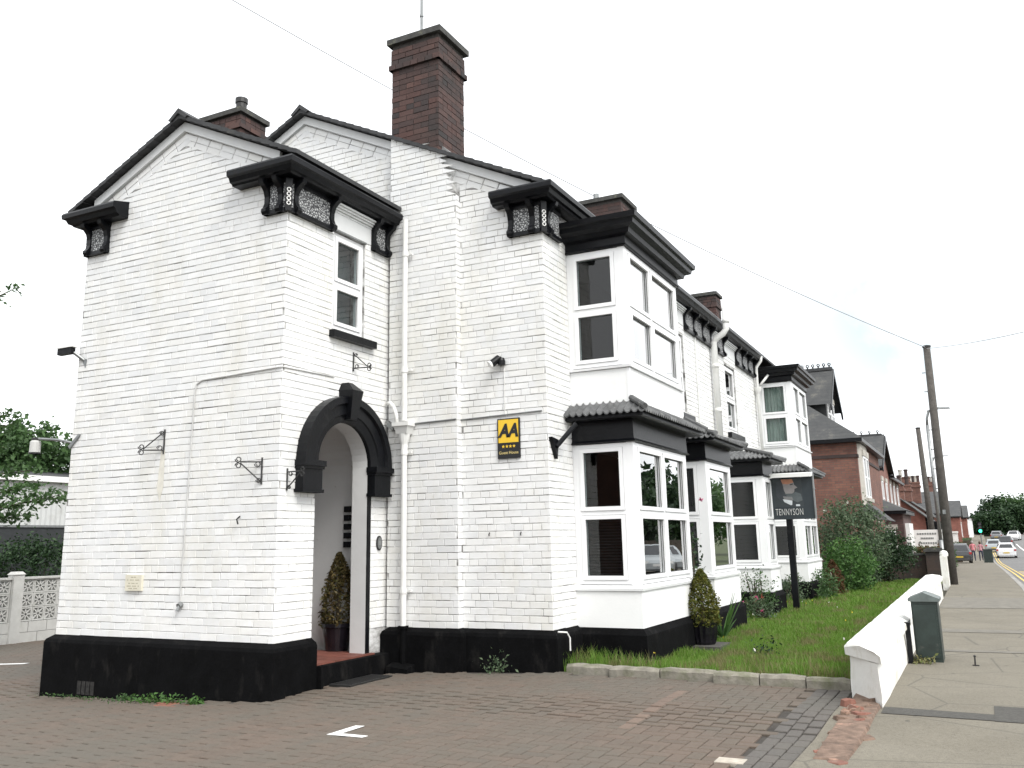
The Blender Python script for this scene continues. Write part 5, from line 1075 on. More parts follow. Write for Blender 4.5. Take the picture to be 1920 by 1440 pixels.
# angled black flag holder on the corner
fh = thing("flag_holder", "black angled flagpole holder beside the corner bay canopy", "flag holder", (xF2, 9.5, 2.65))
mb = MB(); mb.tube([(xF2 + 0.05, 9.38, 2.60), (xF2 + 0.23, 9.54, 2.86)], 0.028, 10); mb.build("holder_tube", M['black'], fh)
mb = MB(); mb.prism([(xF2 + 0.002, 9.26, 2.70), (xF2 + 0.002, 9.44, 2.68), (xF2 + 0.002, 9.40, 2.46)], (0.05, 0, 0)); mb.build("wall_plate", M['black'], fh)
mb = MB(); mb.tube([(-6.82, yG1 - 0.005, 1.86), (-6.82, yG1 - 0.05, 1.83), (-6.80, yG1 - 0.05, 1.78)], 0.008, 6); o = mb.build("wall_hook", M['iron']); o['label'] = "small iron hook on the gable wall below the corner bracket"; o['category'] = "hook"
mb = MB(); mb.tube([(-7.58, yG1 - 0.01, 0.97), (-7.58, yG1 - 0.05, 0.95)], 0.03, 8); mb.tube([(-7.58, yG1 - 0.04, 0.95), (-7.585, yG1 - 0.06, 0.90)], 0.016, 8); o = mb.build("outdoor_tap", M['grey_metal']); o['label'] = "small outdoor tap at the foot of the cable on the gable"; o['category'] = "tap"
for k, a in enumerate((-4.95, -4.55)):
    mb = MB(); mb.tube([PG2(a, 0.0, 1.66), PG2(a + 0.01, 0.04, 1.64), PG2(a + 0.015, 0.045, 1.62)], 0.007, 6); o = mb.build("wall_hook", M['iron']); o['label'] = ("left of two small hooks below the yellow sign", "right of two small hooks below the yellow sign")[k]; o['category'] = "hook"; o['group'] = "pair of hooks below the yellow sign"
mb = MB(); mb.tube([(-4.12, 9.22, 0.60), (-4.05, 9.30, 0.59), (-4.03, 9.33, 0.53), (-4.03, 9.33, 0.40)], 0.009, 6); o = mb.build("white_hose_end", M['pipe']); o['label'] = "short white pipe end curling over the plinth at the corner"; o['category'] = "pipe"
# mast on the chimney
mb = MB(); mb.tube([(-6.0, 9.45, 8.15), (-6.0, 9.45, 9.4)], 0.02, 8)
for z in (8.35, 8.62, 8.9): mb.tube([(-6.0, 9.45, z), (-6.0, 9.45, z + 0.03)], 0.028, 8)
o = mb.build("aerial_mast", M['grey_metal']); o['label'] = "thin aerial mast rising from the tall brick chimney"; o['category'] = "aerial"
# grate, gully block
gz = ground(-6.0, 8.3)
dm = thing("boot_grate", "black slatted boot grate on the paving before the porch step", "grate", (-5.98, 8.3, gz))
mb = MB(); ring(mb, lambda a, d, z: (z, a, gz + d), 7.90, 8.66, -6.13, -5.86, 0.02, 0.0, 0.022); mb.build("frame", M['iron'], dm)
mb = MB()
for i in range(14): mb.box(-6.11, -5.88, 7.93 + i * 0.052, 7.955 + i * 0.052, gz, gz + 0.02)
mb.build("slats", M['iron'], dm)
mb = MB(); gz2 = ground(-6, 9); mb.hexa([(-6.15, 8.93, gz2 - .1), (-5.83, 8.90, gz2 - .1), (-5.83, 9.16, gz2 - .1), (-6.15, 9.16, gz2 - .1)], [(-6.14, 8.94, gz2 + 0.07), (-5.84, 8.91, gz2 + 0.05), (-5.84, 9.16, gz2 + 0.11), (-6.14, 9.16, gz2 + 0.12)])
o = mb.build("gully_block", M['plinth']); o['label'] = "black painted concrete block under the foot of the drainpipe"; o['category'] = "block"

# ================================================================== PLANTS
def leaves(name, C, size, mats, seed, parent=None, aspect=0.5, fm=None, up=0.25, **tags):
    r = np.random.default_rng(seed); n = len(C); nr = r.normal(size=(n, 3)); nr[:, 2] = np.abs(nr[:, 2]) + up; nr /= np.linalg.norm(nr, axis=1)[:, None]
    t = r.normal(size=(n, 3)); t -= nr * (t * nr).sum(1)[:, None]; t /= np.linalg.norm(t, axis=1)[:, None]; b_ = np.cross(nr, t)
    s = (size * r.uniform(0.6, 1.25, n))[:, None]; fold = nr * s * 0.16
    V = np.concatenate([C - t * s, C + b_ * s * aspect - fold * 0 + fold, C + t * s, C - b_ * s * aspect + fold], 0).reshape(4, n, 3).transpose(1, 0, 2).reshape(-1, 3)
    F = np.arange(n * 4).reshape(n, 4); return raw_mesh(name, V, F, mats, parent, fm, **tags)
def clumps(center, radii, k, per, spread, r, shell=0.55, lower=-1.0):
    c = r.normal(size=(k, 3)); c /= np.linalg.norm(c, axis=1)[:, None]; c *= (shell + (1 - shell) * r.random(k) ** 0.7)[:, None]; c[:, 2] = np.clip(c[:, 2], lower, 1)
    c = np.asarray(center) + c * np.asarray(radii); p = np.repeat(c, per, 0) + r.normal(size=(k * per, 3)) * spread
    return p, c
def bush(name, label, cat, center, radii, k, per, spread, size, m, seed, group=None, stems=5, flowers=None, shell=0.5, aspect=0.5, zmin=None):
    r = np.random.default_rng(seed); gz = ground(center[0], center[1]); t = thing(name, label, cat, (center[0], center[1], gz), group)
    p, c = clumps(center, radii, k, per, spread, r, shell); p = p[p[:, 2] > (gz + 0.02 if zmin is None else zmin)]
    leaves("foliage", p, size, m, seed + 1, t, aspect)
    mb = MB()
    for i in range(stems):
        q = c[int(r.integers(0, len(c)))]; b0 = Vector((center[0] + r.uniform(-.12, .12), center[1] + r.uniform(-.12, .12), gz - 0.03)); e = Vector(q)
        mb.tube([b0, b0.lerp(e, 0.5) + Vector((0, 0, 0.08 * radii[2])), e], [0.018, 0.012, 0.005], 5)
    mb.build("stem", M['bark'], t)
    if flowers:
        fm_, nfl, fs = flowers; sel = c[r.integers(0, len(c), nfl)] + r.normal(size=(nfl, 3)) * spread
        sel = np.repeat(sel, 7, 0) + r.normal(size=(nfl * 7, 3)) * fs * 0.5; leaves("flower", sel, fs, fm_, seed + 2, t, 0.8)
    return t
def conifer(name, label, cat, x, y, z0, h, rad, n, size, m, seed, group=None, round_=0.9):
    r = np.random.default_rng(seed); t = thing(name, label, cat, (x, y, z0), group)
    u = r.random(n); a = r.uniform(0, 2 * PI, n); prof = np.sin(PI * np.clip((1 - u) * 0.62 + 0.02, 0, 1)) ** round_; lump = 1 + 0.12 * np.sin(a * 5 + u * 14) + 0.08 * np.sin(a * 9 - u * 30)
    rr = rad * prof * lump * (0.72 + 0.3 * r.random(n)); C = np.stack([x + rr * np.cos(a), y + rr * np.sin(a), z0 + u * h], 1)
    leaves("foliage", C, size, m, seed + 1, t, 0.42); mb = MB(); mb.tube([(x, y, z0 - 0.05), (x, y, z0 + h * 0.8)], [0.035, 0.008], 6); mb.build("trunk", M['bark'], t); return t
# potted conifer on a slab by the bay
mb = MB(); zs = 0.2; mb.hexa([(-3.6, 11.58, zs - .05), (-3.0, 11.58, zs - .05), (-3.0, 12.18, zs - .05), (-3.6, 12.18, zs - .05)], [(-3.6, 11.58, zs + 0.035), (-3.0, 11.58, zs + 0.035), (-3.0, 12.18, zs + 0.035), (-3.6, 12.18, zs + 0.035)])
o = mb.build("paving_slab", M['patch']); o['label'] = "grey slab in the lawn under the dark plant pot"; o['category'] = "slab"
pt = thing("plant_pot", "dark fluted glazed pot standing on a slab in the lawn", "plant pot", (-3.27, 11.88, 0.235))
mb = MB(); n = 32; prof = [(0.0, 0.0), (0.135, 0.0), (0.15, 0.03), (0.17, 0.14), (0.175, 0.24), (0.185, 0.25), (0.19, 0.275), (0.165, 0.275), (0.16, 0.22), (0.0, 0.22)]
for rad_, z in prof:
    for k in range(n):
        fl_ = 1 + (0.035 * math.cos(k * 2 * PI * 16 / n) if 0.02 < z < 0.245 and rad_ > 0.14 else 0); a = 2 * PI * k / n; mb.v.append((-3.27 + rad_ * fl_ * math.cos(a), 11.88 + rad_ * fl_ * math.sin(a), 0.235 + z))
for i in range(len(prof) - 1):
    for k in range(n): mb.f.append((i * n + k, i * n + (k + 1) % n, (i + 1) * n + (k + 1) % n, (i + 1) * n + k)); mb.m.append(0)
mb.build("pot_body", M['pot'], pt, smooth=False)
mb = MB(); mb.lathe([(0.0, 0.0), (0.16, 0.0)], (-3.27, 11.88, 0.47), 16); mb.build("compost", M['soil'], pt)
conifer("potted_conifer", "golden green conical conifer growing in the dark fluted pot", "conifer", -3.27, 11.88, 0.46, 0.70, 0.215, 4800, 0.022, [M['conifer']], 21)
# porch conifer in its pot
pp = thing("plant_pot", "plain black pot inside the porch behind the right jamb", "plant pot", (-6.83, 8.93, 0.345))
mb = MB(); mb.lathe([(0.0, 0.0), (0.13, 0.0), (0.17, 0.26), (0.185, 0.27), (0.185, 0.31), (0.15, 0.31), (0.15, 0.27), (0, 0.27)], (-6.83, 8.93, 0.345), 18); mb.build("pot_body", M['pot'], pp)
conifer("porch_conifer", "dry brownish conifer in the black pot inside the porch", "conifer", -6.83, 8.95, 0.60, 0.86, 0.2, 3000, 0.026, [M['straw']], 25)
# yucca between the first two bays
yc = thing("yucca", "spiky yucca with long upright blades behind the potted conifer", "yucca", (-3.25, 12.75, 0.2)); r5 = random.Random(8)
for k in range(17):
    a = r5.uniform(0, 2 * PI); el = r5.uniform(0.9, 1.45) if k > 4 else r5.uniform(0.4, 0.8); L = r5.uniform(0.45, 0.82); d = Vector((math.cos(a) * math.cos(el), math.sin(a) * math.cos(el), math.sin(el))); s_ = Vector((-math.sin(a), math.cos(a), 0)); b0 = Vector((-3.25, 12.75, 0.2)); mb = MB(); w_ = 0.02
    pts = [b0 + d * (L * t) + Vector((0, 0, -0.10 * t * t * (1.4 - el))) for t in (0, 0.35, 0.7, 1)]; ww = [w_ * 0.8, w_, w_ * 0.7, 0.001]
    for i in range(3): mb.poly([pts[i] - s_ * ww[i], pts[i] + s_ * ww[i], pts[i + 1] + s_ * ww[i + 1], pts[i + 1] - s_ * ww[i + 1]])
    mb.build("leaf", M['leaf_bright'], yc)
# climbing rose between the bays A and B
cl = thing("climbing_rose", "thin climbing rose with a pink bloom between the first two bays", "rose", (-3.6, 12.55, 0.2)); mb = MB(); pts_ = []
for k in range(7):
    p0 = Vector((-3.62 + r5.uniform(-.1, .1), 12.55 + r5.uniform(-.15, .15), 0.2)); L = r5.uniform(0.9, 1.75); dx, dy = r5.uniform(-0.05, 0.22), r5.uniform(-0.2, 0.2)
    pa = [p0 + Vector((dx * t * t + 0.02 * math.sin(t * 9), dy * t, L * t)) for t in [i / 6 for i in range(7)]]; mb.tube(pa, [0.007] * 6 + [0.003], 5)
    for q in pa[2:]:
        for _ in range(16): pts_.append(q + Vector((r5.gauss(0, .06), r5.gauss(0, .06), r5.gauss(0, .07))))
mb.build("stem", M['bark'], cl); leaves("foliage", np.array([tuple(p) for p in pts_]), 0.028, [M['leaf_dark']], 31, cl, 0.6)
leaves("flower", np.array([(-3.40 + r5.gauss(0, .012), 12.62 + r5.gauss(0, .012), 2.08 + r5.gauss(0, .012)) for _ in range(14)]), 0.026, [M['pink']], 32, cl, 0.8)
bush("rose_bush", "leggy rose bush with coral and pink flowers left of the sign post", "rose bush", (-3.55, 16.7, 0.62), (0.36, 0.5, 0.42), 60, 14, 0.05, 0.026, [M['leaf']], 41, flowers=([M['red_petal']], 3, 0.03), stems=14, shell=0.35)
bush("rose_bush", "low leafy shrub with bright pink flowers at the foot of the bays", "shrub", (-3.45, 16.2, 0.36), (0.32, 0.42, 0.2), 50, 16, 0.05, 0.025, [M['leaf_grey']], 43, flowers=([M['pink']], 7, 0.03), stems=6)
bush("garden_shrub", "low rounded green shrub right of the sign post", "shrub", (-3.3, 21.6, 0.5), (0.46, 0.6, 0.36), 70, 22, 0.07, 0.035, [M['leaf'], ], 45, flowers=([M['whitepetal']], 4, 0.02))
bush("garden_shrub", "tangled low shrub hugging the white bay base behind the sign post", "shrub", (-3.6, 20.2, 0.45), (0.3, 0.5, 0.3), 40, 18, 0.06, 0.03, [M['leaf_grey']], 47)
conifer("browned_conifer", "small browned conifer between green shrubs at the end bay", "conifer", -3.2, 23.3, 0.2, 0.80, 0.24, 2200, 0.03, [M['brownleaf']], 49)
bush("garden_shrub", "bright green rounded bush in front of the tall flowering shrub", "bush", (-2.95, 24.6, 0.82), (0.60, 0.75, 0.66), 130, 34, 0.09, 0.045, [M['leaf_bright'], ], 51)
bush("flowering_shrub", "tall grey-green shrub with pale blossoms before the red brick house", "shrub", (-3.15, 27.2, 1.35), (0.95, 1.2, 1.2), 190, 40, 0.14, 0.05, [M['leaf_grey']], 53, flowers=([M['whitepetal']], 16, 0.035), stems=9)
bush("flowering_shrub", "dark leafy shrub spilling over the dark boundary wall", "shrub", (-2.55, 29.4, 0.95), (0.75, 0.9, 0.8), 120, 34, 0.12, 0.05, [M['leaf_dark']], 55, flowers=([M['whitepetal']], 6, 0.03))
# weeds
for k, (x, y, s_, lab, mm) in enumerate(((-7.55, 6.98, 0.07, "patch of low weeds at the foot of the black gable plinth", 'leaf_bright'), (-7.05, 6.98, 0.06, "small weed tuft by the exposed bricks at the plinth corner", 'leaf_bright'), (-4.75, 9.0, 0.08, "dark leafy weed against the side wall plinth", 'leaf_grey'), (-8.1, 7.05, 0.05, "tiny weed left of the larger weed patch", 'leaf'), (-0.72, 11.05, 0.07, "dry weeds at the foot of the green cabinet", 'drygrass'), (-2.35, 11.1, 0.09, "small dark plant standing alone in the lawn", 'leaf_dark'))):
    r = np.random.default_rng(70 + k); n = 120 if k else 260; sx = 3.0 if k == 0 else 1.0; gz = ground(x, y); P = np.stack([x + r.normal(size=n) * s_ * sx, y + r.normal(size=n) * s_ * 0.6, gz + np.abs(r.normal(size=n)) * s_ * (1.2 if k in (2, 5) else 0.5)], 1)
    wt = thing("weed_tuft", lab, "weed", (x, y, gz)); leaves("foliage", P, 0.022, [M[mm]], 80 + k, wt)
leaves("moss", np.stack([rng.uniform(-9.4, -6.4, 420), 7.05 + np.abs(rng.normal(size=420)) * -0.10, np.array([ground(-8, 7) + 0.004] * 420)], 1), 0.014, [M['leaf']], 91, kind="stuff")
# wild flowers in the lawn
P = np.array([(x, y, 0.2 + rng.uniform(0.08, 0.2)) for x, y in zip(rng.uniform(-3.9, -1.3, 16), rng.uniform(9.5, 20, 16))]); leaves("lawn_flowers", np.repeat(P, 4, 0) + rng.normal(size=(64, 3)) * 0.006, 0.010, [M['yellow_petal'], M['whitepetal']], 93, None, 0.8, np.repeat(rng.integers(0, 2, 16), 4), kind="stuff")
# exposed orange bricks at the plinth foot
mb = MB()
for i in range(3): pav_geo(mb, 0.21, 0.1, (-7.40 + i * 0.215, 6.955, ground(-7.3, 6.95) + 0.004)); pav_geo(mb, 0.21, 0.1, (-7.32 + i * 0.215, 6.845, ground(-7.3, 6.85) + 0.003))
mb.build("paving", M['orangebrick'], drive, kind="stuff")
# ================================================================== LEFT OF THE HOUSE
sw = thing("screen_block_wall", "white pierced concrete screen wall on rendered blocks, left of the house", "screen wall", (-18.5, 13, -0.4))
M['screen'] = mat("white_concrete_block", (0.5, 0.5, 0.48), 0.85, 0.08, 5, 0.4, 40, stain=(0.4, 0.4, 0.36), stain_scale=4, stain_at=(0.55, 0.8))
B_ = 0.295; zb0 = 0.06
def screen_block_geo(mb, y0, z0):
    P = lambda a, d, z: (-18.5 + d, y0 + a, z0 + z); ring(mb, P, 0.004, B_ - 0.004, 0.004, B_ - 0.004, 0.028, -0.09, 0.0); c = B_ / 2
    for k in range(8):
        a = PI * k / 4; ln_ = 0.105 if k % 2 == 0 else 0.155; w = 0.011 if k % 2 else 0.014; u = Vector((0, math.cos(a), math.sin(a))); v = Vector((0, -math.sin(a), math.cos(a)))
        mb.obox(Vector((-18.545, y0 + c, z0 + c)) + u * (ln_ / 2), u, (1, 0, 0), v, ln_ / 2, 0.04, w)
mb = MB(); screen_block_geo(mb, 0, 0); o_ = mb.build("screen_block", M['screen']); sbm = o_.data; bpy.data.objects.remove(o_)
yk = 9.9; npier = 0
ybl = []
for seg in ((9.6, 12.86), (13.12, 17.9)):
    y = seg[0] if seg[0] > 10 else seg[1] - 11 * B_
    while y + B_ <= seg[1] + 0.02:
        for k in range(3): o = link("screen_block", sbm, sw); o.location = (0, y, zb0 + k * B_)
        y += B_
for y0, y1 in ((9.3, 12.86), (13.12, 17.9)):
    mb = MB(); mb.box(-18.62, -18.46, y0, y1, zb0 + 3 * B_ + 0.002, zb0 + 3 * B_ + 0.045); mb.build("coping", M['screen'], sw)
mb = MB(); mb.box(-18.63, -18.42, 12.87, 13.11, -0.6, 1.05); mb.hexa([(-18.65, 12.85, 1.05), (-18.40, 12.85, 1.05), (-18.40, 13.13, 1.05), (-18.65, 13.13, 1.05)], [(-18.60, 12.9, 1.11), (-18.45, 12.9, 1.11), (-18.45, 13.08, 1.11), (-18.60, 13.08, 1.11)]); mb.build("pier", M['screen'], sw)
for k in range(3):
    y = 9.3 - (0.22 if k % 2 else 0)
    while y < 17.9:
        a, b_ = max(y, 9.3) + 0.004, min(y + 0.44, 17.9) - 0.004; y += 0.448
        if b_ - a > 0.05: mb = MB(); mb.box(-18.6, -18.47 + rb.uniform(-.004, .004), a, b_, -0.6 + k * 0.22, -0.6 + (k + 1) * 0.22 - 0.008); mb.build("base_block", M['screen'], sw)
hr = np.random.default_rng(113); hp = np.stack([hr.uniform(-19.5, -18.8, 3000), hr.uniform(9.3, 18.5, 3000), -0.5 + 1.45 * hr.random(3000)], 1)  # leaves added close behind the blocks so their holes turn black
ht = thing('hedge', 'dark hedge added directly behind the pierced screen wall to blacken its holes', 'hedge', (-19.1, 13.5, -0.4)); leaves('foliage', hp, 0.08, [M['leaf_dark']], 115, ht, 0.6)
# corrugated building beyond
sh = thing("clad_building", "pale corrugated building with white eaves beyond the screen wall", "industrial building", (-30, 22, -0.5))
M['clad'] = mat("pale_corrugated_sheet", (0.52, 0.53, 0.52), 0.5, 0.05, 2, stain=(0.4, 0.4, 0.38), stain_scale=1.5)
mb = MB(); y = 12.0; i = 0
while y < 40: mb.poly([(-30 + (0.03 if i % 2 else 0), y, 2.43), (-30 + (0.0 if i % 2 else 0.03), y + 0.1, 2.43), (-30 + (0.0 if i % 2 else 0.03), y + 0.1, 4.05), (-30 + (0.03 if i % 2 else 0), y, 4.05)]); y += 0.1; i += 1
mb.build("cladding", M['clad'], sh)
mb = MB(); mb.box(-30.3, -29.75, 12, 40, 3.98, 4.18); mb.build("fascia", M['white_metal'], sh)
mb = MB(); mb.box(-42, -30.02, 12, 40, -1, 4.0); mb.poly([(-42, 12, 4.0), (-30.02, 12, 4.0), (-36, 12, 5.2)]); mb.build("wall", mat("dark_lower_wall", (0.025, 0.028, 0.03), 0.6, 0.2), sh)
mb = MB(); mb.poly([(-30.2, 12, 4.17), (-30.2, 40, 4.17), (-36, 40, 5.0), (-36, 12, 5.0)]); mb.poly([(-42, 12, 4.1), (-42, 40, 4.1), (-36, 40, 5.0), (-36, 12, 5.0)]); mb.build("roof", M['slate'], sh)
mb = MB(); mb.box(-30.05, -29.97, 12, 40, 2.36, 2.44); mb.build("sill_rail", M['grey_metal'], sh)
def tree(name, label, x, y, h, crown_c, crown_r, k, per, spread, size, m, seed, group=None, tr=0.18, lim=7, cat="tree", shell=0.45):
    r = np.random.default_rng(seed); gz = ground(x, y); t = thing(name, label, cat, (x, y, gz), group); p, c = clumps(crown_c, crown_r, k, per, spread, r, shell, -0.75)
    leaves("crown", p, size, m, seed + 1, t, 0.55); mb = MB(); top = Vector((crown_c[0], crown_c[1], crown_c[2] + crown_r[2] * 0.4)); b0 = Vector((x, y, gz - 0.1)); mid = b0.lerp(top, 0.45) + Vector((r.uniform(-.2, .2), r.uniform(-.2, .2), 0))
    mb.tube([b0, mid, top], [tr, tr * 0.7, tr * 0.15], 9)
    for i in range(lim): q = Vector(c[int(r.integers(0, len(c)))]); s_ = b0.lerp(mid, r.uniform(0.7, 1.0)); mb.tube([s_, s_.lerp(q, 0.5) + Vector((0, 0, 0.3)), q], [tr * 0.4, tr * 0.25, 0.02], 6)
    mb.build("trunk", M['bark'], t); return t
tree("broad_tree", "bushy tree rising behind the corrugated building at the left", -35.5, 25.5, 7, (-36.0, 25.0, 5.0), (3.0, 2.0, 1.9), 260, 44, 0.22, 0.13, [M['leaf']], 101)
tree("broad_tree", "darker tree at the left frame edge behind the corrugated building", -37, 20, 7, (-37.2, 21.0, 4.8), (2.6, 2.2, 1.7), 200, 44, 0.22, 0.13, [M['leaf_dark']], 103)
bush("dark_bush", "dark bushes growing against the dark lower wall of the building", "bush", (-28.2, 20.6, 0.75), (1.1, 3.6, 1.15), 200, 40, 0.18, 0.07, [M['leaf_dark']], 105)
# a tree just outside the frame whose boughs reach in
bt = thing("overhanging_tree", "tree beyond the left edge whose leafy boughs reach across the corrugated building", "tree", (-19.4, 9.6, -0.4)); mb = MB(); r6 = np.random.default_rng(107); LP = []
mb.tube([(-19.4, 9.6, -0.6), (-19.3, 9.7, 2.5), (-19.2, 9.7, 5.5), (-19.0, 9.8, 8.0)], [0.2, 0.16, 0.1, 0.03], 8)
for tip, s0, dens, sp_ in (((-14.7, 11.0, 2.52), (-19.3, 9.7, 1.5), 600, 0.13), ((-15.5, 11.0, 2.72), (-19.3, 9.7, 1.8), 560, 0.15), ((-15.9, 11.2, 2.2), (-19.3, 9.7, 1.6), 420, 0.15), ((-16.45, 11, 6.70), (-19.2, 9.7, 5.0), 110, 0.08), ((-16.35, 11.05, 4.15), (-19.25, 9.7, 3.2), 240, 0.12), ((-16.0, 11.3, 3.05), (-19.3, 9.7, 2.4), 300, 0.14), ((-16.1, 11.0, 3.95), (-19.3, 9.7, 2.8), 300, 0.13), ((-16.4, 11, 3.5), (-19.3, 9.7, 2.6), 300, 0.13)):
    a, b_ = Vector(s0), Vector(tip); mid = a.lerp(b_, 0.55) + Vector((0, 0, 0.12)); mb.tube([a, mid, b_], [0.05, 0.025, 0.006], 6)
    tt = 1 - 0.5 * r6.random(dens) ** 1.3; q = np.array([tuple(mid.lerp(b_, (t - 0.5) * 2)) for t in tt]); LP.append(q + r6.normal(size=(dens, 3)) * sp_ * np.array([1.2, 1.0, 0.55]))
mb.build("trunk", M['bark'], bt); LPc = np.concatenate(LP); r7 = r6.normal(size=(2500, 3)) * np.array([1.0, 1.0, 1.6]) + np.array([-19.6, 9.4, 5.2]); leaves("crown", np.concatenate([LPc, r7[r7[:, 0] < -18.2]]), 0.055, [M['leaf']], 109, bt, 0.5)

# ================================================================== HOUSES DOWN THE STREET
def brickwork_mat(name, c1, c2, cm, w=0.225, h=0.0763):
    m, t, b = _new(name); b.inputs["Roughness"].default_value = 0.9; br = N(t, "ShaderNodeTexBrick"); br.inputs["Scale"].default_value = 1; br.inputs["Brick Width"].default_value = w; br.inputs["Row Height"].default_value = h; br.inputs["Mortar Size"].default_value = 0.008
    br.inputs["Color1"].default_value = (*c1, 1); br.inputs["Color2"].default_value = (*c2, 1); br.inputs["Mortar"].default_value = (*cm, 1); g = N(t, "ShaderNodeNewGeometry"); s_ = N(t, "ShaderNodeSeparateXYZ"); c = N(t, "ShaderNodeCombineXYZ"); a = N(t, "ShaderNodeMath", operation='ADD')
    t.links.new(g.outputs["Position"], s_.inputs[0]); t.links.new(s_.outputs[0], a.inputs[0]); t.links.new(s_.outputs[1], a.inputs[1]); t.links.new(a.outputs[0], c.inputs[0]); t.links.new(s_.outputs[2], c.inputs[1]); t.links.new(c.outputs[0], br.inputs["Vector"])
    cc = mixc(t, 1.0, br.outputs[0], ramp(t, noise(t, 1.7, 6, 0.7), [(0.3, (0.62, 0.6, 0.6)), (0.6, (1, 1, 1))]), 'MULTIPLY'); t.links.new(cc, b.inputs["Base Color"]); return m
M['rb1'] = brickwork_mat("far_red_brick", (0.23, 0.105, 0.075), (0.16, 0.075, 0.06), (0.12, 0.09, 0.075)); M['rb2'] = brickwork_mat("far_pink_brick", (0.25, 0.115, 0.09), (0.21, 0.095, 0.075), (0.18, 0.11, 0.09)); M['rb3'] = brickwork_mat("far_bright_brick", (0.27, 0.10, 0.075), (0.22, 0.085, 0.065), (0.17, 0.09, 0.07))
M['stonetrim'] = mat("pale_stone_trim", (0.42, 0.40, 0.36), 0.8, 0.15, 6); M['farglass'] = mat("far_window_glass", (0.02, 0.022, 0.025), 0.08, 0.2, 2, spec=0.8)
# slates drawn as lapped courses in relief
m, t, b = _new("slate_courses"); b.inputs["Roughness"].default_value = 0.75; g = N(t, "ShaderNodeNewGeometry"); s_ = N(t, "ShaderNodeSeparateXYZ"); t.links.new(g.outputs["Position"], s_.inputs[0]); wv = N(t, "ShaderNodeMath", operation='MULTIPLY'); wv.inputs[1].default_value = 8.5; t.links.new(s_.outputs[2], wv.inputs[0]); fr_ = N(t, "ShaderNodeMath", operation='FRACT'); t.links.new(wv.outputs[0], fr_.inputs[0])
c = ramp(t, noise(t, 2.2, 6, 0.7), [(0.3, (0.034, 0.036, 0.038)), (0.55, (0.055, 0.056, 0.056)), (0.72, (0.12, 0.115, 0.10))]); c = mixc(t, 1.0, c, ramp(t, fr_.outputs[0], [(0.0, (0.55,) * 3), (0.15, (1, 1, 1))]), 'MULTIPLY'); t.links.new(c, b.inputs["Base Color"]); bump(t, b, fr_.outputs[0], 0.5, 0.03); M['slates'] = m
def far_window(P, a0, a1, z0, z1, root, bars=1, m='stonetrim', sill=True):
    mb = MB(); ring(mb, P, a0, a1, z0, z1, 0.07, -0.02, 0.03)
    for k in range(bars): lbox(mb, P, a0 + (a1 - a0) * (k + 1) / (bars + 1) - 0.025, a0 + (a1 - a0) * (k + 1) / (bars + 1) + 0.025, -0.02, 0.02, z0 + .07, z1 - .07)
    lbox(mb, P, a0 + .07, a1 - .07, -0.02, 0.018, (z0 + z1) / 2 - 0.025, (z0 + z1) / 2 + 0.025); w = mb.build("window", M['upvc'], root)
    mb = MB(); mb.poly([P(a0 + .05, 0.008, z0 + .05), P(a1 - .05, 0.008, z0 + .05), P(a1 - .05, 0.008, z1 - .05), P(a0 + .05, 0.008, z1 - .05)]); mb.build("pane", M['farglass'], w)
    mb = MB(); lbox(mb, P, a0 - 0.08, a1 + 0.08, -0.02, 0.09, z0 - 0.12, z0 - 0.004); lbox(mb, P, a0 - 0.08, a1 + 0.08, -0.02, 0.05, z1 + 0.004, z1 + 0.2); mb.build("stone_trim", M[m], w)
def stack(root, x, y, z0, z1, w, d, pots, m='rb1'):
    mb = MB(); mb.box(x - w / 2, x + w / 2, y - d / 2, y + d / 2, z0, z1); mb.box(x - w / 2 - .07, x + w / 2 + .07, y - d / 2 - .07, y + d / 2 + .07, z1 - 0.35, z1 - 0.18); mb.box(x - w / 2 - .04, x + w / 2 + .04, y - d / 2 - .04, y + d / 2 + .04, z1, z1 + 0.1); c = mb.build("chimney", M[m], root)
    for k in range(pots): mb = MB(); mb.lathe([(0.13, 0), (0.12, 0.45), (0.16, 0.5), (0.16, 0.58), (0.09, 0.6), (0.0, 0.6)], (x - w / 2 + w * (k + 0.5) / pots, y, z1 + 0.1), 10); mb.build("chimney_pot", M['redbrick'] if k % 2 else M['stonetrim'], c)
def crest(root, x0, x1, y, z, n):
    n = int(n * 1.6)
    mb = MB(); mb.box(x0, x1, y - 0.1, y + 0.1, z - 0.05, z + 0.06)
    for k in range(n):
        x = x0 + (x1 - x0) * (k + 0.5) / n; mb.tube([(x, y, z + 0.06), (x, y, z + 0.14)], 0.03, 5); mb.tube([(x + 0.045 * math.cos(a), y, z + 0.17 + 0.045 * math.sin(a)) for a in [2 * PI * i / 8 for i in range(9)]], 0.02, 4, caps=False)
    mb.build("ridge_crest", M['slate'], root)
def hip_quad(mb, *p): mb.poly(p)
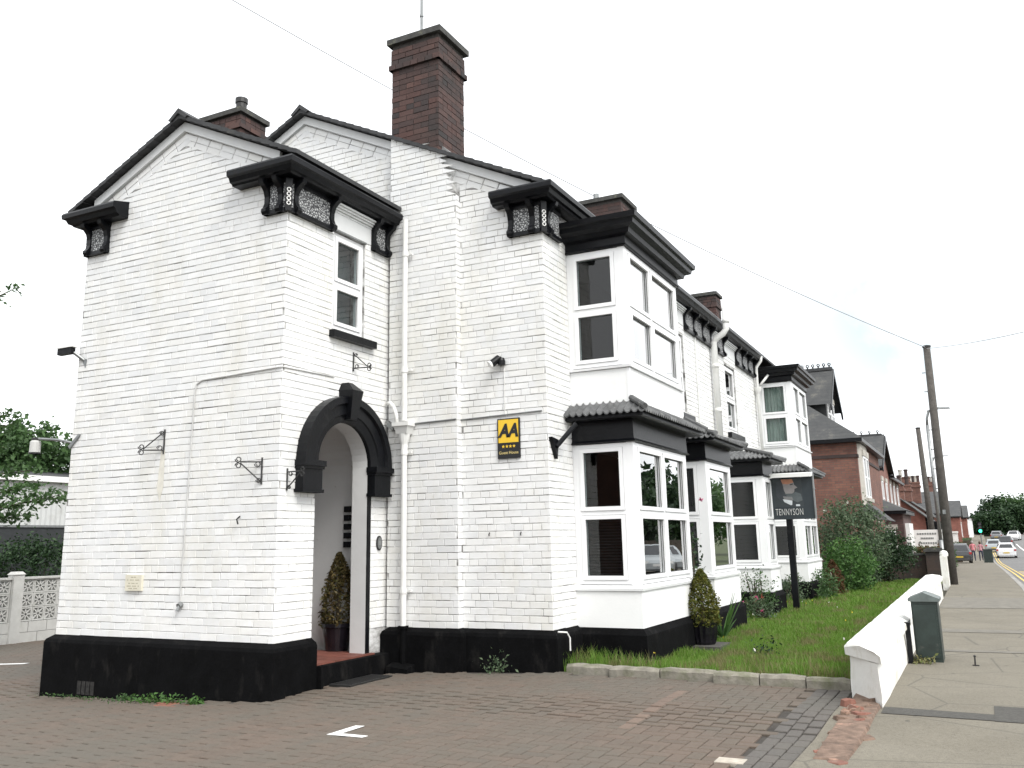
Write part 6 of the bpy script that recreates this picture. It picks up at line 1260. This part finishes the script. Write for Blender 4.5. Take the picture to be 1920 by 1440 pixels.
# -- first red house: hipped roof, gabled dormer, stone bay
h1 = thing("red_brick_house", "red brick house with hipped slate roof and crested dormer past the white house", "house", (-5, 33, 0.1))
gz = 0.1; X1 = -3.2
mb = MB(); mb.box(-10, X1, 31.05, 38.5, gz - 0.5, 4.5); mb.build("wall", M['rb1'], h1)
mb = MB(); mb.box(-10.01, X1 + 0.02, 31.02, 31.06, 4.02, 4.12); mb.box(X1 - 0.0, X1 + 0.03, 31.02, 38.4, 4.02, 4.12); mb.build("string_course", M['redbrick'], h1)
mb = MB(); e = 0.22; ez = 4.62; rz = 7.4
a, b_, c_, d_ = (-10 - e, 31.05 - e, ez), (X1 + e, 31.05 - e, ez), (X1 + e, 38.5 + e, ez), (-10 - e, 38.5 + e, ez); R1, R2 = (-6.6, 34.4, rz), (-6.6, 35.2, rz)
mb.poly([a, b_, R1]); mb.poly([b_, c_, R2, R1]); mb.poly([c_, d_, R2]); mb.poly([d_, a, R1, R2]); mb.build("roof", M['slates'], h1)
mb = MB(); mb.box(-10 - e, X1 + e, 31.05 - e, 38.5 + e, 4.5, 4.615); mb.build("eaves_gutter", M['black'], h1)
mb = MB(); mb.box(-6.6, -4.25, 32.95, 35.15, 5.2, 6.2); mb.build("dormer_wall", M['slate'], h1)
mb = MB(); mb.poly([(-6.8, 32.6, 6.02), (-4.02, 32.6, 6.02), (-4.02, 34.05, 7.48), (-6.8, 34.05, 7.48)]); mb.poly([(-4.02, 35.5, 6.02), (-6.8, 35.5, 6.02), (-6.8, 34.05, 7.48), (-4.02, 34.05, 7.48)]); mb.build("dormer_roof", M['slates'], h1)
mb = MB()
for sd in (-1, 1): mb.prism([(-4.06, 34.05, 7.47), (-4.06, 34.05 + sd * 1.5, 5.97), (-4.06, 34.05 + sd * 1.5, 5.78), (-4.06, 34.05, 7.26)], (0.06, 0, 0))
mb.build("barge_board", M['black'], h1)
mb = MB(); mb.poly([(-4.24, 32.95, 6.3), (-4.24, 35.15, 6.3), (-4.24, 34.05, 7.4)]); mb.build("dormer_gable", M['black'], h1)
far_window(FP(-4.24), 33.25, 34.0, 5.35, 6.25, h1, 0); far_window(FP(-4.24), 34.1, 34.85, 5.35, 6.25, h1, 0); crest(h1, -6.7, -4.05, 34.05, 7.48, 9)
mb = MB(); mb.prism([(X1, 31.3, 2.5), (X1 + 0.10, 31.45, 2.5), (X1 + 0.10, 33.2, 2.5), (X1, 33.4, 2.5)], (0, 0, 1.98)); mb.build("stone_bay", M['stonetrim'], h1)
far_window(FP(X1 + 0.102), 31.65, 32.35, 2.75, 4.1, h1, 0); far_window(FP(X1 + 0.102), 32.45, 33.15, 2.75, 4.1, h1, 0)
mb = MB(); mb.hexa([(X1 - 0.0, 31.3, 2.1), (X1 + 0.75, 31.3, 2.0), (X1 + 0.75, 33.7, 2.0), (X1, 33.7, 2.1)], [(X1 - 0.0, 31.5, 2.62), (X1 + 0.2, 31.5, 2.5), (X1 + 0.2, 33.5, 2.5), (X1, 33.5, 2.62)]); mb.build("lean_to_roof", M['slates'], h1)
stack(h1, -7.6, 37.2, 6.0, 8.2, 0.7, 1.0, 0)
# -- second: gable to the street, crested ridge
def gable_house(name, label, x1, x0, y0, y1, zb, ze, zr, brick, crested=False, wins=(), ridge_axis='X', stacks=(), over=0.2, group=None, porch=None, roofm='slates'):
    t_ = thing(name, label, "house", (x1, (y0 + y1) / 2, zb), group); ym, xm = (y0 + y1) / 2, (x0 + x1) / 2; mb = MB(); mb.box(x0, x1, y0, y1, zb - 0.6, ze)
    if ridge_axis == 'X':
        for x in (x0, x1): mb.poly([(x, y0, ze), (x, y1, ze), (x, ym, zr - 0.05)])
    else:
        for y in (y0, y1): mb.poly([(x0, y, ze), (x1, y, ze), (xm, y, zr - 0.05)])
    mb.build("wall", M[brick], t_); mb = MB(); o_ = over
    sl = (zr - ze) / ((y1 - y0) / 2 if ridge_axis == 'X' else (x1 - x0) / 2); el = ze - sl * o_
    if ridge_axis == 'X':
        for q in (((x0 - o_, y0 - o_, el), (x1 + o_, y0 - o_, el), (x1 + o_, ym, zr), (x0 - o_, ym, zr)), ((x1 + o_, y1 + o_, el), (x0 - o_, y1 + o_, el), (x0 - o_, ym, zr), (x1 + o_, ym, zr))): mb.prism(q, (0, 0, 0.07))
    else:
        for q in (((x1 + o_, y0 - o_, el), (x1 + o_, y1 + o_, el), (xm, y1 + o_, zr), (xm, y0 - o_, zr)), ((x0 - o_, y1 + o_, el), (x0 - o_, y0 - o_, el), (xm, y0 - o_, zr), (xm, y1 + o_, zr))): mb.prism(q, (0, 0, 0.07))
    mb.build("roof", M[roofm], t_)
    mb = MB()
    if ridge_axis == 'X':
        for sd, yy_ in ((-1, y0 - o_), (1, y1 + o_)): mb.prism([(x1 + o_, ym, zr), (x1 + o_, yy_, el), (x1 + o_, yy_, el - 0.18), (x1 + o_, ym, zr - 0.2)], (0.05, 0, 0)); mb.box(x0, x1 + o_, yy_ - 0.04, yy_ + 0.02, el - 0.14, el - 0.01)
    else: mb.box(x1 + o_ - 0.02, x1 + o_ + 0.08, y0 - o_, y1 + o_, el - 0.14, el - 0.01)
    mb.build("eaves_board", M['black'], t_)
    if crested: crest(t_, x0, x1 + 0.1, ym, zr + 0.05, 10)
    for w_ in wins: far_window(FP(x1 + 0.002), *w_, t_)
    for s_ in stacks: stack(t_, *s_)
    return t_
gable_house("gabled_house", "pink brick house whose steep gable and crested ridge face the street", -3.55, -9, 42.0, 47.4, -0.1, 4.5, 6.0, 'rb2', True, [(43.0, 43.8, 2.4, 3.9), (45.0, 45.8, 2.4, 3.9)])
gable_house("terraced_house", "terraced brick house with tall stone-trimmed windows beside the pink gable", -3.75, -8.6, 47.5, 56.5, -0.3, 4.55, 6.1, 'rb1', False, [(48.1, 48.9, 2.3, 4.1), (49.9, 50.7, 2.3, 4.1), (52.1, 52.9, 2.3, 4.1), (54.4, 55.2, 2.3, 4.1)], 'Y', [(-4.9, 56.2, 4.6, 6.2, 0.9, 0.9, 2)])
ax = thing("single_storey_annex", "low dark brick annex with hipped roof and white-framed window behind the hedge", "annex", (-2.6, 41, 0)); mb = MB(); mb.box(-4.2, -2.55, 38.7, 43.5, -0.4, 2.35); mb.build("wall", M['darkbrick'] if False else brickwork_mat("purple_brick", (0.11, 0.06, 0.055), (0.08, 0.045, 0.042), (0.07, 0.055, 0.05)), ax)
mb = MB(); mb.box(-4.4, -2.4, 38.5, 43.7, 2.35, 2.47); mb.build("eaves_board", M['black'], ax); mb = MB(); a, b_, c_, d_ = (-4.45, 38.45, 2.475), (-2.35, 38.45, 2.475), (-2.35, 43.75, 2.475), (-4.45, 43.75, 2.475); R1, R2 = (-3.8, 40.4, 3.2), (-3.8, 42, 3.2); mb.poly([a, b_, R1]); mb.poly([b_, c_, R2, R1]); mb.poly([c_, d_, R2]); mb.poly([d_, a, R1, R2]); mb.build("roof", M['slates'], ax)
far_window(GP(38.69), -3.4, -2.85, 0.7, 1.75, ax, 0)
mb = MB(); mb.box(-2.58, -2.40, 39.5, 41.8, 0.2, 2.0); mb.build("white_panel", M['white_metal'], ax)
gable_house("gabled_house", "bright red brick house with a long grey roof sloping down towards the street", -2.9, -6.2, 63.5, 70, -0.4, 2.65, 4.05, 'rb3', False, [(64.5, 65.7, 0.4, 1.8), (67, 68.2, 0.4, 1.8)], 'Y', [(-4.55, 66.0, 3.8, 4.75, 0.9, 0.8, 2), (-4.3, 69.4, 3.8, 4.85, 0.9, 0.8, 2)], over=0.35)
pc = thing("timber_porch", "black and white timber porch on the bright red house", "porch", (-2.4, 66, -0.3)); mb = MB(); mb.box(-2.89, -2.15, 63.9, 69.0, 1.2, 2.2); mb.build("white_panelling", M['white_metal'], pc); mb = MB()
for y in (63.85, 65.1, 66.4, 67.7, 69.05): mb.box(-2.91, -2.10, y - 0.07, y + 0.07, -0.6, 2.25)
mb.box(-2.91, -2.1, 63.8, 69.1, 1.1, 1.25); mb.box(-2.91, -2.0, 63.7, 69.2, 2.2, 2.35); mb.build("timber_frame", M['black'], pc)
mb = MB(); mb.box(-2.95, -1.62, 50.0, 50.12, 0.95, 1.78)
for x in (-2.85, -1.72): mb.box(x - 0.04, x + 0.04, 50.12, 50.2, -0.3, 1.75)
nb = mb.build("notice_board", M['white_metal']); nb['label'] = "large white notice board with faint lines of lettering above a hedge"; nb['category'] = "notice board"
for k, (w_, z_) in enumerate(((0.9, 1.55), (0.6, 1.33), (0.85, 1.1))):
    mb = MB()
    for i in range(8): mb.box(-2.285 - w_ / 2 + i * w_ / 8, -2.285 - w_ / 2 + (i + 0.7) * w_ / 8, 49.985, 49.995, z_, z_ + 0.08)
    mb.build("lettering_line", M['grey_metal'], nb)
gable_house("tall_slate_house", "tall slate roofed house rising behind the poles", -3.3, -8.5, 73, 88, -0.6, 3.2, 5.2, 'rb1', False, [(74, 75, 1.6, 2.9), (77, 78, 1.6, 2.9), (80, 81, 1.6, 2.9)], 'Y', [(-4.6, 75, 4.2, 5.7, 0.8, 1.4, 2), (-4.5, 87, 4.2, 5.9, 0.8, 1.4, 4)])
gable_house("tall_slate_house", "dark house with bay fronts between the lamp column and telegraph pole", -2.75, -9, 96, 110, -0.8, 3.5, 5.75, 'rb1', False, [(98, 99.4, 1.3, 2.8), (102, 103.4, 1.3, 2.8), (106, 107.4, 1.3, 2.8)], 'X', [(-4.2, 109, 4.6, 7.0, 0.8, 1.4, 3)])
gable_house("gabled_house", "farther red brick house with a broad slate gable right of the telegraph pole", -2.1, -9, 140, 152, -0.5, 3.95, 6.15, 'rb3', False, [(142, 143.8, 1.2, 3.0), (147, 148.8, 1.2, 3.0)])
gable_house("gabled_house", "small red brick gable next to the farther broad gable", -1.45, -8, 160, 170, -0.2, 4.1, 5.95, 'rb3', False, [(162, 163.8, 1.4, 3.2), (166, 167.8, 1.4, 3.2)])
gable_house("white_house", "pale rendered house at the far end of the row before the trees", -0.9, -8, 184, 196, 0.6, 4.2, 5.6, 'render', False, [(185, 187.4, 1.2, 2.2), (190, 192.4, 1.2, 2.2), (185, 187.4, 2.8, 3.9), (190, 192.4, 2.8, 3.9)], 'Y')
for k, (y, h_, lab) in enumerate(((66, 1.6, "white doorway pillars half way down the street"), (99, 1.9, "white gateway by the parked dark car"))):
    mb = MB(); mb.box(-2.3, -1.9, y, y + 0.4, ground(-2, y) - 0.2, ground(-2, y) + h_ + 0.5); mb.box(-2.35, -1.85, y + 1.6, y + 2.0, ground(-2, y) - 0.2, ground(-2, y) + h_ + 0.5); mb.box(-2.4, -1.8, y - 0.1, y + 2.1, ground(-2, y) + h_ + 0.5, ground(-2, y) + h_ + 0.65)
    o = mb.build("white_gateway", M['white_metal']); o['label'] = lab; o['category'] = "gateway"
def hedge(label, x0, x1, y0, y1, h, m, seed, extra=None):
    r = np.random.default_rng(seed); n = 2600; gz = ground((x0 + x1) / 2, y0); t = thing("hedge", label, "hedge", ((x0 + x1) / 2, (y0 + y1) / 2, gz)); P = np.stack([r.uniform(x0, x1, n), r.uniform(y0, y1, n), gz + h * (0.05 + 0.95 * r.random(n) ** 0.6)], 1) + r.normal(size=(n, 3)) * 0.04
    leaves("foliage", P, 0.055, m, seed + 1, t, 0.55, r.integers(0, len(m), n))
    mb = MB(); mb.box(x0 + .12, x1 - .12, y0 + .12, y1 - .12, gz - 0.1, gz + h * 0.85); mb.build("stem", M['bark'], t)
hedge("dark green clipped hedge behind the boundary wall", -2.9, -2.2, 35.5, 36.6, 1.05, [M['leaf_dark']], 121)
M['copper'] = leaf_mat("copper_leaf", [(0.12, 0.06, 0.03), (0.16, 0.09, 0.05), (0.08, 0.07, 0.03)])
hedge("reddish mixed hedge right of the dark green hedge", -2.15, -1.35, 36.5, 37.6, 1.0, [M['copper'], M['leaf']], 123)
hedge("flat-topped clipped hedge just behind the gate pier", -1.9, -0.95, 40, 41.2, 0.9, [M['leaf_grey'], M['leaf']], 125)
hedge("low hedge with dark wall before the farthest houses", -1.9, -0.9, 126, 131, 1.4, [M['leaf_grey'], M['leaf']], 127)
hedge("dark hedge behind the parked dark car", -3.2, -1.3, 84, 85, 1.6, [M['leaf_dark'], M['leaf']], 129)

# ================================================================== TRAFFIC, PEOPLE
def car(label, x, y, rz, paint, glass='farglass', L=4.1, W=1.72, Hh=1.45, group="cars on the street", plate=(0.6, 0.42, 0.05), name="hatchback_car", cat="car"):
    z = ground(x, y) - (0.11 if x > 0.9 else 0.0); t = thing(name, label, cat, (0, 0, 0), group)
    # stations: y, z_bottom, z_belt, z_top, half widths low/belt/top
    S = [(-0.50, .34, .55, .60, .72, .76, .70), (-0.49, .22, .70, .86, .80, .84, .74), (-0.465, .20, .80, .93, .83, .86, .70), (-0.40, .20, .86, 1.33, .85, .88, .56), (-0.34, .20, .87, 1.42, .86, .88, .60), (-0.10, .19, .88, 1.45, .86, .88, .62), (0.08, .19, .87, 1.42, .86, .88, .61), (0.25, .19, .88, .93, .86, .87, .74), (0.36, .20, .80, .86, .85, .86, .70), (0.47, .22, .64, .72, .80, .82, .64), (0.50, .32, .52, .58, .70, .74, .60)]
    sy_, sx_ = L, W / 1.76; rings = [[(-wl * sx_, a * sy_, zb), (-wb * sx_, a * sy_, zm), (-wt * sx_, a * sy_, zt * Hh / 1.45), (wt * sx_, a * sy_, zt * Hh / 1.45), (wb * sx_, a * sy_, zm), (wl * sx_, a * sy_, zb)] for a, zb, zm, zt, wl, wb, wt in S]
    body = MB()
    for i in range(len(S) - 1):
        for j in range(6):
            k = (j + 1) % 6; body.poly([rings[i][j], rings[i][k], rings[i + 1][k], rings[i + 1][j]])
    body.poly(rings[0][::-1]); body.poly(rings[-1])
    T = Matrix.Translation((x, y, z)) @ Matrix.Rotation(rz, 4, 'Z')
    def fin(mb, nm, m, smooth=False): mb.v = [tuple(T @ Vector(v)) for v in mb.v]; return mb.build(nm, m, t, smooth=smooth)
    b_ = fin(body, "body", paint)
    def lerpq(a, b__, c, d, ins=0.06, off=0.008):
        ce = (Vector(a) + Vector(b__) + Vector(c) + Vector(d)) / 4; n = (Vector(b__) - Vector(a)).cross(Vector(c) - Vector(a)).normalized()
        q = [Vector(p).lerp(ce, ins * 2) for p in (a, b__, c, d)]
        if n.dot(ce - Vector((0, ce.y * 0.6, 0.8))) < 0: n = -n
        return [tuple(p + n * off) for p in q]
    for nm, quads in (("rear_window", [(rings[2][2], rings[2][3], rings[3][3], rings[3][2])]), ("windscreen", [(rings[6][2], rings[6][3], rings[7][3], rings[7][2])])):
        for q in quads: g = MB(); g.poly(lerpq(*q)); fin(g, nm, M[glass])
    for sd in ((1, 2), (4, 3)):
        for i0, i1 in ((3, 4), (4, 5), (5, 6), (6, 7)): g = MB(); g.poly(lerpq(rings[i0][sd[0]], rings[i1][sd[0]], rings[i1][sd[1]], rings[i0][sd[1]], 0.05)); fin(g, "side_window", M[glass])
    for sx__ in (-1, 1):
        for a in (-0.31, 0.32):
            g = MB(); c = Vector((sx__ * (W / 2 - 0.09), a * L, 0.30)); g.tube([c - Vector((0.1, 0, 0)), c + Vector((0.1, 0, 0))], 0.30, 14); w_ = fin(g, "wheel", M['rubber']); g = MB(); g.tube([c - Vector((0.105, 0, 0)), c + Vector((0.105, 0, 0))], 0.17, 10); fin(g, "hub_cap", M['grey_metal'])
        g = MB(); g.box(sx__ * 0.78 * sx_ - 0.09, sx__ * 0.78 * sx_ + 0.09, -0.505 * L, -0.47 * L, 0.68, 0.84); fin(g, "tail_light", M['tail'])
        g = MB(); g.box(sx__ * 0.62 * sx_ - 0.12, sx__ * 0.62 * sx_ + 0.12, 0.455 * L, 0.497 * L, 0.56, 0.68); fin(g, "headlight", M['white_metal'])
    for a, c in ((-0.505, plate), (0.503, (0.7, 0.7, 0.68))): g = MB(); g.box(-0.26, 0.26, a * L - 0.01, a * L + 0.01, 0.44, 0.55); fin(g, "number_plate", mat("plate", c, 0.5, 0.02))
    g = MB(); g.box(-0.70 * sx_, 0.70 * sx_, -0.508 * L, -0.45 * L, 0.24, 0.42); fin(g, "bumper", M['rubber'] if paint is not M['carwhite'] else paint)
    t.location = (0, 0, 0); return t
M['tail'] = mat("tail_lamp_red", (0.35, 0.02, 0.02), 0.3); M['carwhite'] = mat("white_car_paint", (0.7, 0.71, 0.72), 0.25, 0.02, 2); M['carsilver'] = mat("silver_car_paint", (0.38, 0.41, 0.42), 0.3, 0.03, 2, metal=0.4); M['cardark'] = mat("dark_car_paint", (0.03, 0.032, 0.035), 0.2, 0.1, 2, spec=0.8); M['cargrey'] = mat("grey_car_paint", (0.2, 0.21, 0.22), 0.3, 0.05, 2)
car("dark car parked on the forecourt behind the telegraph pole", -1.55, 78.5, 0.03, M['cardark'])
car("white hatchback driving away nearest on the road", 2.2, 104, -0.02, M['carwhite'])
car("black car ahead of the white hatchback on the road", 3.1, 140, -0.08, M['cardark'])
car("grey car farther up the road left of the black car", 2.6, 170, -0.1, M['cargrey'])
car("white car at the right frame edge farther up the road", 4.9, 168, 3.0, M['carwhite'])
car("pale car behind the two walkers by the kerb", 1.35, 122, 0.0, M['carsilver'])
M['van'] = M['carwhite']
# parked over the road: seen mirrored in the bay window
car("silver hatchback parked over the road, mirrored in the front bay window", 7.4, 44.0, 2.75, M['carsilver'], group="silver cars mirrored in the bay window")
car("second silver hatchback over the road, mirrored in the right-hand bay pane", 9.0, 50.5, 2.65, M['carsilver'], group="silver cars mirrored in the bay window")
def person(label, x, y, rz, top, legs, hair, stride=0.18, h=1.68):
    z = ground(x, y); t = thing("person", label, "person", (x, y, z), "two people walking on the pavement"); s = h / 1.7
    J = [(0, 0, .93, .135, .10), (0, 0, 1.12, .125, .09), (0, .01, 1.34, .155, .10), (0, .01, 1.45, .06, .06), (0, .02, 1.52, .05, .055), (0, .03, 1.60, .075, .09), (0, .03, 1.68, .06, .075),
         (-.09, 0, .88, .085, .085), (-.10, stride * .55, .49, .062, .065), (-.10, stride * .7, .09, .042, .045), (-.10, stride * .7 + .13, .04, .04, .03),
         (.09, 0, .88, .085, .085), (.10, -stride * .3, .49, .062, .065), (.10, -stride, .11, .042, .045), (.10, -stride + .13, .04, .04, .03),
         (-.185, .01, 1.39, .058, .055), (-.23, -.04, 1.13, .044, .044), (-.22, .06, .90, .034, .034), (-.22, .08, .80, .03, .04),
         (.185, .01, 1.39, .058, .055), (.23, -.02, 1.13, .044, .044), (.22, .10, .92, .034, .034), (.22, .13, .83, .03, .04)]
    E = [(0, 1), (1, 2), (2, 3), (3, 4), (4, 5), (5, 6), (0, 7), (7, 8), (8, 9), (9, 10), (0, 11), (11, 12), (12, 13), (13, 14), (2, 15), (15, 16), (16, 17), (17, 18), (2, 19), (19, 20), (20, 21), (21, 22)]
    me = bpy.data.meshes.new("body"); me.from_pydata([(a * s, b_ * s, c * s) for a, b_, c, *_ in J], E, []); ob = bpy.data.objects.new("body", me); COL.objects.link(ob); md = ob.modifiers.new("skin", 'SKIN')
    for i, v in enumerate(me.skin_vertices[0].data): v.radius = (J[i][3] * s, J[i][4] * s); v.use_root = (i == 0)
    sb = ob.modifiers.new("sub", 'SUBSURF'); sb.levels = 1; sb.render_levels = 1
    dg = bpy.context.evaluated_depsgraph_get(); m2 = bpy.data.meshes.new_from_object(ob.evaluated_get(dg)); bpy.data.objects.remove(ob); m2.name = "body"
    m2.materials.clear()
    for m_ in (M['skin'], top, legs, M['rubber']): m2.materials.append(m_)
    T = Matrix.Translation((x, y, z)) @ Matrix.Rotation(rz, 4, 'Z')
    for p in m2.polygons:
        c = p.center; p.use_smooth = True; p.material_index = 3 if c.z < 0.1 * s else 2 if c.z < 0.93 * s and abs(c.x) < 0.19 * s else 1 if (c.z < 1.47 * s and (c.z > 1.0 * s or abs(c.x) < 0.19 * s)) else 0
    m2.transform(T); link("body", m2, t)
    mb = MB(); mb.lathe([(0.0, 0.14), (0.06, 0.12), (0.092, 0.06), (0.098, 0.0), (0.085, -0.08), (0.05, -0.11)], (0, -0.012 * s, 1.60 * s), 12); mb.v = [tuple(T @ Vector(v)) for v in mb.v if True]; mb.build("hair", hair, t, smooth=True)
M['skin'] = mat("skin", (0.45, 0.28, 0.2), 0.6, 0.05); M['pinktop'] = mat("pink_cloth", (0.55, 0.2, 0.22), 0.9, 0.15, 20); M['pinktop2'] = mat("rose_cloth", (0.48, 0.24, 0.27), 0.9, 0.15, 20); M['navy'] = mat("navy_cloth", (0.03, 0.035, 0.06), 0.9, 0.15); M['hairbrown'] = mat("brown_hair", (0.06, 0.035, 0.02), 0.7, 0.2, 30); M['hairgrey'] = mat("grey_hair", (0.3, 0.28, 0.26), 0.7, 0.2, 30)
person("person in a pink top and navy trousers, left of the pair walking", -0.62, 88, 0.1, M['pinktop'], M['navy'], M['hairgrey'], 0.16)
person("person in a rose pink jacket, right of the pair walking", -0.05, 88.6, -0.1, M['pinktop2'], M['navy'], M['hairbrown'], -0.18, 1.62)
c2 = thing("street_cabinet", "far green street cabinet beside the two walkers", "street cabinet", (0.45, 80, -0.6)); zc = ground(0.45, 80)
mb = MB(); mb.box(0.12, 0.75, 80, 80.5, zc - 0.1, zc + 0.95); mb.build("cabinet_body", M['green_metal'], c2); mb = MB(); mb.box(0.09, 0.78, 79.97, 80.53, zc + 0.952, zc + 1.01); mb.build("cabinet_lid", M['green_metal'], c2)
tl = thing("traffic_light", "traffic signal showing green beside the road far ahead", "traffic light", (0.15, 104, -0.7)); zc = ground(0.15, 104)
mb = MB(); mb.tube([(0.15, 104, zc - 0.1), (0.15, 104, zc + 3.4)], 0.06, 10); mb.build("signal_post", M['grey_metal'], tl); mb = MB(); mb.box(-0.03, 0.33, 103.72, 103.94, zc + 2.3, zc + 3.4); mb.build("signal_head", M['black'], tl)
m, t, b = _new("green_signal"); b.inputs["Base Color"].default_value = (0.02, 0.6, 0.35, 1); b.inputs["Emission Color"].default_value = (0.05, 1.0, 0.55, 1); b.inputs["Emission Strength"].default_value = 2.5; M['green_on'] = m
for k, (mm, z_) in enumerate((('green_on', 2.5), ('rubber', 2.84), ('rubber', 3.18))):
    mb = MB(); mb.tube([(0.15, 103.73, zc + z_), (0.15, 103.69, zc + z_)], 0.14, 14); mb.build("signal_lens", M[mm], tl)
    mb = MB(); mb.tube([(0.15 + 0.16 * math.cos(a), 103.64, zc + z_ + 0.16 * math.sin(a)) for a in [PI * i / 8 for i in range(9)]], 0.02, 5); mb.build("visor", M['black'], tl)

# ================================================================== FAR TREES, AND THE OTHER SIDE OF THE ROAD
GT = "trees closing the view down the road"
for k, (x, y, cz, rx, rz_, lab, mm) in enumerate(((3.0, 222, 4.3, 2.8, 3.6, "tall pointed tree leftmost in the far tree line", 'leaf_dark'), (6.2, 225, 4.6, 3.6, 3.8, "broad dark tree in the middle of the far tree line", 'leaf'), (0.3, 205, 2.4, 2.0, 2.0, "small tree at the left foot of the far tree line", 'leaf_dark'), (10.5, 230, 4.6, 3.6, 3.9, "tree at the right frame edge of the far tree line", 'leaf'), (3.0, 200, 2.8, 3.4, 2.0, "low bushy tree before the far tree line", 'leaf_dark'), (7.4, 205, 3.4, 3.2, 2.6, "low dark tree right of the far bushy tree", 'leaf_dark'))):
    tree("far_tree", lab, x, y, 8, (x, y, ground(x, y) + cz - 0.6), (rx, 2.5, rz_), 150, 26, 0.45, 0.32, [M[mm]], 141 + k * 3, GT, 0.3, 5)
GM = "trees and shrubs over the road"
for k, (x, y, h_, lab) in enumerate(((16, 70, 4.3, "spreading tree over the road opposite the bays"), (20, 92, 5.2, "tall tree over the road farther along"), (15, 56, 3.0, "smaller round tree over the road"), (24, 118, 5.4, "tall tree over the road beyond the others"), (15.5, 40, 3.4, "tree over the road nearest the house"))):
    tree("street_tree", lab, x, y, 8, (x, y, ground(x, y) + h_), (4.6, 4.6, h_ * 0.72), 150, 26, 0.5, 0.3, [M['leaf'] if k % 2 else M['leaf_dark']], 171 + k * 3, GM, 0.25, 5)
hedge("long dark hedge over the road, mirrored in the bay windows", 11.2, 12.4, 20, 62, 1.5, [M['leaf_dark']], 191)
nh = gable_house("added_rear_house", "unseen brick house added behind the viewpoint to darken window reflections", -7.0, -17, -24, -15, 0.0, 5.4, 8.2, 'rb1', False, [(-22.5, -21, 0.8, 2.3), (-18.5, -17, 0.8, 2.3)], 'Y')  # out of view, added so the side panes mirror something dark
for k, (x, y, h_, lab) in enumerate(((-22, -10, 4.0, "unseen tree added behind the viewpoint on the left for dark reflections"), (-3.2, -16, 3.6, "unseen tree added behind the viewpoint by the pavement for dark reflections"))):
    tree("added_rear_tree", lab, x, y, 7, (x, y, h_), (3.2, 3.2, 2.6), 110, 26, 0.4, 0.22, [M['leaf_dark']], 201 + k * 3, None, 0.2, 5)  # unseen trees, added to darken what the side panes mirror
